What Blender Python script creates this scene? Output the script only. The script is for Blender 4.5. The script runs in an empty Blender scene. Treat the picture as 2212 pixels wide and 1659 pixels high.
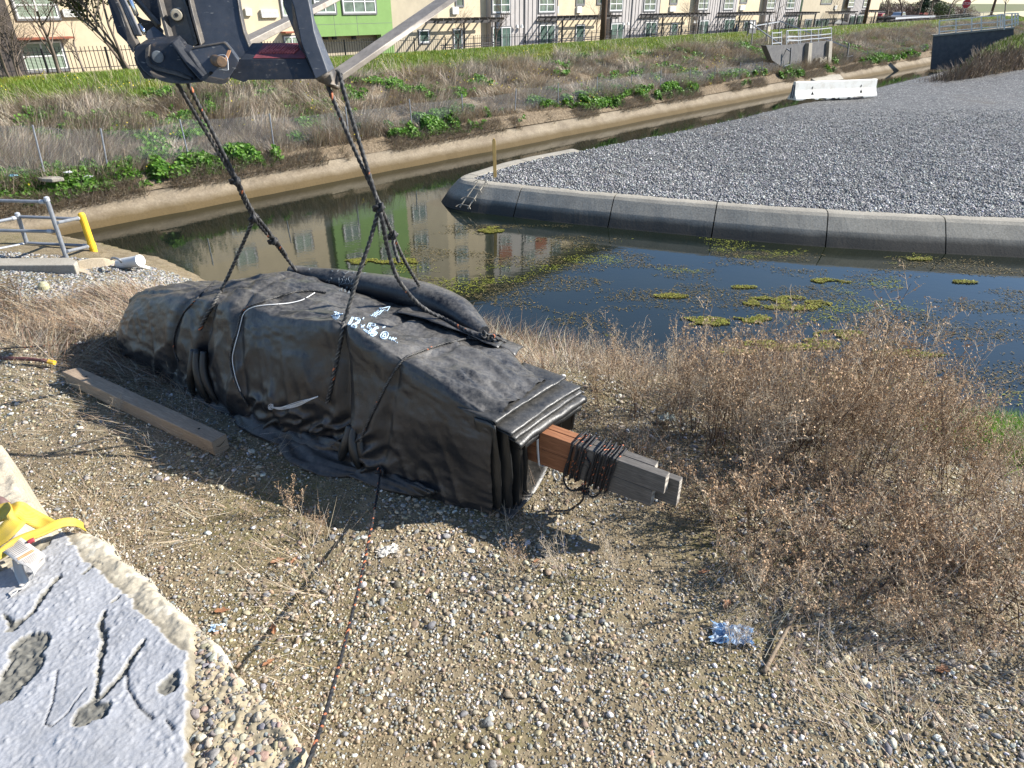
import bpy, bmesh, math, random
import numpy as np
from mathutils import Vector, Matrix, noise
from mathutils.bvhtree import BVHTree

scene = bpy.context.scene
# ------------------------------------------------------------------ camera
TH = math.radians(29.77)
cT, sT = math.cos(TH), math.sin(TH)
CAM = Vector((0.0, 0.0, 3.3))
cd = bpy.data.cameras.new('camera')
cam = bpy.data.objects.new('camera', cd)
scene.collection.objects.link(cam)
cam.location = CAM
cam.rotation_euler = (math.radians(90) - TH, 0, 0)
cd.sensor_fit = 'HORIZONTAL'; cd.sensor_width = 36.0
cd.lens = 36.0 * 1450.0 / 2212.0
cd.clip_start = 0.05; cd.clip_end = 3000
scene.camera = cam
# ------------------------------------------------------------------ light
SUN_EL = math.radians(34); SUN_AZ = math.radians(7)      # azimuth measured from +X towards +Y
SUN = Vector((math.cos(SUN_EL) * math.cos(SUN_AZ), math.cos(SUN_EL) * math.sin(SUN_AZ), math.sin(SUN_EL)))
w = bpy.data.worlds.new('World'); scene.world = w; w.use_nodes = True
nt = w.node_tree; nt.nodes.clear()
sky = nt.nodes.new('ShaderNodeTexSky'); sky.sky_type = 'NISHITA'; sky.sun_disc = False
sky.sun_elevation = SUN_EL; sky.sun_rotation = math.radians(90) - SUN_AZ
sky.air_density = 1.0; sky.dust_density = 0.3; sky.ozone_density = 4.0
bg = nt.nodes.new('ShaderNodeBackground'); bg.inputs['Strength'].default_value = 0.095
out = nt.nodes.new('ShaderNodeOutputWorld')
nt.links.new(sky.outputs[0], bg.inputs[0]); nt.links.new(bg.outputs[0], out.inputs[0])
sl = bpy.data.lights.new('sun', 'SUN'); sl.energy = 5.0; sl.angle = math.radians(0.53); sl.color = (1.0, 0.95, 0.87)
so = bpy.data.objects.new('sun', sl); scene.collection.objects.link(so)
so.rotation_euler = SUN.to_track_quat('Z', 'Y').to_euler()
so.location = (20, 2, 30)
scene.view_settings.view_transform = 'Standard'; scene.view_settings.look = 'None'
scene.view_settings.gamma = 1.0; scene.view_settings.use_curve_mapping = False
scene.view_settings.exposure = 1.05
scene.cycles.max_bounces = 6; scene.cycles.transparent_max_bounces = 8
scene.cycles.caustics_reflective = False; scene.cycles.caustics_refractive = False

# ------------------------------------------------------------------ survey helpers (photo measurements -> places on real planes)
def ray(u, v):
    a = (u - 1106.0) / 1450.0; b = (829.5 - v) / 1450.0
    return Vector((a, cT + b * sT, -sT + b * cT))
def at_t(u, v, t): return CAM + ray(u, v) * t
def at_z(u, v, z):
    r = ray(u, v); return CAM + r * ((z - CAM.z) / r.z)
def at_y(u, v, y):
    r = ray(u, v); return CAM + r * (y / r.y)
AB = Vector((0.695, 0.719, 0)).normalized(); NB = Vector((-0.719, 0.695, 0)).normalized()   # along / across the channel
def at_n(u, v, n):
    r = ray(u, v); return CAM + r * (n / r.dot(NB))
def SN(s, n, z): return AB * s + NB * n + Vector((0, 0, z))

# ------------------------------------------------------------------ object helpers
def link(o): scene.collection.objects.link(o); return o
def tag(o, label=None, cat=None, group=None, kind=None):
    if label: o['label'] = label
    if cat: o['category'] = cat
    if group: o['group'] = group
    if kind: o['kind'] = kind
    return o
def thing(name, label, cat, loc=(0, 0, 0), group=None):
    o = bpy.data.objects.new(name, None); link(o); o.location = loc
    o.empty_display_size = 0.1
    return tag(o, label, cat, group)
def world_of(o):
    m = Matrix.LocRotScale(o.location, o.rotation_euler, o.scale)
    return m if o.parent is None else world_of(o.parent) @ o.matrix_parent_inverse @ m
def adopt(o, parent):
    """parent o without moving it"""
    if parent is not None:
        o.parent = parent; o.matrix_parent_inverse = world_of(parent).inverted()
    return o
def npmesh(name, V, F, mat=None, col=None, smooth=False):
    V = np.asarray(V, dtype=np.float32).reshape(-1, 3)
    F = np.asarray(F, dtype=np.int32)
    me = bpy.data.meshes.new(name)
    me.vertices.add(len(V)); me.vertices.foreach_set('co', V.ravel())
    k = F.shape[1]
    me.loops.add(F.size); me.loops.foreach_set('vertex_index', F.ravel())
    me.polygons.add(len(F))
    me.polygons.foreach_set('loop_start', np.arange(0, F.size, k, dtype=np.int32))
    me.polygons.foreach_set('loop_total', np.full(len(F), k, dtype=np.int32))
    if smooth: me.polygons.foreach_set('use_smooth', np.ones(len(F), dtype=bool))
    me.update(calc_edges=True)
    if col is not None:
        C = np.asarray(col, dtype=np.float32)
        if C.shape[1] == 3: C = np.concatenate([C, np.ones((len(C), 1), np.float32)], 1)
        a = me.color_attributes.new('Col', 'FLOAT_COLOR', 'POINT'); a.data.foreach_set('color', C.ravel())
    if mat: me.materials.append(mat)
    return me
def npobj(name, V, F, mat=None, col=None, smooth=False, parent=None):
    return adopt(link(bpy.data.objects.new(name, npmesh(name, V, F, mat, col, smooth))), parent)

class MB:
    """collects shapes and links them as one mesh object"""
    def __init__(s): s.v = []; s.f = []; s.c = []; s.cur = (1, 1, 1)
    def add(s, vs, fs, col=None):
        k = len(s.v); s.v += [tuple(p) for p in vs]; s.f += [tuple(i + k for i in f) for f in fs]
        s.c += [col or s.cur] * len(vs)
    def box(s, c, ax, col=None):
        """c centre, ax three half-axis vectors"""
        c = Vector(c); a, b, d = [Vector(q) for q in ax]
        vs = [c + a * i + b * j + d * k for i in (-1, 1) for j in (-1, 1) for k in (-1, 1)]
        fs = [(0, 1, 3, 2), (4, 6, 7, 5), (0, 4, 5, 1), (2, 3, 7, 6), (0, 2, 6, 4), (1, 5, 7, 3)]
        s.add(vs, fs, col)
    def abox(s, x0, x1, y0, y1, z0, z1, col=None):
        s.box(((x0 + x1) / 2, (y0 + y1) / 2, (z0 + z1) / 2), ((abs(x1 - x0) / 2, 0, 0), (0, abs(y1 - y0) / 2, 0), (0, 0, abs(z1 - z0) / 2)), col)
    def bar(s, p, q, w, h=None, up=(0, 0, 1), col=None):
        p = Vector(p); q = Vector(q); d = q - p; h = h or w
        u = Vector(up); x = d.cross(u)
        if x.length < 1e-6: x = d.cross(Vector((1, 0, 0)))
        x.normalize(); y = x.cross(d).normalized()
        s.box((p + q) / 2, (d / 2, x * w / 2, y * h / 2), col)
    def prism(s, poly, ext, col=None):
        n = len(poly); e = Vector(ext); P = [Vector(p) for p in poly]
        vs = P + [p + e for p in P]
        fs = [tuple(range(n)), tuple(range(2 * n - 1, n - 1, -1))] + [(i, i + n, (i + 1) % n + n, (i + 1) % n) for i in range(n)]
        s.add(vs, fs, col)
    def tube(s, path, r, n=8, col=None, cap=True, cols=None):
        P = [Vector(p) for p in path]; m = len(P)
        R = r if hasattr(r, '__len__') else [r] * m
        t = (P[1] - P[0]).normalized(); u = t.orthogonal().normalized()
        vs = []
        for i in range(m):
            t2 = (P[min(i + 1, m - 1)] - P[max(i - 1, 0)])
            if t2.length < 1e-9: t2 = t
            t2.normalize()
            u = (u - t2 * u.dot(t2))
            u = u.normalized() if u.length > 1e-6 else t2.orthogonal().normalized()
            b = t2.cross(u)
            for k in range(n):
                a = 2 * math.pi * k / n
                vs.append(P[i] + (u * math.cos(a) + b * math.sin(a)) * R[i])
        fs = [(i * n + k, i * n + (k + 1) % n, (i + 1) * n + (k + 1) % n, (i + 1) * n + k) for i in range(m - 1) for k in range(n)]
        if cap: fs += [tuple(range(n - 1, -1, -1)), tuple(range((m - 1) * n, m * n))]
        s.add(vs, fs, col)
    def grid(s, G, col=None, close=False):
        """G rows of points"""
        a = len(G); b = len(G[0])
        vs = [p for r in G for p in r]
        fs = [(i * b + j, i * b + (j + 1) % b, (i + 1) * b + (j + 1) % b, (i + 1) * b + j) for i in range(a - 1) for j in range(b if close else b - 1)]
        s.add(vs, fs, col)
    def build(s, name, mat=None, parent=None, smooth=False, bevel=0, seg=2, auto=None):
        me = bpy.data.meshes.new(name)
        me.from_pydata([tuple(v) for v in s.v], [], s.f)
        if smooth:
            for p in me.polygons: p.use_smooth = True
        if mat: me.materials.append(mat)
        a = me.color_attributes.new('Col', 'FLOAT_COLOR', 'POINT')
        a.data.foreach_set('color', np.array([tuple(c)[:3] + (1.0,) for c in s.c], dtype=np.float32).ravel())
        bm = bmesh.new(); bm.from_mesh(me); bmesh.ops.recalc_face_normals(bm, faces=bm.faces); bm.to_mesh(me); bm.free()
        o = adopt(link(bpy.data.objects.new(name, me)), parent)
        if bevel:
            m = o.modifiers.new('bevel', 'BEVEL'); m.width = bevel; m.segments = seg; m.limit_method = 'ANGLE'; m.angle_limit = math.radians(40)
        return o
def copy_tree(o, parent=None):
    c = o.copy(); link(c); c.parent = parent
    for ch in list(o.children): copy_tree(ch, c)
    return c
def catmull(P, k=8):
    P = [Vector(p) for p in P]; out = []
    for i in range(len(P) - 1):
        a = P[max(i - 1, 0)]; b = P[i]; c = P[i + 1]; d = P[min(i + 2, len(P) - 1)]
        for j in range(k):
            t = j / k
            out.append(0.5 * ((2 * b) + (c - a) * t + (2 * a - 5 * b + 4 * c - d) * t * t + (3 * b - a - 3 * c + d) * t ** 3))
    out.append(P[-1]); return out
def resample(P, step):
    P = [np.array(p) for p in P]
    seg = [np.linalg.norm(P[i + 1] - P[i]) for i in range(len(P) - 1)]
    L = np.concatenate([[0], np.cumsum(seg)]); n = max(3, int(L[-1] / step))
    A = np.array(P); t = np.linspace(0, L[-1], n)
    return np.stack([np.interp(t, L, A[:, k]) for k in range(3)], 1)

# vectorised value noise
_rs = np.random.RandomState(7); _tab = _rs.rand(65536).astype(np.float32)
def _h(i, j, k): return _tab[(i * 374761 + j * 668265 + k * 982451 + 12345) & 65535]
def vnoise(x, y, z=0.0):
    x, y, z = np.broadcast_arrays(np.asarray(x, float), np.asarray(y, float), np.asarray(z, float))
    i, j, k = np.floor(x).astype(int), np.floor(y).astype(int), np.floor(z).astype(int)
    f, g, h = x - i, y - j, z - k
    f = f * f * (3 - 2 * f); g = g * g * (3 - 2 * g); h = h * h * (3 - 2 * h)
    r = 0
    for a, wa in ((0, 1 - f), (1, f)):
        for b, wb in ((0, 1 - g), (1, g)):
            for c, wc in ((0, 1 - h), (1, h)):
                r = r + wa * wb * wc * _h(i + a, j + b, k + c)
    return r
def fbm(x, y, z=0.0, o=4):
    r = 0; a = 1.0; tot = 0
    for q in range(o):
        f = 2.03 ** q
        r = r + a * vnoise(np.asarray(x) * f + 17 * q, np.asarray(y) * f + 31 * q, np.asarray(z) * f); tot += a; a *= 0.5
    return r / tot
def smooth(a, b, x): 
    t = np.clip((np.asarray(x, float) - a) / (b - a), 0, 1); return t * t * (3 - 2 * t)
# ------------------------------------------------------------------ materials
class NG:
    def __init__(s, name):
        s.m = bpy.data.materials.new(name); s.m.use_nodes = True
        s.t = s.m.node_tree; s.t.nodes.clear()
        s.o = s.n('ShaderNodeOutputMaterial'); s.p = s.n('ShaderNodeBsdfPrincipled')
        s.l(s.p.outputs[0], s.o.inputs['Surface'])
        s.tc = s.n('ShaderNodeTexCoord')
    def n(s, t, **k):
        q = s.t.nodes.new(t)
        for a, b in k.items(): setattr(q, a, b)
        return q
    def l(s, a, b): s.t.links.new(a, b)
    def set(s, **k):
        for a, b in k.items():
            i = s.p.inputs[a.replace('_', ' ')]
            if hasattr(b, 'is_linked') or isinstance(b, bpy.types.NodeSocket): s.l(b, i)
            else: i.default_value = b if not (isinstance(b, tuple) and len(b) == 3) else b + (1,)
    def map(s, scale=(1, 1, 1), rot=(0, 0, 0), coord='Object'):
        m = s.n('ShaderNodeMapping'); m.inputs['Scale'].default_value = scale; m.inputs['Rotation'].default_value = rot
        s.l(s.tc.outputs[coord], m.inputs['Vector']); return m.outputs[0]
    def noise(s, scale, detail=5, rough=.55, vec=None, dist=0, out='Fac'):
        q = s.n('ShaderNodeTexNoise'); q.inputs['Scale'].default_value = scale; q.inputs['Detail'].default_value = detail
        q.inputs['Roughness'].default_value = rough; q.inputs['Distortion'].default_value = dist
        s.l(vec if vec is not None else s.tc.outputs['Object'], q.inputs['Vector']); return q.outputs[out]
    def voro(s, scale, vec=None, feature='F1', out='Distance', rnd=1):
        q = s.n('ShaderNodeTexVoronoi', feature=feature); q.inputs['Scale'].default_value = scale
        q.inputs['Randomness'].default_value = rnd
        s.l(vec if vec is not None else s.tc.outputs['Object'], q.inputs['Vector']); return q.outputs[out]
    def ramp(s, fac, stops, interp='LINEAR'):
        q = s.n('ShaderNodeValToRGB'); q.color_ramp.interpolation = interp
        e = q.color_ramp.elements
        while len(e) > 1: e.remove(e[0])
        for i, (p, c) in enumerate(stops):
            c = (c, c, c) if not hasattr(c, '__len__') else c
            k = e[0] if i == 0 else e.new(p)
            k.position = p; k.color = tuple(c) + (1,)
        s.l(fac, q.inputs[0]); return q.outputs[0]
    def mix(s, f, a, b, mode='MIX'):
        q = s.n('ShaderNodeMix', data_type='RGBA', blend_type=mode)
        for i, x in ((0, f), (6, a), (7, b)):
            if isinstance(x, bpy.types.NodeSocket): s.l(x, q.inputs[i])
            else: q.inputs[i].default_value = x if i == 0 else tuple(x) + (1,)
        return q.outputs[2]
    def math(s, op, a, b=0.0):
        q = s.n('ShaderNodeMath', operation=op)
        for i, x in ((0, a), (1, b)):
            if isinstance(x, bpy.types.NodeSocket): s.l(x, q.inputs[i])
            else: q.inputs[i].default_value = x
        return q.outputs[0]
    def bump(s, h, strength=.3, dist=.01, prev=None):
        q = s.n('ShaderNodeBump'); q.inputs['Strength'].default_value = strength; q.inputs['Distance'].default_value = dist
        s.l(h, q.inputs['Height'])
        if prev is not None: s.l(prev, q.inputs['Normal'])
        return q.outputs[0]
    def attr(s, name='Col'):
        q = s.n('ShaderNodeVertexColor'); q.layer_name = name; return q.outputs[0]
    def pos(s):
        return s.n('ShaderNodeNewGeometry').outputs['Position']
    def sep(s, v):
        q = s.n('ShaderNodeSeparateXYZ'); s.l(v, q.inputs[0]); return q.outputs

def plain(name, c1, c2=None, scale=6, rough=.8, bump=.15, bdist=.004, bscale=None, metal=0, spec=.4, stretch=(1, 1, 1), lo=.35, hi=.65, detail=6):
    g = NG(name)
    v = g.map(stretch)
    n = g.noise(scale, detail, .6, v)
    c2 = c2 or tuple(x * .7 for x in c1)
    g.set(Base_Color=g.ramp(n, [(lo, c1), (hi, c2)]), Roughness=rough, Metallic=metal)
    g.p.inputs['Specular IOR Level'].default_value = spec
    if bump:
        g.set(Normal=g.bump(g.noise(bscale or scale * 6, 5, .6, v), bump, bdist))
    return g.m
def attrmat(name, rough=.85, spec=.25, var=.25, scale=40, trans=0.0, bump=0):
    g = NG(name); a = g.attr()
    n = g.noise(scale, 3)
    c = g.mix(1.0, a, g.ramp(n, [(.3, 1 - var), (.7, 1 + var * .4)]), 'MULTIPLY')
    g.set(Base_Color=c, Roughness=rough); g.p.inputs['Specular IOR Level'].default_value = spec
    if bump: g.set(Normal=g.bump(n, bump, .01))
    if trans:
        t = g.n('ShaderNodeBsdfTranslucent'); g.l(c, t.inputs[0])
        mx = g.n('ShaderNodeMixShader'); mx.inputs[0].default_value = trans
        g.l(g.p.outputs[0], mx.inputs[1]); g.l(t.outputs[0], mx.inputs[2]); g.l(mx.outputs[0], g.o.inputs['Surface'])
    return g.m

M = {}
M['leaf'] = attrmat('leaf', .5, .4, .2, 20, .35)
M['straw'] = attrmat('straw', .7, .3, .2, 30, .12)
M['twig'] = attrmat('twig', .8, .25, .25, 60)
M['stone'] = attrmat('stone', .75, .35, .35, 90, 0, .25)
M['bark'] = plain('bark', (.14, .10, .075), (.07, .05, .04), 8, .9, .5, .01)
M['rope'] = attrmat('rope_fibre', .6, .35, .35, 250)
M['anycol'] = attrmat('painted', .6, .4, .15, 12)

# near ground soil
g = NG('soil')
P = g.tc.outputs['Object']
n1 = g.noise(.9, 6, .6); n2 = g.noise(7, 6, .65); n3 = g.noise(60, 4, .6)
base = g.ramp(n2, [(.3, (.145, .112, .066)), (.5, (.215, .17, .105)), (.7, (.30, .245, .165))])
moss = g.ramp(n1, [(.46, 0.0), (.62, 1.0)])
mossd = g.math('MULTIPLY', moss, g.ramp(g.noise(23, 4, .7), [(.4, 0), (.6, .75)]))
base = g.mix(mossd, base, (.115, .11, .03))
vd = g.voro(55, None, 'F1', 'Distance'); vc = g.voro(55, None, 'F1', 'Color')
sm = g.math('MULTIPLY', g.ramp(vd, [(.28, 1), (.5, 0)]), g.ramp(g.sep(vc)[0], [(.35, 0), (.45, 1)]))
grit = g.ramp(g.sep(vc)[1], [(0, (.12, .10, .075)), (.35, (.30, .25, .17)), (.6, (.22, .21, .18)), (.8, (.42, .36, .25)), (1, (.6, .57, .48))], 'CONSTANT')
base = g.mix(sm, base, grit)
base = g.mix(.5, base, g.ramp(n3, [(.3, .55), (.7, 1.25)]), 'MULTIPLY')
g.set(Base_Color=base, Roughness=.92)
b1 = g.bump(g.math('ADD', g.math('MULTIPLY', sm, .9), g.math('MULTIPLY', n3, .6)), .9, .012)
g.set(Normal=b1); g.p.inputs['Specular IOR Level'].default_value = .2
M['soil'] = g.m

# gravel pad
g = NG('crushed_gravel')
vd = g.voro(17, None, 'F1', 'Distance'); vc = g.voro(17, None, 'F1', 'Color')
big = g.noise(.55, 6, .62, g.map((1, 1, 1)))
c = g.ramp(g.sep(vc)[0], [(0, (.06, .062, .066)), (.3, (.15, .152, .155)), (.55, (.22, .22, .215)), (.8, (.34, .335, .32)), (.93, (.62, .61, .58))], 'CONSTANT')
c = g.mix(g.ramp(vd, [(.3, 0), (.62, .8)]), c, (.045, .043, .04))
dark = g.ramp(big, [(.57, 0), (.70, .55)])
c = g.mix(dark, c, (.11, .088, .062))
g.set(Base_Color=c, Roughness=.7); g.p.inputs['Specular IOR Level'].default_value = .5
g.set(Normal=g.bump(g.ramp(vd, [(0, 1), (.6, 0)]), 1.0, .05))
M['gravel'] = g.m

# far bank earth
g = NG('bank_earth')
n1 = g.noise(.8, 6, .65); n2 = g.noise(9, 5, .65)
c = g.ramp(n2, [(.3, (.12, .092, .062)), (.55, (.20, .155, .105)), (.75, (.30, .245, .175))])
z = g.sep(g.pos())[2]
gr = g.ramp(g.math('ADD', g.math('MULTIPLY', z, .5), g.math('MULTIPLY', n1, .5)), [(.36, 0), (.46, 1)])
c = g.mix(gr, c, g.ramp(n2, [(.3, (.06, .09, .015)), (.7, (.13, .17, .035))]))
g.set(Base_Color=c, Roughness=.95, Normal=g.bump(n2, .8, .1)); g.p.inputs['Specular IOR Level'].default_value = .1
M['bank'] = g.m

# water
g = NG('water')
nz = g.noise(2.2, 3, .5, g.map((1, 2.2, 1), (0, 0, .4)))
g.set(Base_Color=g.ramp(g.noise(.25, 4, .6), [(.35, (.006, .010, .008)), (.65, (.014, .017, .009))]), Roughness=.015, IOR=1.45)
g.p.inputs['Specular IOR Level'].default_value = .75
n_b = g.bump(g.noise(5.5, 3, .5, g.map((1, 1.8, 1), (0, 0, .5))), .045, .02)
g.set(Normal=n_b)
M['water'] = g.m

# concretes
def concrete(name, c1, c2, stain=None, scale=3, agg=0):
    g = NG(name)
    n = g.noise(scale, 7, .65); n2 = g.noise(scale * 14, 5, .65)
    c = g.ramp(n, [(.3, c1), (.7, c2)])
    c = g.mix(.7, c, g.ramp(n2, [(.3, .6), (.65, 1.12)]), 'MULTIPLY')
    if stain:   # tide mark: dark growth up to a height
        z = g.math('ADD', g.sep(g.pos())[2], g.math('MULTIPLY', g.noise(1.6, 6, .7), .14))
        zlo, zhi, cs = stain
        f = g.math('DIVIDE', g.math('SUBTRACT', z, zlo), zhi - zlo)
        c = g.mix(g.ramp(f, [(0, 1), (.55, .93), (1, 0)]), c, g.mix(g.noise(22, 5, .7), cs, tuple(x * 2.3 for x in cs)))
    g.set(Base_Color=c, Roughness=.88, Normal=g.bump(n2, .5, .008)); g.p.inputs['Specular IOR Level'].default_value = .25
    return g.m
M['conc'] = concrete('concrete', (.30, .27, .22), (.40, .37, .31))
M['conc_dark'] = concrete('weathered_concrete', (.10, .10, .105), (.17, .165, .16))
M['conc_lip'] = concrete('channel_concrete', (.17, .135, .095), (.30, .25, .18), (-1.72, -1.34, (.055, .038, .016)), 1.3)
M['conc_curb'] = concrete('kerb_concrete', (.27, .25, .21), (.38, .35, .29), (-1.66, -1.30, (.034, .031, .026)), 1.7)
M['conc_white'] = plain('whitewashed_concrete', (.78, .76, .70), (.62, .58, .50), 3, .8, .35, .01, 22, lo=.45, hi=.72)
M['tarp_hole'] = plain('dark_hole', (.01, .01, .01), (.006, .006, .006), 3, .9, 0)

# woven black tarp
def tarp(name, c1, c2, r0, r1, dust_sheen):
    g = NG(name)
    n = g.noise(2.6, 7, .66); n2 = g.noise(26, 6, .7); fine = g.noise(140, 3, .6)
    nz = g.sep(g.n('ShaderNodeNewGeometry').outputs['Normal'])[2]
    c = g.ramp(n, [(.32, c1), (.7, c2)])
    df = g.math('MULTIPLY', g.ramp(g.math('ADD', g.math('MULTIPLY', n2, .6), g.math('MULTIPLY', n, .5)), [(.40, 0), (.66, 1)]), g.math('MULTIPLY', g.ramp(nz, [(.25, .06), (.8, 1)]), dust_sheen))  # upward faces greyed: dust plus sun sheen put into the colour
    c = g.mix(df, c, (.155, .145, .13))
    wv = g.n('ShaderNodeTexWave', wave_type='BANDS', bands_direction='X'); wv.inputs['Scale'].default_value = 75; wv.inputs['Distortion'].default_value = 1.2
    wv.inputs['Detail'].default_value = 2
    g.l(g.map((1, 1, 1), (0, 0, math.radians(33))), wv.inputs['Vector'])
    wz = g.n('ShaderNodeTexWave', wave_type='BANDS', bands_direction='Z'); wz.inputs['Scale'].default_value = 75; wz.inputs['Distortion'].default_value = 1.2
    g.l(g.map((1, 1, 1)), wz.inputs['Vector'])
    weave = g.math('ADD', wv.outputs['Fac'], wz.outputs['Fac'])
    c = g.mix(.45, c, g.ramp(g.noise(9, 6, .75, g.map((9, 1.0, .6), (0, 0, math.radians(33)))), [(.3, .55), (.72, 1.45)]), 'MULTIPLY')
    b = g.bump(weave, .10, .003)
    b = g.bump(n2, .20, .02, b)
    g.set(Base_Color=c, Roughness=g.ramp(n2, [(.3, r0), (.7, r1)]), Normal=b)
    g.p.inputs['Specular IOR Level'].default_value = .5
    return g.m
M['tarp'] = tarp('woven_tarp', (.008, .010, .014), (.019, .021, .026), .26, .44, .8)
M['tarp_top'] = M['tarp']
M['tarp_end'] = tarp('woven_tarp_fold', (.010, .011, .012), (.024, .025, .025), .30, .46, .45)
M['chalk'] = plain('blue_chalk', (.55, .68, .80), (.40, .55, .70), 60, .9, 0)
M['chalk_faint'] = plain('faded_chalk', (.26, .30, .33), (.14, .16, .18), 60, .9, 0)

# steel
def blacksteel(name, c1, c2, rust=.6, scratch=.5, rough=.42):
    g = NG(name)
    n = g.noise(5, 7, .7); n2 = g.noise(28, 6, .75)
    c = g.ramp(n, [(.35, c1), (.7, c2)])
    sc = g.ramp(g.noise(60, 3, .6, g.map((.25, 1, 1), (0, .5, .6))), [(.66, 0), (.72, scratch)])
    c = g.mix(sc, c, (.30, .29, .27))
    ru = g.ramp(g.math('ADD', g.math('MULTIPLY', n, .55), g.math('MULTIPLY', n2, .45)), [(.56, 0), (.66, rust)])
    c = g.mix(ru, c, g.ramp(n2, [(.4, (.10, .055, .028)), (.7, (.20, .14, .09))]))
    g.set(Base_Color=c, Roughness=g.ramp(n2, [(.3, rough - .1), (.7, rough + .25)]), Normal=g.bump(n2, .15, .004))
    g.p.inputs['Specular IOR Level'].default_value = .5
    return g.m
M['bsteel'] = blacksteel('black_paint', (.012, .014, .018), (.030, .033, .040))
M['bsteel_blue'] = blacksteel('worn_black_paint', (.040, .048, .062), (.075, .082, .098), .45, .7)
M['bsteel_worn'] = blacksteel('chipped_paint', (.02, .02, .022), (.13, .11, .085), .8, .8)
g = NG('bare_steel')
n = g.noise(3, 7, .7, g.map((1, 1, 1))); n2 = g.noise(30, 5, .7, g.map((1, .25, 1), (0, 0, -.6)))
c = g.ramp(n, [(.3, (.20, .175, .15)), (.6, (.31, .275, .235)), (.8, (.16, .10, .055))])
c = g.mix(.7, c, g.ramp(n2, [(.3, .7), (.7, 1.15)]), 'MULTIPLY')
g.set(Base_Color=c, Roughness=.6, Metallic=.25, Normal=g.bump(n2, .2, .004)); M['fork'] = g.m
M['chrome'] = plain('chrome', (.7, .74, .8), (.6, .64, .7), 4, .12, 0, metal=1)
M['galv'] = plain('galvanised_pipe', (.30, .32, .35), (.21, .225, .25), 9, .5, .1, metal=.35)
M['galv_light'] = plain('pale_galvanised', (.50, .52, .55), (.40, .42, .45), 9, .5, .1, metal=.2)
M['yellow'] = plain('yellow_paint', (.80, .50, .035), (.70, .42, .03), 5, .55, .1)
M['white'] = plain('white_plastic', (.74, .74, .72), (.62, .61, .57), 6, .45, .05)
M['blackiron'] = plain('black_iron', (.014, .015, .017), (.025, .025, .027), 9, .5, .05)
M['redpaint'] = plain('faded_red_paint', (.23, .05, .06), (.12, .035, .04), 14, .6, .2)
M['reddark'] = plain('dark_red_lettering', (.36, .05, .06), (.26, .04, .05), 14, .6, 0)

# wood
def wood(name, c1, c2, axis_rot, rough=.75, fine=18):
    g = NG(name)
    v = g.map((1, 1, 1), axis_rot)
    m = g.n('ShaderNodeMapping'); m.inputs['Scale'].default_value = (.06, 1, 1); g.l(v, m.inputs['Vector'])
    n = g.noise(fine, 6, .65, m.outputs[0], 1.5); n2 = g.noise(fine * 6, 4, .6, m.outputs[0])
    n3 = g.noise(2.5, 4, .6)
    c = g.ramp(n, [(.3, c1), (.5, c2), (.62, c1), (.75, c2)])
    c = g.mix(.6, c, g.ramp(n2, [(.35, .65), (.65, 1.15)]), 'MULTIPLY')
    c = g.mix(.5, c, g.ramp(n3, [(.3, .75), (.7, 1.15)]), 'MULTIPLY')
    g.set(Base_Color=c, Roughness=rough, Normal=g.bump(n2, .3, .003)); g.p.inputs['Specular IOR Level'].default_value = .25
    return g.m
def endgrain(name, c1, c2, scale=70):
    g = NG(name)
    wv = g.n('ShaderNodeTexWave', wave_type='RINGS', rings_direction='SPHERICAL'); wv.inputs['Scale'].default_value = scale
    wv.inputs['Distortion'].default_value = 1.5; wv.inputs['Detail'].default_value = 2; wv.inputs['Detail Scale'].default_value = 1
    g.l(g.map((1, 1, 1)), wv.inputs['Vector'])
    g.set(Base_Color=g.ramp(wv.outputs['Fac'], [(.2, c1), (.8, c2)]), Roughness=.85, Normal=g.bump(wv.outputs['Fac'], .2, .002)); return g.m
M['beam'] = wood('fir_beam', (.36, .27, .19), (.27, .195, .135), (0, 0, math.radians(33)))
M['beam_end'] = endgrain('fir_end_grain', (.42, .34, .25), (.24, .18, .12))
M['board'] = wood('grey_weathered_board', (.15, .135, .12), (.085, .078, .07), (0, 0, math.radians(26)))
M['board_red'] = wood('sheltered_board', (.30, .14, .07), (.19, .085, .045), (0, 0, math.radians(26)))
M['board_end'] = endgrain('board_end_grain', (.46, .42, .36), (.25, .22, .19), 90)
M['stake'] = wood('stake_wood', (.62, .42, .16), (.52, .34, .12), (0, math.radians(90), 0))
M['pole'] = wood('pole_wood', (.12, .075, .05), (.085, .055, .04), (0, math.radians(90), 0), fine=8)

# building
def stucco(name, c): return plain(name, c, tuple(x * .88 for x in c), 1.5, .9, .1, .01, 60)
M['cream'] = stucco('cream_stucco', (.60, .50, .35)); M['green'] = stucco('green_stucco', (.20, .33, .11))
M['greige'] = stucco('olive_cream_stucco', (.44, .38, .28)); M['siding'] = stucco('grey_siding', (.44, .41, .395))
M['batten'] = stucco('siding_batten', (.17, .165, .165)); M['maroon'] = stucco('rust_panel', (.30, .10, .06)); M['bluepanel'] = stucco('pale_blue_panel', (.30, .36, .42))
M['wframe'] = plain('white_frame', (.75, .75, .74), (.68, .68, .67), 4, .5, 0)
M['trim'] = plain('grey_trim', (.16, .16, .165), (.12, .12, .125), 4, .6, 0)
M['pergola'] = plain('pergola_paint', (.075, .07, .07), (.05, .047, .047), 4, .7, .1)
g = NG('window_pane'); g.set(Base_Color=g.ramp(g.noise(1.3, 4, .6), [(.4, (.05, .085, .075)), (.6, (.14, .20, .17))]), Roughness=.06); M['glass'] = g.m
g = NG('blind_pane'); wv = g.n('ShaderNodeTexWave', bands_direction='Z'); wv.inputs['Scale'].default_value = 5
g.l(g.map(), wv.inputs['Vector']); g.set(Base_Color=g.ramp(wv.outputs['Fac'], [(.3, (.17, .23, .17)), (.7, (.36, .42, .34))]), Roughness=.15); M['blind'] = g.m
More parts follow.
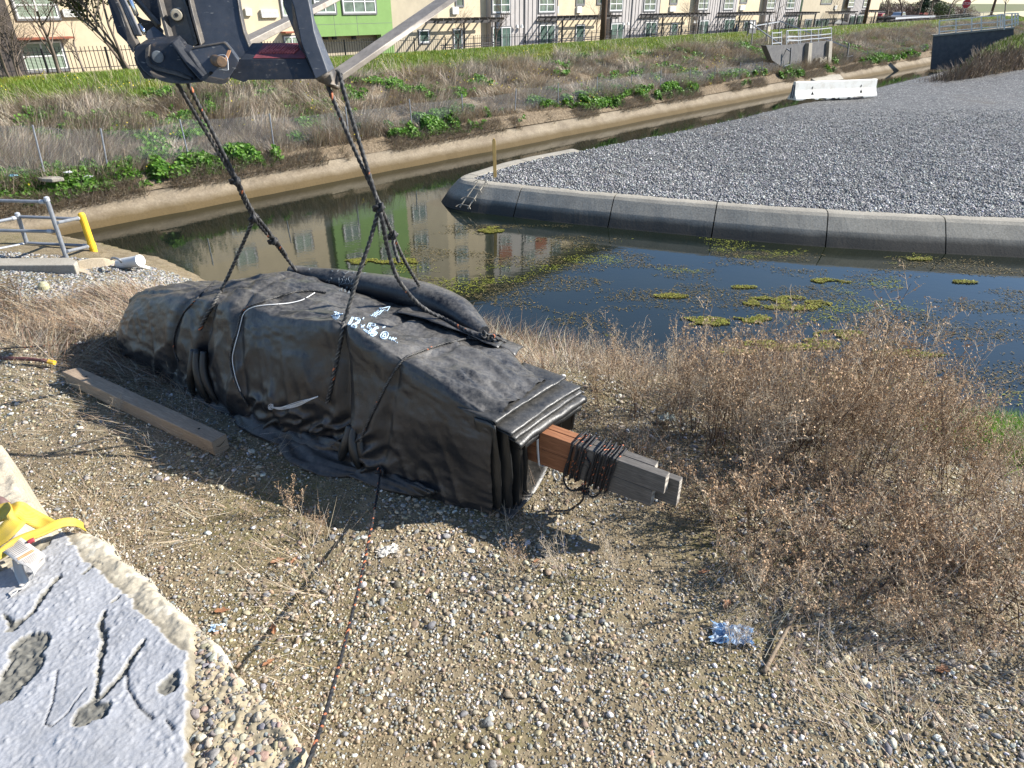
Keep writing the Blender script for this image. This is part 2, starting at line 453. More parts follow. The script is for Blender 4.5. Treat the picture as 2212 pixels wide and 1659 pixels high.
M['darkroom'] = plain('shaded_recess', (.05, .055, .045), (.035, .04, .03), 2, .9, 0)
M['roof'] = plain('dark_roof', (.06, .062, .065), (.045, .047, .05), 2, .8, .1)
# ------------------------------------------------------------------ land and water
ZW = -1.72
SH0 = Vector((6.3, 7.3, 0)); SHD = Vector((-13.3, 5.85, 0)).normalized(); SHN = Vector((SHD.y, -SHD.x, 0))
if SHN.y > 0: SHN = -SHN            # towards the land
def d_shore(x, y): return (np.asarray(x) - SH0.x) * SHN.x + (np.asarray(y) - SH0.y) * SHN.y
def z_near(x, y):
    x = np.asarray(x, float); y = np.asarray(y, float)
    d = d_shore(x, y) + (fbm(x * .5, y * .5, 3.1) - .5) * .8
    z = np.interp(d, [-6, -2, 0, 1, 2.4, 3.6, 4.8, 40], [-4.5, -2.6, -1.74, -1.12, -.42, -.12, 0, 0])
    z = z + (fbm(x * .8, y * .8, 1.7) - .5) * .10 + (fbm(x * 5, y * 5, 9.) - .5) * .03
    left = smooth(-4.6, -6.4, x) * smooth(6, 8, y)
    return z * (1 - left) + left * np.where(d_shore(x, y) < 1.2, -3.0, np.minimum(z, -.12) * .5 - .13)
def grid_terrain(name, x0, x1, y0, y1, st, fz, mat, kind='structure'):
    xs = np.arange(x0, x1 + st, st); ys = np.arange(y0, y1 + st, st)
    X, Y = np.meshgrid(xs, ys); Z = fz(X, Y)
    V = np.stack([X, Y, Z], -1).reshape(-1, 3); nx = len(xs)
    i, j = np.meshgrid(np.arange(len(xs) - 1), np.arange(len(ys) - 1)); a = (j * nx + i).ravel()
    F = np.stack([a, a + 1, a + nx + 1, a + nx], 1)
    return tag(npobj(name, V, F, mat, smooth=True), kind=kind)
grid_terrain('ground', -18, 14, -8, 15.5, .09, z_near, M['soil'])

# water: one sheet between the banks
tag(npobj('water', [(-70, 4, ZW), (110, 4, ZW), (110, 140, ZW), (-70, 140, ZW)], [(0, 1, 2, 3)], M['water']), kind='structure')
tag(npobj('water_bed', [(-90, -20, -5), (160, -20, -5), (160, 190, -5), (-90, 190, -5)], [(0, 1, 2, 3)], M['soil']), kind='structure')

# far bank: profile across the channel, swept along it
BN = [18.4, 18.9, 19.12, 19.62, 19.95, 20.5, 22.0, 25.0, 27.5, 30.0, 32.0, 35.0, 39.0, 42.0, 60.0, 120.0, 700.0]
BZ = [-3.0, -2.0, -1.72, -1.27, -.98, -.72, -.38, .24, .50, .70, .72, .50, .10, -.1, -.12, -.12, -.12]
def z_bank(s, n):
    s = np.asarray(s, float); n = np.asarray(n, float)
    z = np.interp(n, BN, BZ)
    amp = np.interp(n, [19.5, 20.2, 22, 28, 31, 36, 40], [.0, .16, .34, .3, .12, .05, 0])
    return z + (fbm(s * .45, n * .45, 5.) - .5) * amp * 1.6 + (fbm(s * 2.1, n * 2.1, 2.) - .5) * amp * .5
def bank_mesh(name, s0, s1, ds, nn, mat):
    ss = np.arange(s0, s1 + ds, ds); S, N = np.meshgrid(ss, nn); Z = z_bank(S, N)
    X = S * AB.x + N * NB.x; Y = S * AB.y + N * NB.y
    V = np.stack([X, Y, Z], -1).reshape(-1, 3); nx = len(ss)
    i, j = np.meshgrid(np.arange(nx - 1), np.arange(len(nn) - 1)); a = (j * nx + i).ravel()
    return tag(npobj(name, V, np.stack([a, a + 1, a + nx + 1, a + nx], 1), mat, smooth=True), kind='structure')
bank_mesh('terrain', -30, 150, .3, np.concatenate([np.arange(19.75, 42, .22), [44, 50, 60]]), M['bank'])
M['meadow'] = plain('meadow', (.10, .13, .03), (.16, .14, .07), .1, .95, 0)
tag(npobj('terrain', [SN(-200, 59.9, -.13), SN(900, 59.9, -.13), SN(900, 900, -.13), SN(-200, 900, -.13)], [(0, 1, 2, 3)], M['meadow']), kind='structure')

# concrete lip of the far bank
prof = [(18.0, -3.2), (18.9, -2.05), (19.3, -1.56), (19.66, -1.22), (19.72, -1.19), (19.95, -1.16), (19.98, -1.4)]
b = MB(); G = []
for s in np.arange(-30, 150, .5):
    wob = (float(fbm(s * .3, 3.3)) - .5) * .22 + (float(fbm(s * 1.7, 8.3)) - .5) * .10
    G.append([SN(s, n + wob, z) for n, z in prof])
b.grid(G); tag(b.build('kerb', M['conc_lip'], smooth=False), kind='structure')

# gravel pad (a tongue of land between channel and pond) and its concrete kerb
ZP = -1.1
KERB = [at_z(u, v, ZP) for u, v in ((1003, 390), (1035, 397), (1075, 401), (1242, 418), (1500, 440), (1800, 462), (2212, 481))] + [Vector((16, 14.3, ZP)), Vector((22, 13.2, ZP))]
CH = [at_z(u, v, ZP) for u, v in ((1012, 384), (1045, 373), (1078, 363), (1122, 350), (1244, 325), (1493, 277), (1690, 231))] + [SN(50, 14.3, ZP), SN(60, 14.2, ZP)]
padpoly = [(p.x, p.y) for p in KERB] + [(70, 13), (80, 70)] + [(p.x, p.y) for p in reversed(CH)]
def in_poly(X, Y, P):
    r = np.zeros(X.shape, bool); D = np.full(X.shape, 1e9)
    for i in range(len(P)):
        x1, y1 = P[i]; x2, y2 = P[(i + 1) % len(P)]
        c = (y1 > Y) != (y2 > Y)
        xi = (x2 - x1) * (Y - y1) / (y2 - y1 + 1e-12) + x1
        r ^= c & (X < xi)
        L2 = (x2 - x1) ** 2 + (y2 - y1) ** 2; t = np.clip(((X - x1) * (x2 - x1) + (Y - y1) * (y2 - y1)) / L2, 0, 1)
        D = np.minimum(D, np.hypot(X - x1 - t * (x2 - x1), Y - y1 - t * (y2 - y1)))
    return np.where(r, D, -D)
def z_pad(X, Y):
    D = in_poly(X, Y, padpoly) + (fbm(X * .8, Y * .8) - .5) * .3 * smooth(1, 3, np.abs(X + 1))
    z = np.interp(D, [-1.2, -.45, .0, .25, 2, 60], [-2.6, -2.1, -1.2, -1.07, -1.06, -1.06])
    z = z + (fbm(X * .35, Y * .35, 8.) - .5) * .18 * smooth(.3, 2, D) + (fbm(X * 1.6, Y * 1.6, 4.) - .5) * .09 * smooth(.2, 1, D)
    back = (X * AB.x + Y * AB.y)                       # the pad climbs a little at its far end
    return z + smooth(46, 62, back) * smooth(17, 6, (X * NB.x + Y * NB.y)) * .5
grid_terrain('gravel_pad', -4, 66, 12, 66, .22, z_pad, M['gravel'])

def sweep_kerb(path, prof, gap=.014, seg=2.6):
    P = resample(path, .12); n = len(P); b = MB(); step = int(seg / .12); i0 = 0
    while i0 < n - 2:
        i1 = min(n - 1, i0 + step); G = []
        for i in range(i0, i1 + 1):
            p = Vector(P[i]); d = Vector(P[min(i + 1, n - 1)]) - Vector(P[max(i - 1, 0)]); d.z = 0; d.normalize()
            if i == i0: p = p + d * gap
            if i == i1: p = p - d * gap
            o = Vector((d.y, -d.x, 0))
            G.append([p + o * a + Vector((0, 0, z + (float(vnoise(p.x * 3, p.y * 3, a * 5)) - .5) * .015)) for a, z in prof])
        b.grid(G); b.add(G[0], [tuple(range(len(prof)))]); b.add(G[-1], [tuple(range(len(prof)))])
        i0 = i1
    return b
tip = [at_z(u, v, ZP) for u, v in ((1244, 325), (1122, 350), (1050, 371), (1012, 384))]
path = catmull([p + Vector((-.1, .1, 0)) for p in tip] + KERB, 6)
kprof = [(-.34, -.12), (-.30, .03), (-.05, .045), (.06, .03), (.15, -.03), (.40, -.30), (.62, -.60), (1.2, -1.3)]
kb = sweep_kerb(path, kprof)
tag(kb.build('kerb', M['conc_curb'], smooth=False), kind='structure')

# levee hill at the right, beyond the pad
def z_hill(X, Y):
    s = X * AB.x + Y * AB.y; n = X * NB.x + Y * NB.y
    foot = np.interp(n, [-60, -15, 0, 9.7, 11.8, 14.1, 15], [130, 100, 75, 60.3, 50.3, 45.4, 45])
    rise = np.interp(s - foot, [-2, 0, 1.2, 7, 14, 60], [-.6, -.1, .35, 2.0, 2.6, 2.6])
    edge = smooth(14.6, 11.0, n)
    return -1.12 + (rise + .0) * edge - (1 - edge) * 1.6 + (fbm(X * .3, Y * .3, 4.) - .5) * .5 * edge
grid_terrain('hill', 14, 110, 20, 120, .6, z_hill, M['bank'])
# ------------------------------------------------------------------ vegetation generators
R = np.random.RandomState(11)
def blades(name, P, az, h, wd, lean, bend, col, mat, nseg=3, parent=None, kind=None, droop=0.0, prog=False):
    """ribbons: P base points, az heading, h length, lean outward fraction, bend extra outward at the tip"""
    P = np.asarray(P, float); N = len(P); dx = np.stack([np.cos(az), np.sin(az), np.zeros(N)], 1)
    tw = R.rand(N) * np.pi; wv = np.stack([np.cos(az + 1.57 + (tw - 1.57) * .6), np.sin(az + 1.57 + (tw - 1.57) * .6), np.zeros(N)], 1)
    V = np.zeros((N, nseg + 1, 2, 3))
    for k in range(nseg + 1):
        t = k / nseg
        o = lean * t + bend * t * t
        up = t * np.sqrt(np.clip(1 - lean ** 2 * .8, .02, 1)) - bend * droop * t * t
        c = P + dx * (o * h)[:, None] + np.array([0, 0, 1.0]) * (up * h)[:, None]
        ww = wv * (wd * (1 - .8 * t ** 1.5) * .5)[:, None]
        V[:, k, 0] = c - ww; V[:, k, 1] = c + ww
    base = (np.arange(N) * (nseg + 1) * 2)[:, None]
    F = np.concatenate([base + np.array([[2 * k, 2 * k + 1, 2 * k + 3, 2 * k + 2]]) for k in range(nseg)], 0)
    C = np.repeat(np.asarray(col), (nseg + 1) * 2, axis=0)
    o = npobj(name, V, F, mat, C, parent=parent)
    if kind: tag(o, kind=kind)
    return o
def leaves(P, nrm, size, col, elong=1.5):
    """oval leaves of six vertices folded along the middle"""
    N = len(P); nrm = nrm / np.linalg.norm(nrm, axis=1, keepdims=True)
    a = np.cross(nrm, R.randn(N, 3)); a /= np.linalg.norm(a, axis=1, keepdims=True) + 1e-9
    b = np.cross(nrm, a); s = size[:, None]
    V = np.stack([P - a * s * elong * .5, P - a * s * elong * .1 - b * s * .45 + nrm * s * .12, P + a * s * elong * .28 - b * s * .33 + nrm * s * .08,
                  P + a * s * elong * .5 - nrm * s * .1, P + a * s * elong * .28 + b * s * .33 + nrm * s * .08, P - a * s * elong * .1 + b * s * .45 + nrm * s * .12], 1)
    i = (np.arange(N) * 6)[:, None]
    F = np.concatenate([i + np.array([[0, 1, 2, 3]]), i + np.array([[0, 3, 4, 5]])], 0)
    return V.reshape(-1, 3), F, np.repeat(col, 6, axis=0)
def pick(cols, N, jit=.18):
    c = np.asarray(cols)[R.randint(0, len(cols), N)]
    return np.clip(c * (1 + (R.rand(N, 1) - .5) * 2 * jit) * (1 + (R.rand(N, 3) - .5) * .12), 0, 1)
def bank_xyz(s, n, dz=0):
    return np.stack([s * AB.x + n * NB.x, s * AB.y + n * NB.y, z_bank(s, n) + dz], 1)
def bank_s(N, n, far=1.0):
    """positions along the bank, denser where the camera sees them closer"""
    u = R.rand(N) ** 1.5
    return -3 + u * 135
DRY = [(.47, .39, .28), (.40, .33, .24), (.55, .48, .37), (.31, .25, .175), (.44, .39, .32), (.26, .205, .15)]
GRN = [(.13, .22, .02), (.18, .27, .03), (.22, .29, .045), (.10, .18, .018), (.25, .27, .06)]
WEED = [(.085, .20, .022), (.12, .26, .03), (.16, .30, .045), (.065, .15, .018)]

# dry grass of the far slope
N = 420000
n = 20.3 + 6.6 * R.rand(N) ** 1.1; s = bank_s(N, n)
dens = fbm(s * .55, n * .55, 2.2) * .7 + fbm(s * 2.2, n * 2.2, 7.) * .3
keep = dens > .33 + .14 * smooth(25.4, 27, n); s, n, dens = s[keep], n[keep], dens[keep]; N = len(s)
P = bank_xyz(s, n, -.03)
hh = (.16 + .42 * R.rand(N) ** 1.6) * (.55 + 1.1 * smooth(.4, .62, dens))
az = np.arctan2(-NB.y, -NB.x) + (fbm(s * .9, n * .9, 1.) - .5) * 9 + (R.rand(N) - .5) * 1.9
lean = .15 + .75 * R.rand(N)
cl = pick(DRY, N) * (.62 + .75 * fbm(s * .8, n * .8, 4.))[:, None]
blades('dry_grass', P, az, hh, .010 + .010 * R.rand(N) + .00018 * s, lean, .5 * R.rand(N), cl, M['straw'], 3, kind='stuff', droop=.5)
# green grass of the crest
N = 300000
n = 25.0 + 10.5 * R.rand(N); s = -6 + R.rand(N) ** 1.45 * 165
edge = 26.3 + (fbm(s * .35, 1.) - .5) * 3.2 + (fbm(s * 1.7, n * 1.2, 3.) - .5) * 2
keep = n > edge; s, n = s[keep], n[keep]; N = len(s)
P = bank_xyz(s, n, -.02)
pt = fbm(s * .4, n * .5, 6.)
cl = pick(GRN, N) * (.75 + .6 * fbm(s * 1.3, n * 1.3, 9.))[:, None]
cl = cl * (1 - smooth(.52, .68, pt)[:, None] * .0) + smooth(.55, .72, pt)[:, None] * np.array([.06, .012, .0])
blades('grass', P, R.rand(N) * 6.28, .08 + .13 * R.rand(N), .012 + .012 * R.rand(N) + .0002 * s, .2 + .4 * R.rand(N), .4 * R.rand(N), cl, M['leaf'], 2, kind='stuff')
# dry stems among the green
N = 9000
n = 25.5 + 5 * R.rand(N) ** 1.5; s = bank_s(N, n); P = bank_xyz(s, n)
keep = fbm(s * .8, n * .8, 12.) > .5; P, s, n = P[keep], s[keep], n[keep]; N = len(s)
blades('dry_grass', P, R.rand(N) * 6.28, .3 + .4 * R.rand(N), .012 + .0001 * s, .1 + .35 * R.rand(N), .3 * R.rand(N), pick(DRY[:3], N), M['straw'], 3, kind='stuff', droop=.3)
# broad-leaved green weeds: a belt along the foot of the fence and patches up the slope
N = 480000
belt = R.rand(N) < .5
n = np.where(belt, 19.85 + 1.1 * R.rand(N), 20.8 + 5.6 * R.rand(N)); s = bank_s(N, n)
d1 = fbm(s * .42, n * .9, 21.); d2 = fbm(s * .7, n * .8, 33.)
hmod = fbm(s * 2.6, n * 2.6, 5.)
keep = np.where(belt, (d1 > .455) & (s > 2.8), (d2 > .575)) & (hmod > .36)
s, n, hmod, d1, belt = s[keep], n[keep], hmod[keep], d1[keep], belt[keep]; N = len(s)
hgt = np.where(belt, .30, .24) * smooth(.36, .62, hmod) * (.4 + .6 * R.rand(N))
P = bank_xyz(s, n) + np.stack([0 * s, 0 * s, hgt], 1) + R.randn(N, 3) * .02
V, F, C = leaves(P, np.array([.25, -.3, .75]) + R.randn(N, 3) * .45, .05 + .055 * R.rand(N) + .0005 * s, pick(WEED, N) * (.7 + .6 * hmod)[:, None])
tag(npobj('weeds', V, F, M['leaf'], C), kind='stuff')
# mustard blossom dots
N = 2600
n = 19.9 + 10 * R.rand(N) ** 1.2; s = 3 + R.rand(N) * 45
keep = fbm(s * .9, n * .9, 41.) > .60; s, n = s[keep], n[keep]; N = len(s)
P = bank_xyz(s, n) + np.stack([0 * s, 0 * s, .22 + .2 * R.rand(N)], 1)
V, F, C = leaves(P, np.array([.2, -.5, .6]) + R.randn(N, 3) * .4, .035 + .02 * R.rand(N), pick([(.75, .62, .03)], N), 1.1)
tag(npobj('mustard_blossoms', V, F, M['leaf'], C), kind='stuff')
# dry tufts hanging over the lip
N = 60000
s = bank_s(N, 0); n = 19.62 + .5 * R.rand(N)
keep = fbm(s * .9, 2., 3.) > .42; s, n = s[keep], n[keep]; N = len(s); P = bank_xyz(s, n, .0)
blades('dry_grass', P, np.arctan2(-NB.y, -NB.x) + R.randn(N) * .7, .2 + .3 * R.rand(N), .009 + .008 * R.rand(N), .5 + .4 * R.rand(N), .3 * R.rand(N), pick(DRY, N) * .8, M['straw'], 3, kind='stuff', droop=1.6)
# grass and dead brush of the right hill
N = 190000
X = 18 + 40 * R.rand(N); Y = 38 + 34 * R.rand(N)
Z = z_hill(X, Y); sX = X * AB.x + Y * AB.y; nX = X * NB.x + Y * NB.y
foot = np.interp(nX, [-60, -15, 0, 9.7, 11.8, 14.1, 15], [130, 100, 75, 60.3, 50.3, 45.4, 45])
u = sX - foot
keep = (u > 0) & (u < 12) & (nX < 13.5); X, Y, Z, u = X[keep], Y[keep], Z[keep], u[keep]; N = len(X)
dry = (u + (fbm(X * .5, Y * .5, 3.) - .5) * 5) < 3.8
cl = np.where(dry[:, None], pick([(.17, .135, .10), (.23, .185, .14), (.12, .09, .065)], N), pick(GRN[:2] + DRY[:1], N) * .75)
blades('dry_grass', np.stack([X, Y, Z - .05], 1), R.rand(N) * 6.28, np.where(dry, .45 + .75 * R.rand(N), .15 + .2 * R.rand(N)), .03 + .02 * R.rand(N), .1 + .45 * R.rand(N), .4 * R.rand(N), cl, M['straw'], 2, kind='stuff', droop=.3)

# ------------------------------------------------------------------ near ground cover
def ico(sub):
    bm = bmesh.new(); bmesh.ops.create_icosphere(bm, subdivisions=sub, radius=1)
    V = np.array([v.co[:] for v in bm.verts]); F = np.array([[v.index for v in f.verts] for f in bm.faces]); bm.free(); return V, F
ICO1, ICO2 = ico(1), ico(2)
def stones(P, size, col, ic, flat=.6):
    V0, F0 = ic; N = len(P); k = len(V0)
    sc = size[:, None] * (1 + (R.rand(N, 3) - .5) * .7); sc[:, 2] *= flat
    jit = 1 + (R.rand(N, k, 1) - .5) * (.62 if k < 20 else .36)
    ax1 = R.randn(N, 1, 3); ax1 /= np.linalg.norm(ax1, axis=2, keepdims=True); dp = (V0[None] * ax1).sum(2, keepdims=True); jit = jit * np.where(dp > .45, .45 / np.maximum(dp, .45), 1)
    ax1 = R.randn(N, 1, 3); ax1 /= np.linalg.norm(ax1, axis=2, keepdims=True); dp = (V0[None] * ax1).sum(2, keepdims=True); jit = jit * np.where(dp > .55, .55 / np.maximum(dp, .55), 1)
    # random yaw and a little tilt
    a = R.rand(N) * 6.28; ca, sa = np.cos(a), np.sin(a)
    L = V0[None] * jit * sc[:, None, :]
    t = (R.rand(N) - .5) * 1.2; ct, st = np.cos(t), np.sin(t)
    L = np.stack([L[..., 0], L[..., 1] * ct[:, None] - L[..., 2] * st[:, None], L[..., 1] * st[:, None] + L[..., 2] * ct[:, None]], -1)
    V = np.stack([L[..., 0] * ca[:, None] - L[..., 1] * sa[:, None], L[..., 0] * sa[:, None] + L[..., 1] * ca[:, None], L[..., 2]], -1) + P[:, None, :]
    F = (F0[None] + (np.arange(N) * k)[:, None, None]).reshape(-1, 3)
    return V.reshape(-1, 3), F, np.repeat(col, k, axis=0)
STN = [(.40, .335, .225), (.47, .41, .30), (.33, .28, .195), (.25, .245, .225), (.20, .205, .20), (.29, .295, .285), (.37, .30, .20), (.30, .235, .165), (.54, .49, .385), (.44, .40, .33), (.19, .165, .125), (.36, .27, .18)]
WHT = [(.78, .77, .74), (.70, .67, .61), (.66, .66, .66)]
def near_pts(N, y0=1.6, y1=9.5, pw=1.0):
    Y = y0 + (y1 - y0) * R.rand(N) ** pw; X = (R.rand(N) * 2 - 1) * (Y * .98 + 1.1)
    return X, Y
N = 150000; X, Y = near_pts(N, 1.0, 8.5, 1.25)
dn = fbm(X * 1.1, Y * 1.1, 14.); keep = (dn + R.rand(N) * .25 > .49) & (d_shore(X, Y) > .8); X, Y = X[keep], Y[keep]; N = len(X)
sz = (.0042 + .0085 * R.rand(N) ** 1.8 + .012 * R.rand(N) ** 9) * (1 + .0 * X)
P = np.stack([X, Y, z_near(X, Y) + sz * .15], 1)
isw = R.rand(N) < .075
V, F, C = stones(P, sz, np.where(isw[:, None], pick(WHT, N, .1), pick(STN, N)), ICO1)
tag(npobj('gravel', V, F, M['stone'], C), kind='stuff')
N = 13000; X, Y = near_pts(N, 1.0, 6.5, 1.1)
keep = (fbm(X * .9, Y * .9, 15.) > .42) & (d_shore(X, Y) > 1.5); X, Y = X[keep], Y[keep]; N = len(X)
sz = .012 + .015 * R.rand(N) ** 2.4
P = np.stack([X, Y, z_near(X, Y) + sz * .2], 1); isw = R.rand(N) < .06
V, F, C = stones(P, sz, np.where(isw[:, None], pick(WHT, N, .1), pick(STN, N)), ICO2)
tag(npobj('pebbles', V, F, M['stone'], C, smooth=False), kind='stuff')
# far left plateau gravel
N = 12000; X = -9 + 5.5 * R.rand(N); Y = 7 + 3.6 * R.rand(N); sz = .014 + .016 * R.rand(N)
V, F, C = stones(np.stack([X, Y, z_near(X, Y)], 1), sz, pick([(.30, .30, .29), (.22, .23, .24), (.40, .38, .34), (.15, .155, .16)], N), ICO1)
tag(npobj('gravel', V, F, M['stone'], C), kind='stuff')
# stones of the gravel pad (front part, where single stones still show)
N = 150000; Y = 14.2 + 19 * R.rand(N) ** 1.5; X = -2 + R.rand(N) * (Y * .95 + 3)
D = in_poly(X, Y, padpoly); keep = (D > .02) & (Y + 4 * R.rand(N) - .2 * X < 31 - 6 * R.rand(N) ** 2 * 2); X, Y = X[keep], Y[keep]; N = len(X)
sz = .018 + .022 * R.rand(N) ** 1.5
V, F, C = stones(np.stack([X, Y, z_pad(X, Y) + .006], 1), sz, pick([(.22, .22, .225), (.29, .29, .285), (.16, .165, .175), (.38, .37, .35), (.11, .112, .118), (.55, .54, .52)], N, .25), ICO1, .75)
tag(npobj('gravel', V, F, M['stone'], C), kind='stuff')

# straw litter and thin dead stems lying on the near ground
def litter(name, N, X, Y, keep, L0, L1, w0, cols, lift=.03, mat='straw'):
    X, Y = X[keep], Y[keep]; N = len(X)
    Lh = L0 + (L1 - L0) * R.rand(N) ** 1.5
    return blades(name, np.stack([X, Y, z_near(X, Y) + .004 + lift * R.rand(N)], 1), (fbm(X * 1.3, Y * 1.3, 2.) - .5) * 14 + R.randn(N) * .7, Lh, w0 * (.6 + .8 * R.rand(N)), .97 + 0 * X, (R.rand(N) - .5) * .35, pick(cols, N), M[mat], 4, kind='stuff', droop=.15)
STR = [(.52, .43, .31), (.42, .33, .23), (.34, .25, .165), (.60, .53, .42), (.27, .19, .12)]
N = 44000; X, Y = near_pts(N, 1.3, 8.5, 1.0)
dn = fbm(X * .75, Y * .75, 51.) + .16 * smooth(.6, 3.5, X) + .22 * smooth(-2.6, -4.6, X) * smooth(4.8, 6, Y)
litter('straw_litter', N, X, Y, (dn + (R.rand(N) - .5) * .12 > .60) & (d_shore(X, Y) > .5), .05, .34, .0032, STR, .05)
# dead mat left of the bundle
N = 42000; X = -9 + 6.4 * R.rand(N); Y = 4.9 + 4.6 * R.rand(N)
keep = (fbm(X * .8, Y * .8, 61.) + .25 * smooth(8.6, 7.2, Y) > .50) & (Y < 8.75 + .5 * R.rand(N)) & ((X + .15) * .55 + (Y - 3.8) * .835 > -.55 + .5 * smooth(-5.6, -4, X) * smooth(6.2, 5.4, Y))
X, Y = X[keep], Y[keep]; N = len(X)
blades('dry_grass', np.stack([X, Y, z_near(X, Y)], 1), (fbm(X * .8, Y * .8, 2.) - .5) * 11 + R.randn(N) * .9, .09 + .27 * R.rand(N) ** 1.5, .0045 + .004 * R.rand(N), .45 + .53 * R.rand(N) ** .5, .3 * R.rand(N), pick(STR + [(.33, .22, .15), (.22, .14, .09)], N) * .92, M['straw'], 4, kind='stuff', droop=.6)
# near shore mat behind and right of the bundle
N = 52000; X = -7.2 + 15 * R.rand(N); Y = 3 + 10.5 * R.rand(N); d = d_shore(X, Y)
w_ = (X + .15) * .55 + (Y - 3.8) * .835
keep = (d > -.1) & (d < 5.2) & ~((X < -3.6) & (Y > 8.6) & (d > .25)) & ((w_ > 1.25) | (X > .7)) & (fbm(X * .9, Y * .9, 71.) + .12 * smooth(4.5, 1, d) > .49)
X, Y, d = X[keep], Y[keep], d[keep]; N = len(X)
blades('dry_grass', np.stack([X, Y, z_near(X, Y)], 1), (fbm(X * .9, Y * .9, 8.) - .5) * 11 + R.randn(N) * .9, .12 + .36 * R.rand(N) ** 1.4, .0042 + .0035 * R.rand(N), .35 + .6 * R.rand(N) ** .6, .35 * R.rand(N), pick(STR[:4] + [(.30, .19, .11), (.18, .12, .075)], N) * .9, M['straw'], 4, kind='stuff', droop=.6)
# bright green grass tuft at the right edge
N = 5000; c0 = at_z(2195, 1075, -1.1)
X = c0.x + R.randn(N) * .38; Y = c0.y + R.randn(N) * .32
blades('grass', np.stack([X, Y, z_near(X, Y)], 1), R.rand(N) * 6.28, .15 + .25 * R.rand(N), .008 + .004 * R.rand(N), .2 + .4 * R.rand(N), .4 * R.rand(N), pick([(.16, .30, .03), (.22, .36, .05)], N), M['leaf'], 3, kind='stuff', droop=.3)

# ------------------------------------------------------------------ algae on the pond
def algae():
    N = 110000; V = []; 
    X = -2.5 + 14 * R.rand(N); Y = 6.5 + 10.5 * R.rand(N)
    clump = fbm(X * .8, Y * 1.7, 81.); band = np.exp(-((Y - (13.2 - .28 * X)) / 2.0) ** 2)
    keep = (clump + .17 * band + (R.rand(N) - .5) * .16 > .62) & (d_shore(X, Y) < -.15) & (in_poly(X, Y, padpoly) < -.75)
    X, Y = X[keep], Y[keep]; N = len(X)
    gm = smooth(.58, .66, fbm(X * .55, Y * 1.1, 91.))
    col = pick([(.10, .085, .03), (.16, .125, .05), (.07, .065, .03), (.22, .17, .08)], N) * (1 - gm[:, None]) + gm[:, None] * pick([(.22, .24, .03), (.30, .30, .05), (.16, .19, .02)], N)
    P = np.stack([X, Y, np.full(N, ZW + .004) + .012 * R.rand(N)], 1)
    nr = np.stack([R.randn(N) * .12, R.randn(N) * .12, np.ones(N)], 1)
    return leaves(P, nr, .007 + .016 * R.rand(N) ** 2, col, 3.4)
V, F, C = algae(); tag(npobj('algae', V, F, M['straw'], C), kind='stuff')
def mats(n_, name, spots):
    PV = []; 
    for (u, v, rx, ry) in spots:
        c = at_z(u, v, ZW); k = int(9000 * rx * ry * 3)
        a = R.rand(k) * 6.28; r = R.rand(k) ** .5; x = c.x + np.cos(a) * r * rx; y = c.y + np.sin(a) * r * ry
        keep = fbm(x * 3.5, y * 6, 17.) + .22 * (1 - r) > .56
        PV.append(np.stack([x[keep], y[keep], np.full(keep.sum(), ZW + .006) + .02 * R.rand(keep.sum())], 1))
    P = np.concatenate(PV); N = len(P)
    nr = np.stack([R.randn(N) * .2, R.randn(N) * .2, np.ones(N)], 1)
    V, F, C = leaves(P, nr, .010 + .014 * R.rand(N), pick([(.27, .29, .035), (.36, .35, .06), (.17, .19, .025), (.28, .24, .07), (.15, .13, .04)], N), 1.9)
    tag(npobj(name, V, F, M['straw'], C), kind='stuff')
mats(0, 'algae', [(1700, 655, .85, .35), (1800, 608, .5, .16), (1640, 690, .5, .18), (1720, 745, .9, .25), (1820, 725, .5, .2), (1955, 765, .7, .14), (1520, 695, .5, .2), (1450, 640, .35, .12), (1060, 497, .35, .3), (830, 565, .9, .25), (1600, 620, .35, .1), (2080, 610, .3, .12), (1990, 560, .4, .1), (1590, 760, .35, .12)])
# ------------------------------------------------------------------ the tarp bundle
BO = Vector((-.15, 3.80, 0)); B1 = Vector((-.835, .55, 0)).normalized(); B2 = Vector((.55, .835, 0)).normalized()
def L(s, w, h): return BO + B1 * s + B2 * w + Vector((0, 0, h))
def at_w(u, v, w):
    r = ray(u, v); return CAM + r * ((w - (CAM - BO).dot(B2)) / r.dot(B2))
def at_s(u, v, s):
    r = ray(u, v); return CAM + r * ((s - (CAM - BO).dot(B1)) / r.dot(B1))
bundle = thing('tarp_bundle', 'black woven tarp bundle with blue chalk marks, lying on the gravel', 'tarp bundle', L(2.4, .5, 0))
